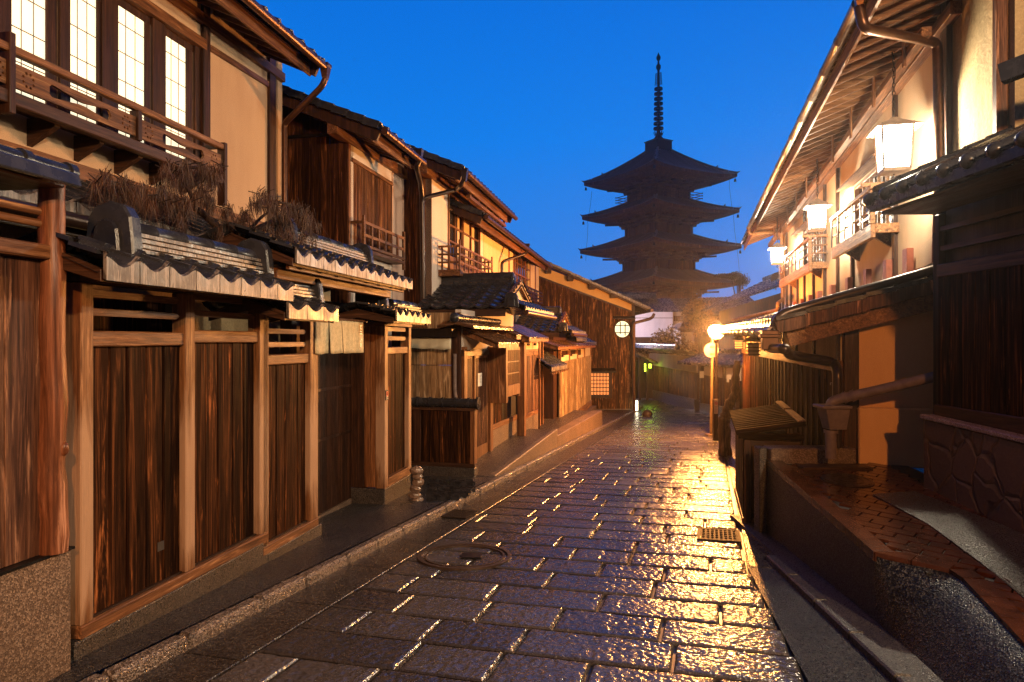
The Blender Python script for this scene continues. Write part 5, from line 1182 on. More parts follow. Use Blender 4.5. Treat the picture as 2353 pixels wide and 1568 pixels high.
# awning cloth in front of the gable planks
za, zb_ = c_(560, 885, c5_ - .2).z, c_(560, 1025, c5_ - .2).z; xa_, xb_ = c_(295, 900, c5_ - .2).x, c_(832, 900, c5_ - .2).x
mb = MB(); nu, nv = 16, 4
vs = [(xa_ + (xb_ - xa_) * i / nu, c5_ - .2 + .012 * sin(i * 1.3) * j / nv - .02 * j / nv, za + (zb_ - za) * j / nv + .006 * sin(i * .9) * (j == nv) - (0.02 * i / nu * (1 if j == nv else 0))) for j in range(nv + 1) for i in range(nu + 1)]
mb.add(vs, [(j * (nu + 1) + i, j * (nu + 1) + i + 1, (j + 1) * (nu + 1) + i + 1, (j + 1) * (nu + 1) + i) for j in range(nv) for i in range(nu)], True)
o = solo('cloth_awning', mb, M['awning'], F4, (xb_, c5_ - .2, za), 'pale cloth awning rolled down over the pale plank wall', 'awning'); md = o.modifiers.new('s', 'SOLIDIFY'); md.thickness = .006
# paper on the lattice door
a, b = F4.y(Q('b2', (1208, 0))[0][0], .05), F4.y(Q('b2', (1258, 0))[0][0], .05); z1, z0 = b2(1230, 1350, .05).z, b3(1215, 130, .05).z
tn = Thing('paper_notice', 'white paper notice taped to the lattice door', 'notice', F4, (.03, a, z0)); mb = MB(); rect(mb, .012, .016, a, b, z0, z1); tn.part('paper', mb, M['paper'])
mb = MB()
for i in range(8): zz = z1 - .04 - (z1 - z0 - .08) * i / 8; rect(mb, .0165, .0172, a + .02, b - .02 - .03 * (i % 3), zz - .004, zz)
tn.part('lettering', mb, M['pipe_grey'])
# ---- second fence house
vq = .15; ya, yb = F4.y(1204, vq), F4.y(1239, vq); zs = (b3(1700, 470, vq).z + b3(1870, 375, vq).z) / 2
t = Thing('ribbed_fence', 'ribbed plank fence with pale cut-out panel above, between the lattice doors and little gate', 'fence', F4, (vq, ya, ZT))
mb = MB(); rect(mb, vq, vq - .2, ya, yb, ZT - .1, zs - .09); t.part('stone_base', mb, M['granite'], bev=.006)
mb = MB(); rect(mb, vq + .02, vq - .1, ya, yb, zs - .089, zs); t.part('sill', mb, M['post_y'], bev=.005)
zp0, zp1, zp2 = b2(1850, 1120, vq).z, b2(1850, 1040, vq).z, b2(1850, 880, vq).z
mb = MB(); mb.boards((vq - .06, ya), (vq - .06, yb), zs, zs, zp0, zp0, .04, 14, .014, .006); t.part('ribbed_boards', mb, M['board_red'], bev=.003)
mb = MB(); rect(mb, vq + .01, vq - .06, ya, yb, zp0, zp1); t.part('middle_rail', mb, M['rail'])
mb = MB(); L = yb - ya
for a, b in ((0, .2), (.4, .62), (.85, 1)): rect(mb, vq - .01, vq - .05, ya + L * a, ya + L * b, zp1 + .08, zp2)
rect(mb, vq - .01, vq - .05, ya, yb, zp1, zp1 + .08); rect(mb, vq - .012, vq - .048, ya, yb, zp2 - .06, zp2); t.part('cut_out_panel', mb, M['plaster_y'])
mb = MB(); rect(mb, vq - .01, vq - .03, ya, yb, (zp1 + zp2) / 2, (zp1 + zp2) / 2 + .04); t.part('rod', mb, M['post_y'])
for pxx in (1239.5, 1246):
    mb = MB(); a = F4.y(pxx, vq); rect(mb, vq + .02, vq - .06, a, a + .07, ZT, 1.75); t.part('post', mb, M['post'])
canopy(t, F4.y(1182, .2), F4.y(1262, .5), -.15, .5, 1.98, 1.70, 12)
p0 = F4.q(1242, 780, .3); mb = MB(); mb.tube([(.27, p0.y, ZT), (.27, p0.y, 1.65)], .022, 8); t.part('downpipe', mb, M['copper'])
# second hip-gable house roof
Y2 = 17.7; ye = F4.loc(.0723 * Y2, Y2).y; xb = F4.c(1284, 760, ye).x; xa = F4.c(1175, 760, ye).x; zeB = F4.c(1284, 762, ye).z; yr = ye + 1.2; zrB = F4.c(1268, 722, yr).z
t = Thing('small_house', 'small house with wet tiled gable roof behind the ribbed fence', 'house', F4, (xb, ye, ZT))
cross_roof(t, F4, ye, zeB, yr, zrB, xa, xb); mb = MB(); mb.box(xa, xb - .2, ye + .3, yr + 1.0, -1.0, zeB - .02); t.part('wall', mb, M['brown'])
for k, (pa_, pb_, zz) in enumerate(((1296, 1322, 757), (1318, 1345, 768))):
    y0_, y1_ = F4.y(pa_, -.1), F4.y(pb_, -.1); ze_ = F4.z(pa_ + 10, zz + 22, .2); mb = MB(); ev = MB(); mb.tiles((.25, y0_, ze_), (0, 1, 0), Vector((-.6, 0, .3)), round((y1_ - y0_) / .22), 3, .22, .22, .04, .02, 6, eave=ev); o = t.part('lower_roof', mb, M['tile']); t.part('eave_tiles', ev, M['tile_eave'], o)
    mb = MB(); mb.tube([(-.38, y0_, ze_ + .36), (-.38, y1_, ze_ + .36)], .07, 10); mb.box(-.48, -.28, y0_, y1_, ze_ + .2, ze_ + .32); t.part('ridge', mb, M['tile_cap'], o)
# ---- little gate
ya, yb = F4.y(1250, .1), F4.y(1289, .1)
t = Thing('little_gate', 'little recessed side gate under a small tiled roof', 'gate', F4, (0, ya, ZT))
for pxx in (1264.5, 1286):
    mb = MB(); a = F4.y(pxx, -.1); rect(mb, -.03, -.15, a - .08, a + .04, ZT, 1.3); t.part('post', mb, M['post'])
mb = MB(); rect(mb, -.35, -.40, ya - .3, yb + .3, ZT, 1.4); t.part('door', mb, M['brown']); mb = MB(); rect(mb, -.36, .0, F4.y(1282, 0), F4.y(1289, 0), ZT, 1.5); t.part('side_panel', mb, M['brown'])
mb = MB(); ev = MB(); z_e = F4.z(1290, 842, .45); y0_, y1_ = F4.y(1268, .45) - .2, F4.y(1300, .45); mb.tiles((.45, y0_, z_e), (0, 1, 0), Vector((-.6, 0, .36)), 9, 4, (y1_ - y0_) / 9, .175, .04, .02, 6, eave=ev); o = t.part('roof', mb, M['tile']); t.part('eave_tiles', ev, M['tile_eave'], o)
mb = MB(); mb.beam((.47, y0_, z_e - .12), (.47, y1_ + .2, z_e - .10), .05, .05); t.part('beam', mb, M['bark_board'])
# ---- L5 long slatted fence
v5 = .1; ya, yb = F4.y(1288, v5), F4.y(1357.5, v5); zb0_, zb1_ = b5(800, 1560, v5).z, b5(1140, 1290, v5).z; zpa, zpb = 1.08, 1.144; zta, ztb = 1.475, 1.475
t = Thing('slatted_fence', 'long slatted fence with pale cut-out panels under its eave', 'fence', F4, (v5, ya, zb0_))
mb = MB(); mb.boards((v5 - .06, ya), (v5 - .06, yb), zb0_ + .1, zb1_ + .1, zpa, zpb, .03, 34, .02, .004); t.part('plank_panel', mb, M['plank_old'])
mb = MB(); 
for i in range(41): yy = ya + (yb - ya) * i / 40; zz = zb0_ + (zb1_ - zb0_) * i / 40; rect(mb, v5 - .03, v5 + .01, yy - .03, yy + .03, zz + .1, zpa + (zpb - zpa) * i / 40)
t.part('battens', mb, M['plank_old']); mb = MB(); mb.wall((v5 - .1, ya), (v5 - .1, yb), zb0_ - .2, zb1_ - .2, zb0_ + .1, zb1_ + .1, .14); t.part('sill', mb, M['rail'])
mb = MB(); mb.wall((v5 - .2, ya), (v5 - .2, yb), -1.6, -1.6, zb0_ - .1, zb1_ - .1, .4); t.part('stone_base', mb, M['granite'])
for i in range(5):
    a = ya + (yb - ya) * i / 4; mb = MB(); rect(mb, v5 + .015, v5 - .06, a - .03, a + .03, zpa, 1.47); t.part('panel_post', mb, M['rail'])
for i in range(4):
    a = ya + (yb - ya) * i / 4 + .03; b = ya + (yb - ya) * (i + 1) / 4 - .03; m = (a + b) / 2; mb = MB()
    rect(mb, v5 - .02, v5 - .05, a, b, zpa, zpa + .12); rect(mb, v5 - .02, v5 - .05, a, b, 1.38, 1.46); rect(mb, v5 - .02, v5 - .05, a, a + .2, zpa + .12, 1.38)
    if i in (0, 1): rect(mb, v5 - .02, v5 - .05, m, b, zpa + .12, 1.25)
    if i == 2: rect(mb, v5 - .02, v5 - .05, b - .45, b, zpa + .12, 1.38)
    if i == 3: rect(mb, v5 - .02, v5 - .05, a + .2, b, zpa + .12, 1.38)
    t.part('cut_out_panel', mb, M['plaster_y'])
canopy(t, F4.y(1278, .45), F4.y(1362, .45) + .5, -.3, .5, 1.74, 1.50, 26)
mb = MB(); mb.tube([(.35, F4.y(1352, .2), ZT2 + .1), (.3, F4.y(1365, .2), ZT2 + .25)], [.05, .02], 6)
# ================================================================== FAR END OF THE STREET
def far_fence(name, label, P0, P1, z0a, z1a, zp, zw, nb, npost, roofd=.45, roofz=None, notes=(), base=.25):
    """plaster band over plank fence with tile coping; P0,P1 plan points, left to right as seen"""
    P0, P1 = Vector(P0), Vector(P1); t = Thing(name, label, 'fence', WORLD, (P0.x, P0.y, z0a)); d = (P1 - P0).normalized(); n = Vector((d.y, -d.x)); 
    if n.y > 0: n = -n
    mb = MB(); mb.wall(P0, P1, z0a - .3, z1a - .3, z0a + base, z1a + base, .2); t.part('stone_base', mb, M['granite_dark'])
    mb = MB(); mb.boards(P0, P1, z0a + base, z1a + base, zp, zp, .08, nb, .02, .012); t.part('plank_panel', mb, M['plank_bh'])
    mb = MB(); mb.wall(P0 - n * .05, P1 - n * .05, zp, zp, zw, zw, .06); t.part('plaster_band', mb, M['plaster_w'])
    for i in range(npost):
        q = P0.lerp(P1, i / (npost - 1)) + n * .10; mb = MB(); mb.box(q.x - .05, q.x + .05, q.y - .05, q.y + .05, min(z0a, z1a), zw); t.part('post', mb, M['brown'])
    return t, d, n
def top_roof(t, P0, P1, n, ze, over, rise, depth, back=False):
    P0 = Vector(P0) + n * over; P1 = Vector(P1) + n * over; L = (P1 - P0).length; nu = round(L / .27); S = Vector((-n.x * depth, -n.y * depth, rise)); ns = max(2, round(S.length / .25))
    mb = MB(); ev = MB(); d3 = Vector((P1.x - P0.x, P1.y - P0.y, 0)); mb.tiles((P0.x, P0.y, ze), d3, S, nu, ns, L / nu, S.length / ns, .045, .025, 6, eave=ev); o = t.part('roof', mb, M['tile']); t.part('eave_tiles', ev, M['tile_cap'], o)
    a = Vector((P0.x, P0.y, ze)) + S; b = Vector((P1.x, P1.y, ze)) + S; mb = MB(); m = int(L / .4)
    for i in range(m): mb.tube([a.lerp(b, i / m) + Vector((0, 0, .1)), a.lerp(b, (i + .97) / m) + Vector((0, 0, .1))], .09, 8)
    mb.beam(a + Vector((0, 0, .0)), b + Vector((0, 0, .0)), .22, .14); t.part('ridge', mb, M['tile_cap'], o); return o
# fence far left part : px 1478..1603
A0 = W(1470, 0, 44); A1 = W(1606, 0, 30)
zA0, zA1 = gz(44), gz(30)
t, d, n = far_fence('far_fence', 'far plank fence with plaster band below the flowering bush at the bend', (A0.x, A0.y), (A1.x, A1.y), zA0, zA1, W(0, 843, 37).z, W(0, 818, 37).z + .1, 44, 6, base=.45)
top_roof(t, (A0.x, A0.y), (A1.x, A1.y), n, W(0, 817, 36).z, .35, .45, 1.3)
A2 = W(1700, 0, 24.5); A3 = W(1775, 0, 20)
t, d, n = far_fence('far_fence', 'dark plank fence with two white notices behind the street lamp', (A1.x - .1, A1.y - 1.2), (A2.x, A2.y), gz(29), gz(24.5), W(0, 867, 27).z, W(0, 845, 27).z + .1, 30, 4, base=.35)
top_roof(t, (A1.x - .8, A1.y - 1.0), (A2.x + .4, A2.y), n, W(0, 838, 26.5).z, .35, .42, 1.2)
for pxx, pyy in ((1612.5, 861), (1675, 870)):
    k = (pxx - 1604) / 96; YY = 28.8 + (24.5 - 28.8) * k - .22; a = W(pxx, pyy, YY); mb = MB(); mb.box(a.x - .09, a.x + .09, YY - .01, YY, a.z - .14, a.z + .14)
    solo('paper_notice', mb, M['paper'], WORLD, a, 'white notice on the dark far fence, ' + ('left of the street lamp' if pxx < 1640 else 'right of the street lamp'), 'notice')
t, d, n = far_fence('far_fence', 'last plank fence stretch half hidden behind the leaning trunk', (A2.x + .15, A2.y - .3), (A3.x, A3.y), gz(24.5), gz(20), W(0, 850, 23).z, W(0, 836, 23).z, 16, 3, base=.3)
# green lit entrance under a small roof beyond the plank house
D = 38; t = Thing('lit_porch', 'small porch with a glowing yellow green light beyond the plank house', 'porch', WORLD, W(1480, 900, D))
M['green'] = glow('green_light_panel', (.62, 1.0, .04), 5)
for xa, xb, ya_, yb_ in ((1481, 1484, 836, 854), (1490, 1497, 837, 846)):
    mb = MB(); a = W(xa, yb_, D); b = W(xb, ya_, D); mb.box(a.x, b.x, D, D + .05, a.z, b.z); t.part('green_panel', mb, M['green'])
mb = MB(); ra, rb = W(1455, 803, D - .6), W(1512, 832, D - .6); mb.prism([(ra.x - 1, D - .6, ra.z + .45), (rb.x, D - .6, rb.z), (rb.x, D - .6, rb.z - .12), (ra.x - 1, D - .6, ra.z + .33)], (0, 3, 0)); t.part('roof', mb, M['tile_eave'])
mb = MB(); 
for pxx in (1470, 1487): a = W(pxx, 860, D); mb.box(a.x - .06, a.x + .06, D - .1, D + .02, gz(D), W(0, 822, D).z)
t.part('post', mb, M['brown']); mb = MB(); a, b = W(1460, 0, D + 1), W(1500, 0, D + 1); mb.box(a.x, b.x, D + 1, D + 1.1, gz(D), W(0, 830, D).z); t.part('back_wall', mb, M['black_wood'])
gl = bpy.data.lights.new('green_light', 'POINT'); gl.energy = 14; gl.color = (.55, 1, .05); gl.shadow_soft_size = .15; go = bpy.data.objects.new('green_light', gl); COL.objects.link(go); go.parent = t.o; go.location = (.15, -.4, 1.2)
# white walled house
D = 46; a, b = W(1440, 0, D), W(1546, 0, D); t = Thing('white_house', 'white walled house with grey tiled roof beyond the plank house', 'house', WORLD, (a.x, D, gz(D)))
M['plaster_cool'] = plaster('white_lime_wall', (.62, .58, .62), (.52, .48, .52))
z1, z0 = W(0, 714, D).z, W(0, 775, D).z
mb = MB(); mb.box(a.x, b.x, D, D + .2, z0, z1); t.part('wall', mb, M['plaster_cool'])
mb = MB(); mb.box(a.x, b.x + .1, D - .06, D - .001, z0 - .18, z0); zz = W(0, 731, D).z; mb.box(a.x, b.x, D - .02, D - .001, zz - .02, zz + .02); t.part('trim', mb, M['brown_x'])
mb = MB(); mb.box(a.x, b.x, D, D + .2, gz(D), z0 - .18); t.part('lower_wall', mb, M['brown'])
mb = MB(); e0 = W(1425, 716, D - .8); e1 = W(1558, 716, D - .8); L = e1.x - e0.x; nu = 22
S = Vector((-.0, 2.6, W(0, 687, D + 1.8).z - e0.z)); mb.tiles(e0, (1, 0, 0), S, nu, 10, L / nu, S.length / 10, .06, .03, 6); o = t.part('roof', mb, M['tile'])
a2 = Vector(e0) + S; mb = MB()
for i in range(12): mb.tube([(a2.x + (L - .9) * i / 12, a2.y, a2.z + .32), (a2.x + (L - .9) * (i + .96) / 12, a2.y, a2.z + .32)], .13, 10)
for i in range(30): mb.box(a2.x + (L - .9) * i / 30, a2.x + (L - .9) * (i + .95) / 30, a2.y - .14, a2.y + .14, a2.z - .1, a2.z + .25)
t.part('ridge', mb, M['tile_cap'], o)
a, b = W(1546, 0, D + .3), W(1572, 0, D + .3); mb = MB(); mb.box(a.x, b.x, D + .3, D + .5, W(0, 770, D).z, W(0, 716, D).z); t.part('side_wall', mb, M['plaster_y'], label='warm lit side wall')
mb = MB()
for k in range(6): xx = a.x + (b.x - a.x) * (k + .4) / 6; mb.box(xx, xx + .1, D + .22, D + .29, W(0, 738, D).z, W(0, 726, D).z)
t.part('slats', mb, M['rail'])
# lower tiled roof in front (between bush and plank house)
D = 40; t = Thing('tiled_annex', 'low tiled annex roof at the foot of the white walled house', 'house', WORLD, W(1500, 860, D))
mb = MB(); e0 = W(1462, 812, D); e1 = W(1600, 812, D); S = Vector((0, 2.2, W(0, 797, D + 2.2).z - e0.z)); mb.tiles(e0, (1, 0, 0), S, 13, 8, (e1.x - e0.x) / 13, S.length / 8, .05, .03, 6); t.part('roof', mb, M['tile'])
mb = MB(); mb.box(e0.x, e1.x, D + .5, D + 2, gz(D), e0.z); t.part('wall', mb, M['brown'])
# purple-grey roofed house behind the lamp
D = 34; t = Thing('tiled_house', 'dark house with long grey tiled roof rising to the right behind the street lamp', 'house', WORLD, W(1720, 900, D))
P = [W(1612, 716, D), W(1800, 655, D - 9)]; Qp = [W(1650, 690, D + 3), W(1800, 630, D - 5)]
mb = MB(); U = (P[1] - P[0]); S = (Qp[1] - P[1]); S = Vector((-U.y, U.x, 0)).normalized() * 3.2; S.z = 1.5
if S.y < 0: S.x, S.y = -S.x, -S.y
nu = round(U.length / .3); mb.tiles(P[0], U, S, nu, 12, U.length / nu, S.length / 12, .05, .03, 6); o = t.part('roof', mb, M['tile'])
a, b = P[0] + S, P[1] + S; mb = MB()
for i in range(26): mb.tube([a.lerp(b, i / 26) + Vector((0, 0, .12)), a.lerp(b, (i + .96) / 26) + Vector((0, 0, .12))], .12, 8)
t.part('ridge', mb, M['tile_cap'], o)
mb = MB(); n_ = Vector((S.x, S.y, 0)).normalized(); a, b = P[0] + n_ * .9, P[1] + n_ * .9; mb.hexa([(a.x, a.y, gz(30) - .5), (b.x, b.y, gz(30) - .5), (b.x + n_.x * .2, b.y + n_.y * .2, gz(30) - .5), (a.x + n_.x * .2, a.y + n_.y * .2, gz(30) - .5), (a.x, a.y, P[0].z), (b.x, b.y, P[1].z), (b.x + n_.x * .2, b.y + n_.y * .2, P[1].z), (a.x + n_.x * .2, a.y + n_.y * .2, P[0].z)]); t.part('wall', mb, M['plank_soft'])
dish = W(1783, 641, D - 4); mb = MB(); mb.lathe((0, 0, 0), [(.02, 0), (.16, .03), (.26, .08), (.27, .085)], 16); mb.v = [(dish.x + x, dish.y - z, dish.z + y_) for x, y_, z in mb.v]; mb.tube([dish, dish - Vector((0, 0, .5))], .02, 6); mb.beam(dish, dish + Vector((.45, -.2, .02)), .03, .03)
solo('satellite_dish', mb, M['pipe_grey'], WORLD, dish, 'small satellite dish on the grey tiled roof below the farthest lantern', 'satellite dish')
# dark band of roofs between the pagoda foot and the bend
D = 52; t = Thing('temple_hall', 'dark low roofed hall in front of the pagoda foot', 'building', WORLD, W(1600, 900, D))
mb = MB(); e0 = W(1540, 722, D); e1 = W(1760, 715, D); S = Vector((0, 4, W(0, 688, D + 4).z - e0.z)); mb.tiles(e0, e1 - e0, S, 24, 10, (e1 - e0).length / 24, S.length / 10, .06, .03, 4); t.part('roof', mb, M['tile']); mb = MB(); mb.box(e0.x, e1.x, D + .8, D + 4, gz(D), e0.z - .05); t.part('wall', mb, M['brown'])
# tower-shaped signboard lantern
D = 40; t = Thing('lantern_tower', 'white advertising tower shaped like a hexagonal lantern above the flowering bush', 'sign', WORLD, W(1572, 900, D))
c = W(1571, 0, D); R_ = 27 / F * D; M['tower'] = plain('pale_painted_tower', (.48, .44, .40), .6, var=.08)
zc = lambda py: W(0, py, D).z
mb = MB(); mb.lathe((c.x, D, 0), [(R_ * .72, gz(D)), (R_ * .8, zc(800)), (R_ * .98, zc(764))], 6, False); t.part('body', mb, M['tower'])
mb = MB(); mb.lathe((c.x, D, 0), [(R_ * 1.0, zc(764) + .001), (R_ * 1.02, zc(758)), (R_ * 1.25, zc(756.5)), (R_ * .95, zc(750)), (R_ * .62, zc(744)), (R_ * .30, zc(742)), (R_ * .28, zc(738)), (R_ * .42, zc(737.5)), (R_ * .2, zc(731)), (R_ * .03, zc(724))], 6, False); t.part('roof', mb, M['pipe_grey'])
mb = MB(); yf = D - R_ * .84
for a, b, w_, h_ in ((1571, 768, 4, .7), (1569.5, 771, .8, 4), (1572.5, 773, 3.2, .8), (1574, 775, .8, 3), (1571, 778, 4.5, .8), (1572, 781, .8, 4), (1569.5, 783, 2, .8), (1574.5, 782.5, 1.6, .8), (1567, 777, .8, 3), (1566, 780, 2.4, .7), (1576.5, 770, .8, 5), (1567, 784, 2.2, .7)):
    q = W(a, b, yf); s_ = D / F / 2; mb.box(q.x - w_ * s_, q.x + w_ * s_, yf - .02, yf + .1, q.z - h_ * s_, q.z + h_ * s_)
t.part('brush_writing', mb, M['ink'])
street_lamp(Vector((6.2, 41.5, gz(41.5))), 4.2, 'unseen cool white lamp added behind the tall brown plank house', 1500, (1.0, .78, .86), 'bulb_w')  # added out of view to light the white house wall
street_lamp(Vector((13.0, 64.0, gz(64))), 4.2, 'unseen warm lamp added at the foot of the pagoda behind the low roofs', 2600, (1.0, .52, .2), 'bulb_w')  # added out of view to warm the pagoda eaves from below
# ---- leafy bushes and trees
def leaf_mat(name, c1, c2):
    m, tt, b = newmat(name); g = N(tt, 'NewGeometry'); tt.links.new(ramp(tt, g.outputs['Random Per Island'], [(0, c1), (1, c2)]), b.inputs['Base Color']); b.inputs['Roughness'].default_value = .6; return m
M['leaf_pale'] = leaf_mat('pale_blossom_leaf', (.07, .04, .018), (.36, .24, .12)); M['leaf_dark'] = leaf_mat('dark_leaf', (.02, .03, .012), (.05, .06, .025))
def tree(name, label, cat, c, foot, blobs, nleaf, size, mat, tr=.06):
    t = Thing(name, label, cat, WORLD, foot); mb = MB(); f = Vector(foot); c = Vector(c)
    mb.tube(catm([f, f.lerp(c, .5) + Vector((.08, 0, 0)), c], 5), [tr * (1 - .05 * i) for i in range(11)], 7)
    for b, r in blobs:
        mb.tube(catm([f.lerp(c, .6), c.lerp(Vector(b), .5) + Vector((0, 0, -.05)), Vector(b)], 4), [tr * .5 * (1 - .09 * i) for i in range(9)], 5)
        for k in range(5):
            e = Vector(b) + Vector((random.gauss(0, r[0] * .5), random.gauss(0, r[1] * .5), random.gauss(0, r[2] * .5))); mb.tube([Vector(b), e], [tr * .16, .004], 4)
    t.part('trunk', mb, M['pine_bark']); mb = MB()
    for k in range(nleaf):
        b, r = random.choice(blobs); u = Vector((random.gauss(0, 1), random.gauss(0, 1), random.gauss(0, 1))).normalized() * (random.random() ** .33) * random.uniform(.75, 1.25); p = Vector(b) + Vector((u.x * r[0], u.y * r[1], u.z * r[2]))
        a = Vector((random.gauss(0, 1), random.gauss(0, 1), random.gauss(0, 1))).normalized(); bb = a.cross(Vector((random.gauss(0, 1), random.gauss(0, 1), random.gauss(0, 1)))).normalized(); s_ = size * random.uniform(.6, 1.3)
        mb.add([p - a * s_, p + bb * s_ * .5, p + a * s_, p - bb * s_ * .5], [(0, 1, 2, 3)])
    t.part('crown', mb, M[mat]); return t
D = 39; bl = [(W(1520, 775, D), (.5, .5, .42)), (W(1545, 768, D), (.58, .5, .48)), (W(1535, 792, D), (.7, .5, .4)), (W(1568, 795, D), (.7, .5, .4)), (W(1595, 798, D), (.5, .4, .35)), (W(1512, 790, D - .5), (.4, .4, .34))]
tree('flowering_bush', 'pale blossoming bush above the far fence, left of the lantern tower', 'bush', W(1545, 800, D), (W(1548, 0, D).x, D, gz(D)), bl, 1700, .09, 'leaf_pale')
D = 36; bl = [(W(1590, 715, D), (.6, .6, .45)), (W(1615, 720, D), (.7, .6, .6)), (W(1580, 735, D), (.45, .5, .4)), (W(1630, 740, D), (.6, .6, .5)), (W(1605, 750, D), (.6, .5, .5)), (W(1600, 700, D), (.4, .4, .35))]
tree('blossom_tree', 'tall pale blossoming tree left behind the street lamp', 'tree', W(1610, 760, D), (W(1612, 0, D).x, D, gz(D)), bl, 1200, .10, 'leaf_pale')
D = 60; bl = [(W(1698, 640, D), (.8, .8, .55)), (W(1688, 634, D), (.5, .6, .35)), (W(1706, 648, D), (.6, .6, .4)), (W(1665, 634, D), (.8, .6, .2))]
tree('dark_pine', 'small dark tree right of the pagoda foot against the sky', 'tree', W(1698, 650, D), (W(1700, 0, D).x, D, gz(D)), bl, 3500, .07, 'leaf_dark', .15)
# ================================================================== PAGODA
YP = 82.0; CXp = W(1513, 0, YP).x; th0 = radians(-30)
FP = Fr(0, 0); t = Thing('pagoda', 'five storey wooden pagoda silhouetted against the dusk sky with tall ringed spire', 'pagoda', WORLD, (CXp, YP, gz(YP) - 3))
t.o.rotation_euler = (0, 0, -th0)
# geometry below is written around the pagoda's own axis, first face to -y
zp = lambda py: W(0, py, YP).z
ob_ = Vector((CXp, YP, 0))
M['pag_wood'] = wood('old_pagoda_timber', (.07, .034, .018), (.17, .08, .04), (.38, .2, .09), 'z', .7, .6, scale=.25)
M['pag_tile'] = tile('pagoda_tile', (.08, .08, .09), (.14, .14, .16), .35, False)
def pagbox(mb, hw, z0, z1, hd=None): hd = hd or hw; mb.box(ob_.x - hw, ob_.x + hw, ob_.y - hd, ob_.y + hd, z0, z1)
def pag_roof(E, ze, r_in, z_in, up=.75, nr=46, name='roof'):
    """square roof, concave slope, corners sweeping up; ribs of round tiles"""
    mb = MB(); nn = 24; ms = 8
    def pt(face, u, s):   # u -1..1 along the eave, s 0 eave..1 top
        r = E + (r_in - E) * s; z = ze + (z_in - ze) * (s ** 1.25) + up * (abs(u) ** 3.2) * (1 - s) ** 1.6; e = E * .035 * (abs(u) ** 3) * (1 - s)
        x, y_ = u * (r + e), -(r + e); a = face * pi / 2; return Vector((ob_.x + x * cos(a) - y_ * sin(a), ob_.y + x * sin(a) + y_ * cos(a), z))
    for f in range(4):
        top = [pt(f, -1 + 2 * i / nn, j / ms) for j in range(ms + 1) for i in range(nn + 1)]
        fs = [(j * (nn + 1) + i, j * (nn + 1) + i + 1, (j + 1) * (nn + 1) + i + 1, (j + 1) * (nn + 1) + i) for j in range(ms) for i in range(nn)]; mb.add(top, fs, True)
    o = t.part(name, mb, M['pag_tile']); rb = MB()
    for f in range(4):
        for k in range(nr):
            u0 = -1 + 2 * (k + .5) / nr; pts = []
            for j in range(ms + 1):
                s = j / ms; r = E + (r_in - E) * s; u = u0 * E / r
                if abs(u) > 1: break
                pts.append(pt(f, u, s) + Vector((0, 0, .03)))
            if len(pts) > 1: rb.tube(pts, .055, 5, False)
        rb.tube([pt(f, -1, j / ms) + Vector((0, 0, .12)) for j in range(1, ms + 1)], [.14] * ms, 6); c0 = pt(f, -1, 0); c1 = pt(f, -1, .12); rb.tube([c1 + Vector((0, 0, .1)), c0 + Vector((0, 0, .1)), c0 + (c0 - c1) * .35 + Vector((0, 0, .34))], [.15, .13, .03], 6)
        c2 = pt(f, -1, .30); rb.tube([c2 + Vector((0, 0, .15)), c2 + (c0 - c1) * .2 + Vector((0, 0, .5))], [.16, .03], 6)
    t.part('tile_ribs', rb, M['pag_tile'], o)
    # under-eave: boards, two tiers of rafters, eave edge
    mb = MB()
    for f in range(4):
        a = [pt(f, -1 + 2 * i / nn, 0) - Vector((0, 0, .02)) for i in range(nn + 1)]; b = [p - Vector((0, 0, .34)) for p in a]; rr = (r_in * 1.0 + E * .0)
        ang = f * pi / 2; c = []
        for i in range(nn + 1):
            u = -1 + 2 * i / nn; rr = E * .55; x, y_ = u * rr, -rr; c.append(Vector((ob_.x + x * cos(ang) - y_ * sin(ang), ob_.y + x * sin(ang) + y_ * cos(ang), ze - .18)))
        mb.add(a + b + c, [(i, i + 1, nn + 2 + i, nn + 1 + i) for i in range(nn)] + [(nn + 1 + i, nn + 2 + i, 2 * nn + 3 + i, 2 * nn + 2 + i) for i in range(nn)], False)
        for k in range(40):
            u = -1 + 2 * (k + .5) / 40; p = pt(f, u, .0) - Vector((0, 0, .26)); rr = E * .58; x, y_ = u * rr, -rr; q = Vector((ob_.x + x * cos(ang) - y_ * sin(ang), ob_.y + x * sin(ang) + y_ * cos(ang), ze - .30)); mb.beam(p.lerp(q, .03), q, .09, .12)
    t.part('eave_rafters', mb, M['pag_wood'])
    # bell at each corner
    for f in range(4):
        c0 = pt(f, -1, 0.03) - Vector((0, 0, .25)); mb = MB(); mb.tube([c0, c0 - Vector((0, 0, .35))], .02, 4, False); mb.lathe(c0 - Vector((0, 0, .72)), [(.16, 0), (.13, .12), (.11, .3), (.03, .38)], 8); t.part('wind_bell', mb, M['iron'])
tiers = [(378, 0), (466, 1), (546, 2), (622, 3), (700, 4)]
E0 = 6.15; spacing = (zp(378) - zp(622)) / 3
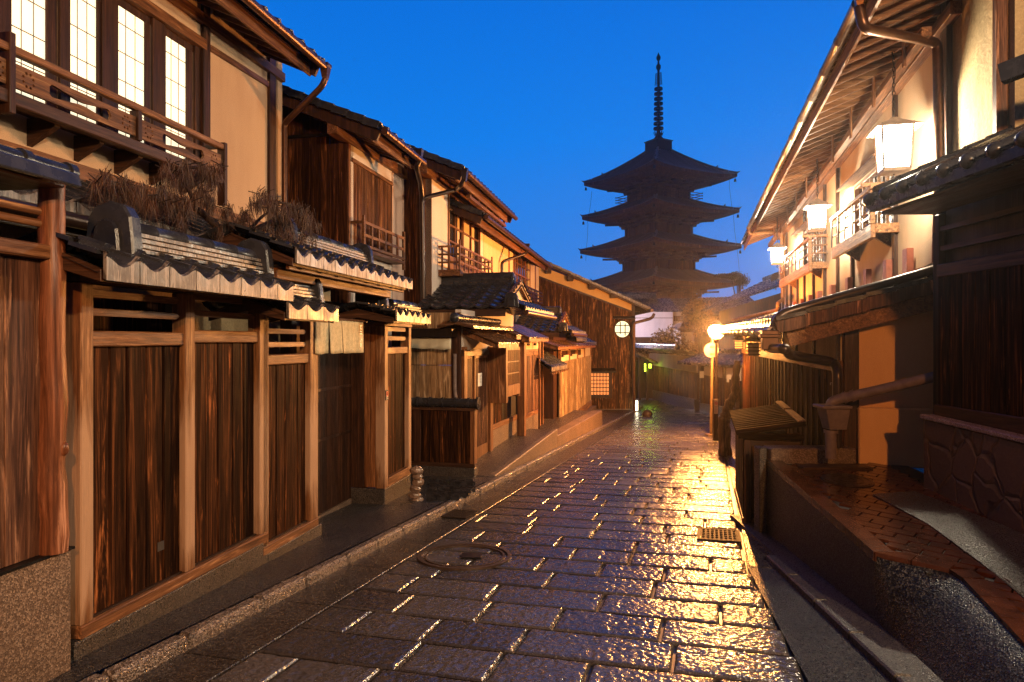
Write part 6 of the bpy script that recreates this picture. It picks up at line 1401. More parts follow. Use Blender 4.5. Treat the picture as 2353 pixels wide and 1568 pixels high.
for i, (py, k) in enumerate(tiers):
    E = E0 + .17 * k; ze = zp(417) - spacing * k * .985; bw = 2.5 + .2 * k
    zi = zp(346) if k == 0 else ze + 1.75
    pag_roof(E, ze, .85 if k == 0 else bw * .9 + .1, zi, .36)
    mb = MB(); pagbox(mb, bw, ze - 3.1, ze + .1); o = t.part('storey', mb, M['pag_wood'])
    # stepped bracket clusters
    mb = MB(); 
    for s in range(3): pagbox(mb, bw + .45 * (s + 1), ze - 1.25 + .36 * s, ze - 1.12 + .36 * s)
    for f in range(4):
        an = f * pi / 2
        for xx in (-1, -.36, .36, 1):
            for s in range(3):
                x, y_ = xx * bw, -(bw + .30 + .45 * s); px_, py_ = ob_.x + x * cos(an) - y_ * sin(an), ob_.y + x * sin(an) + y_ * cos(an); mb.box(px_ - .28, px_ + .28, py_ - .28, py_ + .28, ze - 1.42 + .36 * s, ze - 1.26 + .36 * s)
        for xx in (-1, 1): 
            a = Vector((ob_.x + (xx * bw) * cos(an) + bw * sin(an), ob_.y + (xx * bw) * sin(an) - bw * cos(an), ze - .9)); d_ = (a - Vector((ob_.x, ob_.y, a.z))).normalized(); mb.beam(a, a + d_ * 2.6 + Vector((0, 0, .05)), .16, .2)
    t.part('brackets', mb, M['pag_wood'], o); mb = MB()
    for f in range(4):
        an = f * pi / 2
        for xx in (-1, -.36, .36, 1): x, y_ = xx * bw, -bw; px_, py_ = ob_.x + x * cos(an) - y_ * sin(an), ob_.y + x * sin(an) + y_ * cos(an); mb.box(px_ - .14, px_ + .14, py_ - .14, py_ + .14, ze - 3.1, ze - 1.3)
    t.part('columns', mb, M['pag_wood'], o)['kind'] = 'stuff'
    if k in (0,):
        mb = MB(); zb_ = ze - 2.35; r = bw + 1.0
        for f in range(4):
            an = f * pi / 2; R3 = lambda x, y_, z: Vector((ob_.x + x * cos(an) - y_ * sin(an), ob_.y + x * sin(an) + y_ * cos(an), z))
            for dz in (.0, .32, .62): mb.beam(R3(-r - .25, -r, zb_ + dz), R3(r + .25, -r, zb_ + dz + 0), .07, .07)
            for q in range(5): x = -r + 2 * r * q / 4; mb.beam(R3(x, -r, zb_ - .2), R3(x, -r, zb_ + .62), .08, .08)
        t.part('railing', mb, M['pag_wood'])
mb = MB(); pagbox(mb, 3.2, gz(YP) - 3, zp(700)); t.part('base_storey', mb, M['pag_wood'])
# spire
mb = MB(); z0 = zp(348); pagbox(mb, 1.12, z0 - .1, zp(326)); pagbox(mb, 1.22, zp(327), zp(325)); o = t.part('spire_base', mb, M['iron'])
mb = MB(); mb.lathe((ob_.x, ob_.y, 0), [(.45, zp(325)), (.62, zp(320)), (.36, zp(314)), (.30, zp(308)), (.16, zp(300)), (.14, zp(150)), (.10, zp(140))], 12); t.part('spire_shaft', mb, M['iron'], o)
mb = MB()
for k in range(9):
    zc_ = zp(296 - k * 11.4); r = .60 - .012 * k
    vs = []; sg = 20
    for i in range(sg):
        a = 2 * pi * i / sg
        for rr, dz in ((r, -.11), (r, .11), (r - .13, .11), (r - .13, -.11)): vs.append((ob_.x + rr * cos(a), ob_.y + rr * sin(a), zc_ + dz))
    mb.add(vs, [(4 * i + q, 4 * ((i + 1) % sg) + q, 4 * ((i + 1) % sg) + (q + 1) % 4, 4 * i + (q + 1) % 4) for i in range(sg) for q in range(4)])
    for i in range(4): a = i * pi / 2 + .4; mb.beam((ob_.x, ob_.y, zc_), (ob_.x + r * cos(a), ob_.y + r * sin(a), zc_), .06, .1)
for i in range(8): a = i * pi / 4; mb.beam((ob_.x + .45 * cos(a), ob_.y + .45 * sin(a), zp(312)), (ob_.x + .58 * cos(a), ob_.y + .58 * sin(a), zp(304)), .12, .06)
t.part('spire_rings', mb, M['iron'], o); mb = MB()
for i in range(4):
    a = i * pi / 2 + .5
    for k in range(11): zz = zp(196 - k * 2.6); mb.beam((ob_.x + .16 * cos(a), ob_.y + .16 * sin(a), zz), (ob_.x + (.42 - .012 * k) * cos(a), ob_.y + (.42 - .012 * k) * sin(a), zz + .12), .03, .06)
    mb.beam((ob_.x + .43 * cos(a), ob_.y + .43 * sin(a), zp(197)), (ob_.x + .34 * cos(a), ob_.y + .34 * sin(a), zp(168)), .04, .05)
t.part('spire_flame', mb, M['iron'], o); mb = MB(); mb.lathe((ob_.x, ob_.y, 0), [(.12, zp(163)), (.28, zp(158)), (.29, zp(152)), (.12, zp(147)), (.10, zp(141)), (.24, zp(137)), (.27, zp(132)), (.14, zp(127)), (.02, zp(121))], 12); t.part('spire_jewels', mb, M['iron'], o)
# lightning wires down from the eave corners
mb = MB()
for pts in (((1360, 440), (1357, 470), (1352, 500), (1349, 515)), ((1351, 515), (1350, 545), (1347, 575), (1346, 600)), ((1676, 405), (1676, 430), (1681, 470), (1682, 480)), ((1685, 490), (1688, 530), (1692, 560)), ((1693, 570), (1697, 600), (1700, 640))):
    mb.tube([W(a, b, YP) for a, b in pts], .018, 4, False)
wobj = mkobj('lightning_wire', mb, M['iron'], None, W(1513, 600, YP)); wobj.location = W(1513, 600, YP); wobj['label'] = 'thin lightning conductor wires hanging from the pagoda eaves'; wobj['category'] = 'wire'
# ================================================================== RIGHT SIDE
FU = Fr(2.9, .25)     # upper plaster front
FLr = Fr(1.64, .25)   # lower street front
def qr(n, x, y, v=0, fr=FU): return fr.q(*Q(n, (x, y))[0], v)
yNu, yFu = FU.loc(4.42, 6.08).y, FU.y(1797)
t = Thing('teahouse', 'long two storey plaster house on the right with deep rafter eaves and white lanterns', 'house', FU, (0, yFu, -.5))
vE = -1.07; ef, en = FU.q(1728, 515, vE), FU.q(1975, 15, vE); slE = (en.z - ef.z) / (en.y - ef.y); zE_ = lambda y: ef.z + slE * (y - ef.y)
yn2 = yNu - .3
zj = 2.44
# upper wall with window openings
w1a, w1b = FU.y(2058), FU.y(1968); w2a, w2b = FU.y(1893), FU.y(1850); zw0, zw1 = 3.25, 4.22
mb = MB()
segs = sorted([yNu, yFu])
for a, b, z0, z1 in ((yNu, w1a, zj - .4, 5.6), (w1a, w1b, zj - .4, zw0), (w1a, w1b, zw1, 5.5), (w1b, w2a, zj - .4, 5.5), (w2a, w2b, zj - .4, zw0), (w2a, w2b, zw1, 5.3), (w2b, yFu, zj - .4, 5.1)): mb.box(0, .18, a, b, z0, z1)
t.part('upper_wall', mb, M['plaster'])
mb = MB(); mb.box(0, 4, yFu, yFu + .15, -1.5, 5.0); t.part('far_end_wall', mb, M['plaster_y']); mb = MB(); mb.box(0.001, 4, yNu - .12, yNu - .001, 2.5, 5.5); t.part('near_end_wall', mb, M['plaster_old'])
# rough aged plaster bay nearest the viewer with posts
yb0 = FU.y(2192); mb = MB(); mb.box(-.012, -.001, yNu, yb0, zj - .3, 5.55); t.part('rough_bay', mb, M['plaster_old'])
mb = MB(); mb.box(-.07, .05, yb0, FU.y(2177), zj, 5.5); t.part('post', mb, M['brown'], bev=.005)
mb = MB(); mb.box(-.10, -.013, yNu - .02, FU.y(2309), zj, 5.6); t.part('post', mb, M['board_red'], bev=.005)
for pxx in (2061, 1962, 1928, 1898, 1872, 1851, 1835, 1820, 1810, 1801):
    mb = MB(); a = FU.y(pxx); mb.box(-.05, .05, a - .05, a + .05, zj - .1, 5.3 if pxx in (2061, 1928, 1898, 1851, 1810, 1801) else zw0 - .03); t.part('post', mb, M['brown'], bev=.004)
# wall beam under eave
bz = lambda y: zE_(y) - .30
mb = MB(); a, b = yNu + 1.0, yFu; mb.hexa([(-.12, a, bz(a) + .30), (.02, a, bz(a) + .30), (.02, b, bz(b) + .30), (-.12, b, bz(b) + .30), (-.12, a, bz(a) + .44), (.02, a, bz(a) + .44), (.02, b, bz(b) + .44), (-.12, b, bz(b) + .44)]); t.part('wall_beam', mb, M['post_y'], bev=.005)
mb = MB(); vr = -.34
mb.hexa([(vr - .05, a, bz(a) + .10), (vr + .05, a, bz(a) + .10), (vr + .05, b, bz(b) + .10), (vr - .05, b, bz(b) + .10), (vr - .05, a, bz(a) + .20), (vr + .05, a, bz(a) + .20), (vr + .05, b, bz(b) + .20), (vr - .05, b, bz(b) + .20)]); t.part('hanging_beam', mb, M['post_y'], bev=.005)
mb = MB()
for i in range(10):
    yy = yNu + 1.5 + i * 1.25
    if yy < yFu: mb = MB(); mb.box(vr - .075, vr - .051, yy, yy + .07, bz(yy) + .0, bz(yy) + .52); t.part('hanger', mb, M['post'])
# roof: tiles, soffit, rafters, fascia, gutter
sl = .38
S = Vector((2.9, 0, 2.9 * sl)); nu = round((yFu + .6 - yn2) / .27); Uv = Vector((0, yFu + .6 - yn2, zE_(yFu + .6) - zE_(yn2)))
mb = MB(); mb.tiles((vE, yn2, zE_(yn2)), Uv, S, nu, 12, Uv.length / nu, S.length / 12, .045, .025, 6)
for i in range(nu):
    yy = yn2 + (i + 1) * (yFu + .6 - yn2) / nu; mb.tube([(vE - .02, yy, zE_(yy) + .045), (vE + .25, yy, zE_(yy) + .045 + .25 * sl)], .045, 10)
r = t.part('roof', mb, M['tile'])
def swp(x0, x1, dz0, dz1, mbx, ya=None, yb=None, z_add=0):
    ya = yn2 + .05 if ya is None else ya; yb = yFu + .5 if yb is None else yb
    mbx.hexa([(x, y, zE_(y) + dz + (x - vE) * sl * z_add) for dz in (dz0, dz1) for x, y in ((x0, ya), (x1, ya), (x1, yb), (x0, yb))])
mb = MB(); swp(vE + .05, vE + .085, -.19, -.03, mb); t.part('fascia', mb, M['rail'], bev=.004)
mb = MB(); swp(vE + .05, .25, -.035, -.02, mb, z_add=1); t.part('soffit', mb, M['rail'])
mb = MB(); n = 46
for i in range(n):
    yy = yn2 + .15 + (yFu + .3 - yn2) * i / n; mb.beam((vE + .09, yy, zE_(yy) - .075), (.2, yy, zE_(yy) - .075 + (.2 - vE - .09) * sl), .06, .08)
t.part('rafters', mb, M['post_x'])
M['gutter_pale'] = plain('pale_wet_gutter', (.34, .27, .21), .3, .4)
mb = MB(); gy0, gy1 = FU.y(1985, vE) , ef.y + .25; seg = 14
for i in range(seg):
    a = gy0 + (gy1 - gy0) * i / seg; b = gy0 + (gy1 - gy0) * (i + 1) / seg; mb.tube([(vE - .06, a, zE_(a) - .05), (vE - .06, b - .03, zE_(b) - .05), (vE - .06, b - .02, zE_(b) - .05), (vE - .06, b, zE_(b) - .05)], [.055, .055, .062, .062], 10)
t.part('gutter', mb, M['gutter_pale']); mb = MB(); mb.tube([(vE - .06, yn2 - .5, zE_(yn2) - .0), (vE - .06, gy0 - .15, zE_(gy0) - .02)], .055, 10); t.part('gutter', mb, M['gutter_pale'])
# downpipes
hp = Vector((vE - .06, gy0 - .08, zE_(gy0) - .02)); pA = qr('r3', 1005, 190, vE - .0); pB = qr('r3', 1010, 270, vE + .1); pC = qr('r3', 1480, 300, -.14); pD = qr('r3', 1497, 1150, -.14)
rainpipe(t, [hp - Vector((0, 0, .1)), Vector((vE - .02, gy0 - .08, hp.z - .32)), pC, pD, qr('r4', 1660, 700, -.14)], .052, hp + Vector((0, 0, .06)), 'copper')
f0 = Vector((vE - .06, ef.y + .1, ef.z - .08)); rainpipe(t, [f0, f0 - Vector((0, 0, .15)), qr('r4', 445, 440, -.12), qr('r4', 452, 980, -.12), qr('r4', 415, 1005, -.45), qr('r4', 412, 1060, -.45), qr('r4', 60, 1140, -1.3)], .05, None, 'rail', 'downpipe')
# windows
for (wa, wb_, n_) in ((w1a, w1b, 4), (w2a, w2b, 5)):
    mb = MB(); mb.box(-.04, .05, wa, wa + .06, zw0, zw1); mb.box(-.04, .05, wb_ - .06, wb_, zw0, zw1); mb.box(-.04, .05, wa + .06, wb_ - .06, zw1 - .06, zw1); o = t.part('window', mb, M['post'], bev=.003)
    mb = MB()
    for k in range(1, n_ + 1): yy = wa + (wb_ - wa) * k / (n_ + 1); mb.box(-.01, .03, yy - .025, yy + .025, zw0, zw1 - .06)
    for k in (1, 2): zz = zw0 + (zw1 - zw0) * k / 3; mb.box(-.005, .025, wa + .06, wb_ - .06, zz - .015, zz + .015)
    t.part('glazing_bars', mb, M['rail'], o); mb = MB(); mb.box(.05, .056, wa, wb_, zw0, zw1); t.part('pane', mb, M['glass'], o)
    mb = MB(); mb.hexa([(-.02, wa - .1, zw1 + .04), (-.30, wa - .1, zw1 - .06), (-.30, wb_ + .1, zw1 - .06), (-.02, wb_ + .1, zw1 + .04), (-.02, wa - .1, zw1 + .07), (-.30, wa - .1, zw1 - .03), (-.30, wb_ + .1, zw1 - .03), (-.02, wb_ + .1, zw1 + .07)]); t.part('window_hood', mb, M['rail'], o)
# balconies
vK = -.35
for k, (pn, pf, n_) in enumerate(((2001, 1911, 6), (1859, 1790.5, 9))):
    ya, yb = FU.y(pn, vK), FU.y(pf, vK); z0 = (FU.z(2001, 516, vK) + FU.z(1859, 601, vK)) / 2 - .0; z1 = z0 + .50
    mb = MB(); mb.box(vK, vK + .06, ya, yb, z0 - .19, z0); mb.box(vK + .061, 0, ya, ya + .06, z0 - .13, z0); o = t.part('balcony_beam', mb, M['rail'], bev=.006)
    mb = MB(); mb.box(vK + .062, 0, ya + .061, yb, z0 - .04, z0 - .01); t.part('balcony_floor', mb, M['rail'], o)
    mb = MB(); mb.box(vK - .03, vK + .035, ya - .12, yb, z1 - .05, z1); mb.box(vK - .12, 0, ya - .01, ya + .045, z1 - .0, z1 + .05)
    for q in (.36, .68): mb.box(vK + .005, vK + .025, ya, yb, z0 + (z1 - z0) * q - .015, z0 + (z1 - z0) * q + .015); mb.box(vK + .03, 0, ya + .01, ya + .03, z0 + (z1 - z0) * q - .015, z0 + (z1 - z0) * q + .015)
    t.part('hand_rail', mb, M['rail'], o, bev=.003)
    for i in range(n_): mb = MB(); yy = ya + .02 + (yb - ya - .06) * i / (n_ - 1); mb.box(vK - .012, vK + .004, yy, yy + .05, z0, z1 - .05); t.part('baluster', mb, M['brown'], o, bev=.002)
    mb = MB(); mb.box(vK - .01, vK + .05, ya - .02, ya + .04, z0, z1 + .0 - .001); t.part('corner_post', mb, M['rail'], o)
    for q in (.15, .85): mb = MB(); yy = ya + (yb - ya) * q; mb.prism([(0, yy, z0 - .28), (0, yy, z0 - .041), (vK + .08, yy, z0 - .041), (vK + .08, yy, z0 - .1)], (0, .06, 0)); t.part('bracket', mb, M['rail'], o)
# lean-to roof over the ground floor
vL = (.96 - 2.9) / FU.n; ynL = FU.loc(1, 6.62).y; ynL = FU.y(1787, vL); yfL = FU.y(1656, vL); zL0 = 1.80
zLe = lambda y: 1.80 + (y - ynL) * .012
S = Vector((-vL - .02, 0, zj - .10 - 1.82)); nu = round((yfL - ynL) / .26); Uv = Vector((0, yfL - ynL, (yfL - ynL) * .012))
mb = MB(); ev = MB(); mb.tiles((vL, ynL, zL0), Uv, S, nu, 7, Uv.length / nu, S.length / 7, .05, .03, 6, eave=ev, edrop=.03); o = t.part('lower_roof', mb, M['tile'])
for i in range(nu): yy = ynL + (i + 1) * (yfL - ynL) / nu; ev.tube([(vL - .035, yy, zLe(yy) + .05), (vL + .1, yy, zLe(yy) + .09)], .045, 10)
t.part('eave_tiles', ev, M['tile_cap'], o)
mb = MB(); 
for k in range(3):
    m = 40
    for i in range(m): a = yNu + .3 + (yFu - yNu - .3) * i / m; b = yNu + .3 + (yFu - yNu - .3) * (i + 1) / m; mb.box(-.16 + .02 * k, -.051, a, b - .006, zj - .10 + k * .035, zj - .07 + k * .035)
t.part('ridge', mb, M['copper_red'], o)
mb = MB(); mb.box(-.052, -.001, yNu, yFu, zj + .02, zj + .09); t.part('flashing', mb, M['copper_red'])
for pxx, s_ in ((2105, .30), (2056, .26), (2008, .24), (1964, .22), (1925, .2), (1894, .17), (1872, .16), (1852, .14), (1834, .14), (1815, .12)):
    mb = MB(); a = FU.y(pxx); mb.box(-.13, -.0515, a - .09, a + .09, zj + .0, zj + s_ + .06); t.part('post_shoe', mb, M['copper_red'], bev=.004)
# verge at the near end: wet tiles, board and barge
mb = MB(); vt = MB()
a0 = Vector((vL - .02, ynL - .05, zL0)); a1 = Vector((0.3, ynL - .05, zL0 + (.3 - vL) * (S.z / S.x)))
for j in range(8):
    p = a0.lerp(a1, j / 8); q = a0.lerp(a1, (j + 1.05) / 8); vt.beam(p + Vector((.0, 0, -.015)), q + Vector((0, 0, -.03)), .05, .12, (0, 0, 1)); mb.beam(p + Vector((0, .06, .075)), q + Vector((0, .06, .055)), .13, .04)
t.part('verge_tiles', mb, M['tile_cap'], o); t.part('verge_edge', vt, M['board_red'], o, bev=.004)
mb = MB(); mb.beam(a0 + Vector((.12, .10, -.13)), a1 + Vector((0, .10, -.17)), .06, .16); t.part('bargeboard', mb, M['rail'], o, bev=.006)
mb = MB(); swL = lambda x: zL0 + (x - vL) * (S.z / S.x)
mb.hexa([(vL + .06, ynL + .02, swL(vL) - .04), (0, ynL + .02, swL(0) - .06), (0, yfL, swL(0) - .06), (vL + .06, yfL, swL(vL) + .05), (vL + .06, ynL + .02, swL(vL) - .02), (0, ynL + .02, swL(0) - .04), (0, yfL, swL(0) - .04), (vL + .06, yfL, swL(vL) + .08)]); t.part('soffit', mb, M['brown_x'], o)
mb = MB(); mb.tube([(vL - .06, ynL - .02, zL0 - .06), (vL - .06, yfL, zLe(yfL) - .05)], .055, 10)
for i in range(14): yy = ynL + .4 + i * .8; mb.tube([(vL - .06, yy, zLe(yy) - .06), (vL - .06, yy + .03, zLe(yy) - .06)], .064, 10)
t.part('gutter', mb, M['gutter_pale'], o)
# pipe lying on the verge, rain head and heavy lower downpipe
mb = MB(); v1 = (0, ynL + .02, swL(0) + .15); mb.tube(bend([qr('r4', 1668, 705, -.16), qr('r4', 1545, 765, -.3), (-.30, ynL + .16, swL(-.30) + .14), (vL + .02, ynL + .06, swL(vL) + .12), (vL - .06, ynL - .0, zL0 - .1)], .1), .05, 10); t.part('downpipe', mb, M['copper_dark'])
hd = Vector((vL - .07, ynL - .03, zL0 - .10)); 
q5 = lambda x, y, v: FU.q(*Q('r5', (x, y))[0], v)
vw = (1.64 - 2.9) / FU.n
pts = [hd - Vector((0, 0, .12)), q5(628, 280, vL), q5(655, 315, vL + .1), q5(905, 355, vw - .09), q5(928, 400, vw - .09), q5(925, 840, vw - .09)]
rainpipe(t, pts, .05, hd, 'copper_dark', bands=(q5(922, 480, vw - .09),)); mb = MB(); mb.box(hd.x - .09, hd.x + .07, hd.y - .10, hd.y + .06, hd.z - .14, hd.z + .06); mb.box(hd.x - .11, hd.x + .09, hd.y - .12, hd.y + .08, hd.z - .02, hd.z + .02); t.part('rain_box', mb, M['copper'], bev=.01)
# lower street wall: vertical battens + rail
yc0 = FLr.loc(3.40, 6.95).y; fy = FLr.y(1708)
def toU(x, y, z): X = FLr.wor(x, y, z); return FU.loc(X.x, X.y, z)
dxL = vw
yc0u = toU(0, yc0, 0).y; fyu = toU(0, fy, 0).y
mb = MB(); mb.boards((vw + .03, yc0u), (vw + .03, fyu), -1.0, -1.0, 1.95, 2.0, -.05, 40, .01, .006); t.part('street_planks', mb, M['plank'])
mb = MB(); 
for i in range(30): yy = yc0u + .35 + (fyu - yc0u - .35) * i / 30; mb.box(vw - .045, vw - .016, yy, yy + .045, -1, 1.32)
t.part('battens', mb, M['plank'], bev=.003)
mb = MB(); mb.box(vw - .05, vw - .01, yc0u, fyu, 1.33, 1.45); t.part('street_rail', mb, M['rail'], bev=.005)
mb = MB(); mb.box(vw - .03, vw - .018, yc0u, fyu, 1.451, 1.78); t.part('upper_panel', mb, M['plaster_old'])
for i in range(9):
    mb = MB(); yy = yc0u + .02 + (fyu - yc0u) * i / 9; mb.box(vw - .055, vw - .012, yy, yy + .09, .0 if i == 0 else 1.451, 1.85); t.part('post', mb, M['brown'])
# gable wall facing the viewer
mb = MB(); mb.box(vw + .0, vw + .14, yc0u - .02, yc0u + .1, .3, 1.98); t.part('corner_post', mb, M['brown'], bev=.006)
mb = MB(); mb.prism([(vw + .141, yc0u, .45), (1.2, yc0u, .45), (1.2, yc0u, 2.9), (vw + .141, yc0u, 1.9)], (0, .12, 0)); t.part('gable_wall', mb, M['plaster_o'])
zpl = FU.c(*Q('r5', (1100, 612))[0], yc0u).z; mb = MB(); mb.box(vw + .12, 1.2, yc0u - .09, yc0u - .001, .40, zpl); t.part('plinth', mb, M['plaster_o'], bev=.012)
# small copper lanterns under the lower eave
def copper_lantern(pos, s, lit, label):
    tt = Thing('eave_lantern', label, 'lantern', WORLD, pos, None); p = Vector(pos)
    mb = MB(); mb.lathe(p, [(.11 * s, -.02), (.17 * s, -.02), (.10 * s, .04), (.03 * s, .10), (.01, .16 * s)], 6, False); tt.part('roof', mb, M['copper'])
    mb = MB(); mb.lathe(p, [(.085 * s, -.24 * s), (.09 * s, -.03)], 10); tt.part('glass', mb, M['lamp_o'] if lit else M['pipe_grey'])
    mb = MB()
    for k in range(4): zz = -.05 - .055 * k * s; mb.lathe(p, [(.10 * s, zz - .008), (.115 * s, zz - .008), (.115 * s, zz + .008), (.10 * s, zz + .008)], 10, False)
    tt.part('hoops', mb, M['copper_dark']); mb = MB(); mb.tube([p + Vector((0, 0, .1)), p + Vector((0, 0, .24))], .008, 5); tt.part('hook', mb, M['iron'])
M['lamp_o'] = glow('orange_lantern_glass', (1, .42, .08), 2.2)
copper_lantern(W(1731, 783, 10.6), 1.0, False, 'small copper lantern with a pagoda cap hanging under the low right eave')
copper_lantern(W(1697, 780, 13.4), .8, True, 'small lit hooped lantern under the low eave nearest the street lamp')
# three white hanging lanterns with their bulbs
M['lantern'] = glow('white_lantern_glass', (1.0, .94, .82), 14.0)
M['lantern_cap'] = plain('white_lantern_hood', (.5, .42, .34), .5)
def lantern(px, pyt, pyb, w_px, chain_py, label):
    Y = FU.Y(px, -.5); top, bot = W(px, pyt, Y), W(px, pyb, Y); hw = w_px / F * Y / 2 / 1.40; h = top.z - bot.z; p = Vector((top.x, Y, bot.z))
    tt = Thing('hanging_lantern', label, 'lantern', WORLD, top, 'white lanterns hanging under the long eave'); s2 = 2 ** .5
    tt.o.rotation_euler = (0, 0, -.25)
    mb = MB(); mb.lathe(p, [(hw * .84 * s2, .02), (hw * 1.0 * s2, h - .02)], 4, False, True); gl_ = tt.part('glass', mb, M['lantern']); gl_.visible_shadow = False
    ld = bpy.data.lights.new('lantern_light', 'POINT'); ld.energy = E_LANTERN; ld.color = (1.0, .84, .60); ld.shadow_soft_size = .09
    lo = bpy.data.objects.new('lantern_light', ld); COL.objects.link(lo); lo.parent = tt.o; lo.location = (0, 0, -h * .55)
    mb = MB(); mb.lathe(p, [(hw * .5, -.03), (hw * .90 * s2, -.02), (hw * .90 * s2, .018)], 4, False, True)
    tt.part('base', mb, M['lantern_cap'])
    mb = MB()
    for sx in (-1, 1):
        for sy in (-1, 1): mb.beam(p + Vector((sx * hw * .86, sy * hw * .86, .0)), p + Vector((sx * hw * 1.03, sy * hw * 1.03, h)), .018, .018)
    tt.part('frame', mb, M['pole'])
    mb = MB(); mb.lathe(p, [(hw * 1.5 * s2, h - .045), (hw * .5 * s2, h + .05), (hw * .25 * s2, h + .09), (.01, h + .10)], 4, False, True, False); hd_ = tt.part('hood', mb, M['lantern_cap']); md = hd_.modifiers.new('thickness', 'SOLIDIFY'); md.thickness = .008
    z1 = W(px, chain_py, Y).z; mb = MB(); n = max(4, int((z1 - top.z - .12) / .045))
    for i in range(n):
        zc_ = top.z + .12 + (z1 - top.z - .12) * i / n; sg = 8; L = .03
        ax = Vector((1, 0, 0)) if i % 2 else Vector((0, 1, 0)); mb.tube([Vector((top.x, Y, zc_ + L * .9)) + ax * .014 * cos(2 * pi * q / sg) + Vector((0, 0, L * sin(2 * pi * q / sg))) for q in range(sg + 1)], .004, 4, False, False)
    mb.tube(catm([(top.x + .02 * sin(k * 1.9), Y + .01, top.z + .1 + (z1 - top.z - .1) * k / 6) for k in range(7)], 4), .004, 4); tt.part('chain', mb, M['iron'])
    mb = MB(); mb.tube([p + Vector((0, 0, -.02)), p + Vector((0, 0, -.06))], .006, 5); mb.tube([p + Vector((.022 * cos(2 * pi * q / 10), 0, -.08 + .022 * sin(2 * pi * q / 10))) for q in range(11)], .005, 4, False, False); tt.part('pull_ring', mb, M['iron'])
    mb = MB(); d = Vector((cos(.25), -sin(.25), 0)); a = p + Vector((0, 0, h * .62)); 
    return tt
lantern(2054, 290, 394, 88, 119, 'nearest and largest white lantern hanging by a chain under the right eave')
lantern(1878, 470, 528, 50, 366, 'middle white lantern hanging in front of the far balcony')
lantern(1786, 567, 606, 36, 497, 'farthest white lantern hanging against the sky at the eave end')
# ================================================================== grey plastic rain box with pipes
q5w = lambda x, y, Y: W(*Q('r5', (x, y))[0], Y)
D = 6.62; t = Thing('rain_collector', 'grey plastic rain collector box with a sloping pipe in front of the plaster plinth', 'rain box', WORLD, q5w(885, 840, D))
a, b = q5w(845, 735, D), q5w(963, 615, D); a2 = q5w(830, 620, D); mb = MB(); cx = (a.x + b.x) / 2
mb.hexa([(a.x + .02, D - .10, a.z), (b.x - .02, D - .10, a.z), (b.x - .02, D + .06, a.z), (a.x + .02, D + .06, a.z), (a.x - .03, D - .13, b.z), (b.x, D - .13, b.z), (b.x, D + .08, b.z), (a.x - .03, D + .08, b.z)]); t.part('box', mb, M['pipe_grey'], bev=.006)
mb = MB(); mb.box(a.x - .06, b.x + .01, D - .15, D + .10, b.z, b.z + .03); t.part('rim', mb, M['pipe_grey'], bev=.005)
p0, p1 = q5w(883, 740, D), q5w(883, 842, D); mb = MB(); mb.tube([(p0.x, D - .02, p0.z), (p0.x, D - .02, p1.z - .1)], .052, 14); mb.tube([(p0.x, D - .02, p0.z), (p0.x, D - .02, p0.z - .03)], .066, 14); t.part('down_pipe', mb, M['pipe_grey'])
mb = MB(); mb.tube(bend([q5w(888, 618, D), q5w(888, 585, D), q5w(935, 565, D - .02), q5w(1260, 492, D - .25), q5w(1505, 432, D - .5)], .09), .048, 14)
for x, y, yy in ((960, 559, D - .04), (1005, 549, D - .08)): 
    c0 = q5w(x, y, yy); mb.tube([c0, c0 + (q5w(1260, 492, D - .25) - c0).normalized() * .03], .056, 14)
t.part('sloping_pipe', mb, M['pipe_grey'])
# ================================================================== bin shed
FB = Fr(2.5 - .284 * 7.35, .284)
def lb(X, Y, z=0): return FB.loc(X, Y, z)
n0 = lb(2.50, 7.35); y0 = n0.y; y1 = lb(3.08, 9.4).y; x1 = n0.x + .56; zb0 = FB.gz(0, y0)
t = Thing('bin_shed', 'dark slatted wooden bin shed with ribbed lean-to lid and brass knob', 'bin shed', FB, (0, y0, zb0))
ztf, ztb = .66, .74
M['lid'] = wood('wet_dark_lid_board', (.006, .0025, .0015), (.022, .008, .004), (.10, .04, .02), 'x', .75, .66, spec=.02)
M['lid_base'] = wood('lid_underboard', (.004, .002, .001), (.010, .004, .002), (.03, .012, .006), 'x', .85, .7, spec=0.0)
mb = MB(); mb.hexa([(0.02, y0 + .02, zb0 + .08), (x1, y0 + .02, zb0 + .08), (x1, y0 + .06, zb0 + .08), (0.02, y0 + .06, zb0 + .08), (0.02, y0 + .02, ztf - .06), (x1, y0 + .02, ztb - .06), (x1, y0 + .06, ztb - .06), (0.02, y0 + .06, ztf - .06)]); t.part('side_panel', mb, M['plank'], bev=.004)
mb = MB(); mb.box(0, x1, y0 - .0, y0 + .019, .52, .585); t.part('side_rail', mb, M['brown_x'])
mb = MB(); mb.box(0.0, .07, y0 - .01, y0 + .06, zb0, ztf - .06); t.part('corner_post', mb, M['brown'], bev=.004)
mb = MB(); mb.box(.02, x1 - .05, y0 + .07, y1, zb0 + .1, .58); t.part('dark_inside', mb, M['black_wood'])
mb = MB()
for i in range(9): yy = y0 + .07 + (y1 - y0 - .1) * i / 9; mb.box(-.012, .014, yy, yy + .16, FB.gz(0, yy) + .08, .60)
t.part('front_slats', mb, M['plank'], bev=.003)
mb = MB(); mb.hexa([(-.02, y0 - .01, zb0 - .02), (.05, y0 - .01, zb0 - .02), (.05, y1, FB.gz(0, y1) - .02), (-.02, y1, FB.gz(0, y1) - .02), (-.02, y0 - .01, zb0 + .08), (.05, y0 - .01, zb0 + .08), (.05, y1, FB.gz(0, y1) + .08), (-.02, y1, FB.gz(0, y1) + .08)]); t.part('bottom_rail', mb, M['brown_y'], bev=.004)
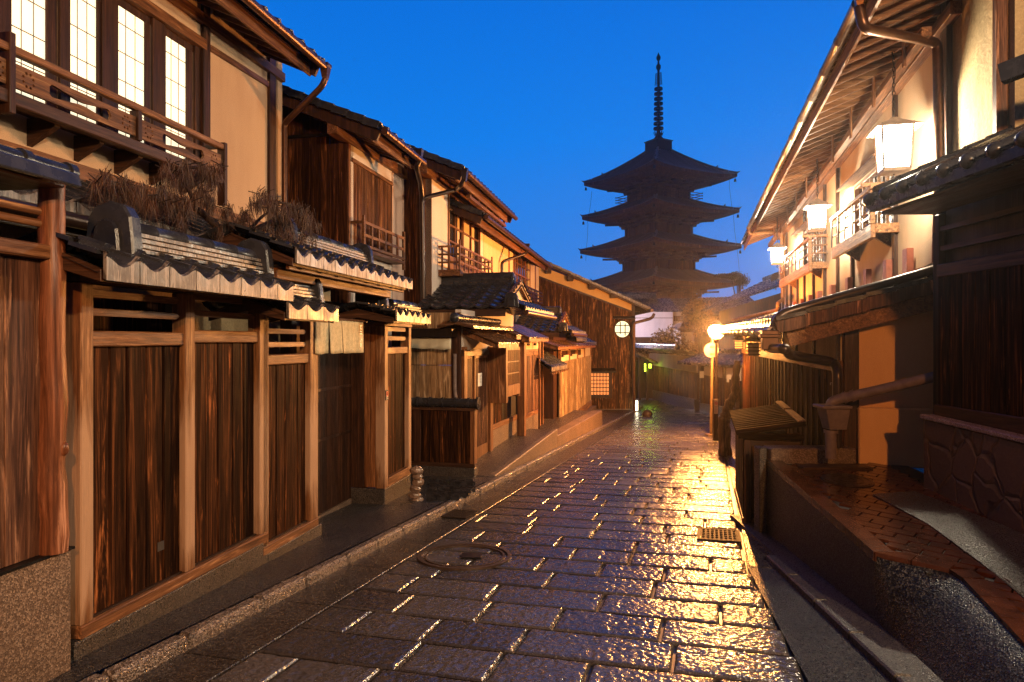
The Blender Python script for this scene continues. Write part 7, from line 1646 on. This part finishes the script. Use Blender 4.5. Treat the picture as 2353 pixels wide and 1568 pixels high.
mb = MB(); mb.box(-.06, x1 + .03, y0 - .05, y0 - .02, ztf - .055, ztf + .005); mb.hexa([(-.08, y0 - .06, ztf - .02), (x1 + .05, y0 - .06, ztb + .02), (x1 + .05, y1 + .1, ztb + .02), (-.08, y1 + .1, ztf - .02), (-.08, y0 - .06, ztf), (x1 + .05, y0 - .06, ztb + .04), (x1 + .05, y1 + .1, ztb + .04), (-.08, y1 + .1, ztf)]); o = t.part('lid', mb, M['lid_base'])
mb = MB(); nb = 13
for i in range(nb): yy = y0 - .05 + (y1 - y0 + .1) * i / nb; mb.beam((-.09, yy + .03, ztf + .012), (x1 + .05, yy + .03, ztb + .052), .04, .045)
t.part('lid_battens', mb, M['lid'], o, bev=.004)
mb = MB(); m = (y0 + y1) / 2 + .1; mb.hexa([(x1 - .03, y0 - .05, ztb + .06), (x1 + .05, y0 - .05, ztb + .066), (x1 + .05, m, ztb + .066), (x1 - .03, m, ztb + .06), (x1 - .03, y0 - .05, ztb + .075), (x1 + .05, y0 - .05, ztb + .08), (x1 + .05, m, ztb + .08), (x1 - .03, m, ztb + .075)]); t.part('hinge_board', mb, M['rail'], o)
mb = MB(); mb.hexa([(x1 - .03, m + .12, ztb + .06), (x1 + .05, m + .12, ztb + .066), (x1 + .05, y1 + .2, ztb + .066), (x1 - .03, y1 + .2, ztb + .06), (x1 - .03, m + .12, ztb + .08), (x1 + .05, m + .12, ztb + .085), (x1 + .05, y1 + .2, ztb + .085), (x1 - .03, y1 + .2, ztb + .08)]); t.part('hinge_board', mb, M['rail'], o)
mb = MB(); M['brass'] = plain('brass', (.5, .3, .12), .25, .9); kz = W(0, 1083, 7.35).z; mb.ball((.12, y0 - .01, kz), .028, 12, 8, (1, .6, 1)); t.part('knob', mb, M['brass'])
# ================================================================== terrace, granite wall, stone wall, dark house
c0 = Vector((2.59, 7.0)); 
t = Thing('terrace_wall', 'dark granite terrace wall beside the street with a sloping apron, lower right', 'wall', WORLD, (2.3, 4.5, -.2))
top = [(2.59, 7.0, .46), (2.37, 4.46, .262), (2.40, 4.40, .255), (2.67, 4.16, .25), (2.66, 4.02, .245), (2.47, 3.29, .19), (2.2, 2.2, .12), (2.0, 1.0, .05)]
bot = [(2.59, 7.0), (2.37, 4.46), (2.34, 4.2), (2.30, 3.9), (2.24, 3.5), (2.17, 3.0), (2.08, 2.0), (1.95, 1.0)]
mb = MB(); n = len(top)
vs = [(x, y, z) for x, y, z in top] + [(x, y, gz(y) + .02) for x, y in bot]
mb.add(vs, [(0, 1, n + 1, n), ], False); mb.add([(2.59, 7.0, .56), (2.59, 7.0, -.4), (2.59 + .04, 7.12, -.4), (2.63, 7.12, .56)], [(0, 1, 2, 3)])
t.part('wall_face', mb, speckle('dark_wall_granite', (.010, .009, .008), (.03, .026, .023), (.085, .07, .06), 150, .4, .5, .003))
mb = MB(); K = 10; vs = []
for i in range(1, n):
    for k in range(K + 1):
        f = k / K; a = Vector(top[i]); b = Vector((*bot[i], gz(bot[i][1]) + .02)); p = a.lerp(b, f); p.z += .055 * sin(pi * f) * (1 if i > 1 else 0); vs.append(p - Vector((0, 0, .012 * (1 - f))))
mb.add(vs, [((i) * (K + 1) + k, (i) * (K + 1) + k + 1, (i + 1) * (K + 1) + k + 1, (i + 1) * (K + 1) + k) for i in range(n - 2) for k in range(K)], True)
M['asphalt_coarse'] = speckle('coarse_wet_asphalt', (.005, .005, .005), (.014, .013, .013), (.09, .085, .08), 100, .35, .8, .006, spec=.35)
t.part('sloping_apron', mb, M['asphalt_coarse'])
mb = MB(); mb.box(2.59, 3.44, 6.82, 7.06, .30, .575); t.part('granite_curb', mb, M['granite'], bev=.012)
mb = MB(); mb.box(2.50, 2.58, 6.9, 7.06, gz(7) - .1, .57); t.part('end_pier', mb, M['granite_dark'], bev=.01)
# brick paving of the terrace
M['brick'] = plain('wet_red_brick', (.052, .016, .008), .14, 0, .7, .55, 7, .5)
tz = lambda x, y: .262 + (y - 4.46) * .078 if y > 4.2 else .25 + (y - 4.2) * .07
mb = MB(); mb.hexa([(x, y, tz(x, y) + h) for h in (-.25, -.022) for x, y in ((2.60, 7.06), (3.9, 7.06), (3.9, 4.2), (2.55, 4.2))])
mb.hexa([(x, y, tz(x, y) + h) for h in (-.25, -.022) for x, y in ((2.72, 4.2), (3.9, 4.2), (3.9, .8), (2.1, .8))]); struct('terrace_bed', mb, M['mortar'])
def inside(x, y):
    if x > 3.66 or y > 6.8: return False
    edge = 2.37 + (y - 4.46) * .0866 if y > 4.43 else (2.67 - (y - 4.16) * 1.1 if y > 4.10 else 2.66 + (y - 4.02) * .26 if y > 3.29 else 2.47 + (y - 3.29) * .235)
    return x > edge + .135
mb = MB(); bw, bh = .21, .105
def brick(mb, cx, cy, a, w_, h_, g=.006, up=0.0):
    ca, sa = cos(a), sin(a); P = []
    dz = random.uniform(-.0025, .0025) + up
    for q in (0, 1):
        for sx, sy in ((-1, -1), (1, -1), (1, 1), (-1, 1)):
            ex = (w_ / 2 - g / 2) - (.004 if q else 0); ey = (h_ / 2 - g / 2) - (.004 if q else 0); x = cx + sx * ex * ca - sy * ey * sa; y = cy + sx * ex * sa + sy * ey * ca; P.append((x, y, tz(x, y) + (dz if q else -.03)))
    mb.hexa(P)
ang = -.75
for i in range(-22, 60):
    for j in range(-22, 60):
        u = (i + (.5 if j % 2 else 0)) * bw; v = j * bh; x = 2.3 + u * cos(ang) - v * sin(ang) - 2.0; y = 4.2 + u * sin(ang) + v * cos(ang) - 1.2
        if inside(x, y) and y > 1: brick(mb, x, y, ang, bw, bh)
# edging bricks
struct('brick_paving', mb, M['brick'])
mb = MB(); edge = [Vector(p) for p in top[:2]] + [Vector(top[3])] + [Vector(p) for p in top[4:]]
for i in range(len(edge) - 1):
    a, b = edge[i], edge[i + 1]; L = (b - a).length; m = max(1, round(L / .23)); d = (b - a).normalized(); nrm = Vector((-d.y, d.x, 0)); nrm = nrm if nrm.x > 0 else -nrm; an = math.atan2(d.y, d.x)
    for k in range(m):
        c = a.lerp(b, (k + .5) / m) + nrm * .058; ca = L / m; 
        ca_, sa_ = cos(an), sin(an); P = []
        for q in (0, 1):
            for sx, sy in ((-1, -1), (1, -1), (1, 1), (-1, 1)):
                x = c.x + sx * (ca / 2 - .004) * ca_ - sy * .064 * sa_; y = c.y + sx * (ca / 2 - .004) * sa_ + sy * .064 * ca_; zz = a.z + (b.z - a.z) * (k + .5 + sx * .5 * (1)) / m if abs(d.x) < 2 else 0; P.append((x, y, zz + (.012 if q else -.05)))
        mb.hexa(P)
struct('terrace_edge', mb, M['brick'])
M['concrete'] = speckle('smooth_wet_concrete', (.028, .026, .024), (.052, .049, .045), (.12, .115, .105), 190, .28, .5, .003)
pl = [(3.02, 5.72), (3.42, 5.80), (3.58, 5.0), (3.62, 4.0), (3.62, 1.0), (2.55, 1.0), (2.66, 2.6), (2.78, 3.5), (2.95, 4.3), (3.05, 5.0)]
mb = MB(); mb.prism([(x, y, tz(x, y) + .004) for x, y in pl], (0, 0, .004)); struct('concrete_path', mb, M['concrete'])
p = Vector((3.02, 6.15, tz(3.02, 6.15))); tm = Thing('terrace_manhole', 'wet round manhole cover set in the brick terrace', 'manhole cover', WORLD, p)
mb = MB(); sg = 28; mb.prism([(p.x + .22 * cos(2 * pi * k / sg), p.y + .22 * sin(2 * pi * k / sg), tz(0, p.y + .22 * sin(2 * pi * k / sg)) + .001) for k in range(sg)], (0, 0, .006)); tm.part('cover', mb, M['copper_dark'])
mb = MB()
for r_ in (.2, .14, .08):
    for k in range(sg):
        a0_, a1_ = 2 * pi * k / sg, 2 * pi * (k + .8) / sg; mb.prism([(p.x + rr * cos(a), p.y + rr * sin(a), tz(0, p.y + rr * sin(a)) + .0072) for rr, a in ((r_, a0_), (r_, a1_), (r_ - .02, a1_), (r_ - .02, a0_))], (0, 0, .003))
tm.part('cover_pattern', mb, M['copper_dark'])
mb = MB(); mb.box(2.78, 3.45, 6.52, 6.72, .40, tz(0, 6.62) + .012); struct('step', mb, M['brown_x'])
# stone wall and dark gate house
FS = Fr(3.60, 0.0)
def crazy():
    m, tt, b = newmat('crazy_stone'); v = coords(tt); d = N(tt, 'VectorMath', operation='ADD'); nz = N(tt, 'TexNoise'); tt.links.new(v, nz.inputs['Vector']); nz.inputs['Scale'].default_value = 3
    sc = N(tt, 'VectorMath', operation='SCALE'); sc.inputs['Scale'].default_value = .22; tt.links.new(nz.outputs['Color'], sc.inputs[0]); tt.links.new(v, d.inputs[0]); tt.links.new(sc.outputs[0], d.inputs[1])
    mp = N(tt, 'Mapping'); mp.inputs['Scale'].default_value = (1, 1, .8); tt.links.new(d.outputs[0], mp.inputs[0])
    e = N(tt, 'TexVoronoi', feature='DISTANCE_TO_EDGE'); e.inputs['Scale'].default_value = 3.6; c = N(tt, 'TexVoronoi'); c.inputs['Scale'].default_value = 3.6
    for x in (e, c): tt.links.new(mp.outputs[0], x.inputs['Vector'])
    sp = N(tt, 'SeparateColor'); tt.links.new(c.outputs['Color'], sp.inputs[0]); f = noise(tt, v, 40, 5, .7)
    col = mix(tt, .5, ramp(tt, sp.outputs[0], [(0, (.05, .028, .024)), (1, (.13, .075, .062))]), ramp(tt, f, [(.3, (.04, .024, .02)), (.7, (.15, .09, .075))]))
    col = mix(tt, ramp(tt, e.outputs['Distance'], [(.0, (1, 1, 1)), (.03, (0, 0, 0))]), col, (.035, .022, .018)); tt.links.new(col, b.inputs['Base Color']); b.inputs['Roughness'].default_value = .38
    hg = mth(tt, 'ADD', mth(tt, 'MULTIPLY', ramp(tt, e.outputs['Distance'], [(0, (0, 0, 0)), (.07, (1, 1, 1))]), 1.2), mth(tt, 'ADD', mth(tt, 'MULTIPLY', f, .25), mth(tt, 'MULTIPLY', sp.outputs[1], .5))); bump(tt, b, hg, .6, .016); return m
ys_ = 5.98
t = Thing('stone_wall', 'low crazy stone wall with pinkish coping beside the terrace', 'wall', WORLD, (3.6, ys_, .3))
zt = lambda y: W(0, 955, 5.98).z - (5.98 - y) * .0 - 0.0
zc0 = W(0, 953, 5.95).z; zc1 = W(0, 1022, 4.82).z
zc_ = lambda y: zc0 + (zc1 - zc0) * (5.95 - y) / (5.95 - 4.82) * .6
mb = MB(); mb.hexa([(x, y, z) for z_ in (0, 1) for x, y, z in [(3.60, .8, 0 if not z_ else zc_(2.5) - .04), (3.85, .8, 0 if not z_ else zc_(2.5) - .04), (3.85, ys_, 0 if not z_ else zc_(ys_) - .04), (3.60, ys_, 0 if not z_ else zc_(ys_) - .04)]]); t.part('wall_body', mb, crazy(), bev=.012)
M['coping'] = speckle('pink_granite_coping', (.20, .13, .12), (.34, .24, .22), (.5, .4, .36), 120, .35)
mb = MB(); mb.hexa([(3.575, .8, zc_(2.5) - .039), (3.85, .8, zc_(2.5) - .039), (3.85, ys_ + .01, zc_(ys_) - .039), (3.575, ys_ + .01, zc_(ys_) - .039), (3.575, .8, zc_(2.5)), (3.85, .8, zc_(2.5)), (3.85, ys_ + .01, zc_(ys_)), (3.575, ys_ + .01, zc_(ys_))]); t.part('coping', mb, M['coping'], bev=.008)
t = Thing('gate_house', 'dark burnt plank gate house with heavy black tile eave at the right edge', 'house', WORLD, (3.7, ys_, 1.0))
zs0 = W(0, 929, 5.95).z; mb = MB(); mb.box(3.68, 3.80, .8, ys_ - .02, zs0 - .14, zs0 - .0); t.part('sill', mb, M['brown_y'], bev=.008)
mb = MB(); mb.boards((3.73, 1.0), (3.73, ys_ - .06), zs0, zs0, 2.2, 2.2, -.04, 30, .006, .008); t.part('burnt_planks', mb, M['plank'], bev=.004)
mb = MB(); mb.box(3.70, 3.82, ys_ - .06, ys_ + .0, zs0, 2.75); t.part('corner_post', mb, M['brown'], bev=.005); mb = MB(); mb.box(3.7, 3.9, ys_ - .02, ys_ + .02, zs0 - .1, 2.6); t.part('end_face', mb, M['black_wood'])
mb = MB(); mb.box(3.73, 5.5, ys_ - .001, ys_ + .03, .4, 3.2); t.part('end_wall', mb, M['black_wood'])
mb = MB(); mb.box(3.68, 3.80, .8, ys_ - .061, 2.2, 2.31); t.part('beam', mb, M['brown_y'], bev=.006); mb = MB(); mb.box(3.76, 3.80, .8, ys_ - .061, 2.311, 2.9); t.part('recess_panel', mb, M['black_wood'])
for zz in (2.45, 2.62):
    mb = MB(); mb.box(3.71, 3.75, .8, ys_ - .061, zz - .02, zz + .02); t.part('recess_bar', mb, M['brown_y'])
mb = MB(); ze = 2.86; S = Vector((1.4, 0, .62)); mb.tiles((3.20, .8, ze), (0, 1, 0), S, 20, 7, (5.98 + .07 - .8) / 20, S.length / 7, .06, .03, 8); o = t.part('roof', mb, M['tile_cap'])
mb = MB()
for i in range(21): yy = .8 + (6.05 - .8) * i / 20; mb.tube([(3.17, yy, ze + .04), (3.5, yy, ze + .19), (4.4, yy, ze + .6)], .055, 12); mb.ball((3.17, yy, ze + .04), .06, 10, 6)
t.part('roll_tiles', mb, M['tile_cap'], o)
mb = MB(); mb.box(3.16, 3.22, .8, 6.05, ze - .07, ze + .02); t.part('eave_edge', mb, M['tile_cap'], o, bev=.01)
# sweeping verge end with curled tip
mb = MB(); tip = W(2008, 467, 6.0)
for j in range(7):
    a = Vector((3.22, 6.06, ze)) + S * (j / 7); b = Vector((3.22, 6.06, ze)) + S * ((j + 1.05) / 7); mb.beam(a + Vector((0, 0, .03)), b + Vector((0, 0, .005)), .12, .13)
    mb.tube([a + Vector((0, -.02, .11)), b + Vector((0, -.02, .10))], .055, 10)
mb.tube([Vector((3.24, 6.05, ze + .06)), Vector((3.17, 6.05, ze + .0)), tip + Vector((0, .0, .01))], [.07, .05, .012], 8); t.part('verge_tiles', mb, M['tile_cap'], o, bev=.006)
mb = MB(); mb.box(3.25, 3.7, .8, 6.0, ze - .10, ze - .071); mb.hexa([(3.23, .85, ze - .06), (4.5, .85, ze + .5), (4.5, 6.0, ze + .5), (3.23, 6.0, ze - .06), (3.23, .85, ze - .04), (4.5, .85, ze + .52), (4.5, 6.0, ze + .52), (3.23, 6.0, ze - .04)]); t.part('soffit', mb, M['brown_y'], o)
tk = W(2300, 160, 5.4); mb = MB(); mb.beam(W(2300, 172, 5.2), W(2900, -60, 4.2), .10, .14); t.part('upper_tile_edge', mb, M['tile_cap'], o)
# ================================================================== thin damp haze, added to give the lamps their glow
mb = MB(); mb.box(-70, 90, -12, 105, -9, 42)
m = bpy.data.materials.new('lamp_glow_mist'); m.use_nodes = True; t_ = m.node_tree; t_.nodes.clear(); _o = t_.nodes.new('ShaderNodeOutputMaterial'); _v = t_.nodes.new('ShaderNodeVolumePrincipled')
_v.inputs['Color'].default_value = (.9, .9, .92, 1); _v.inputs['Density'].default_value = .0008; _v.inputs['Anisotropy'].default_value = .86; t_.links.new(_v.outputs[0], _o.inputs['Volume'])
struct('haze', mb, m, WORLD, 'stuff')
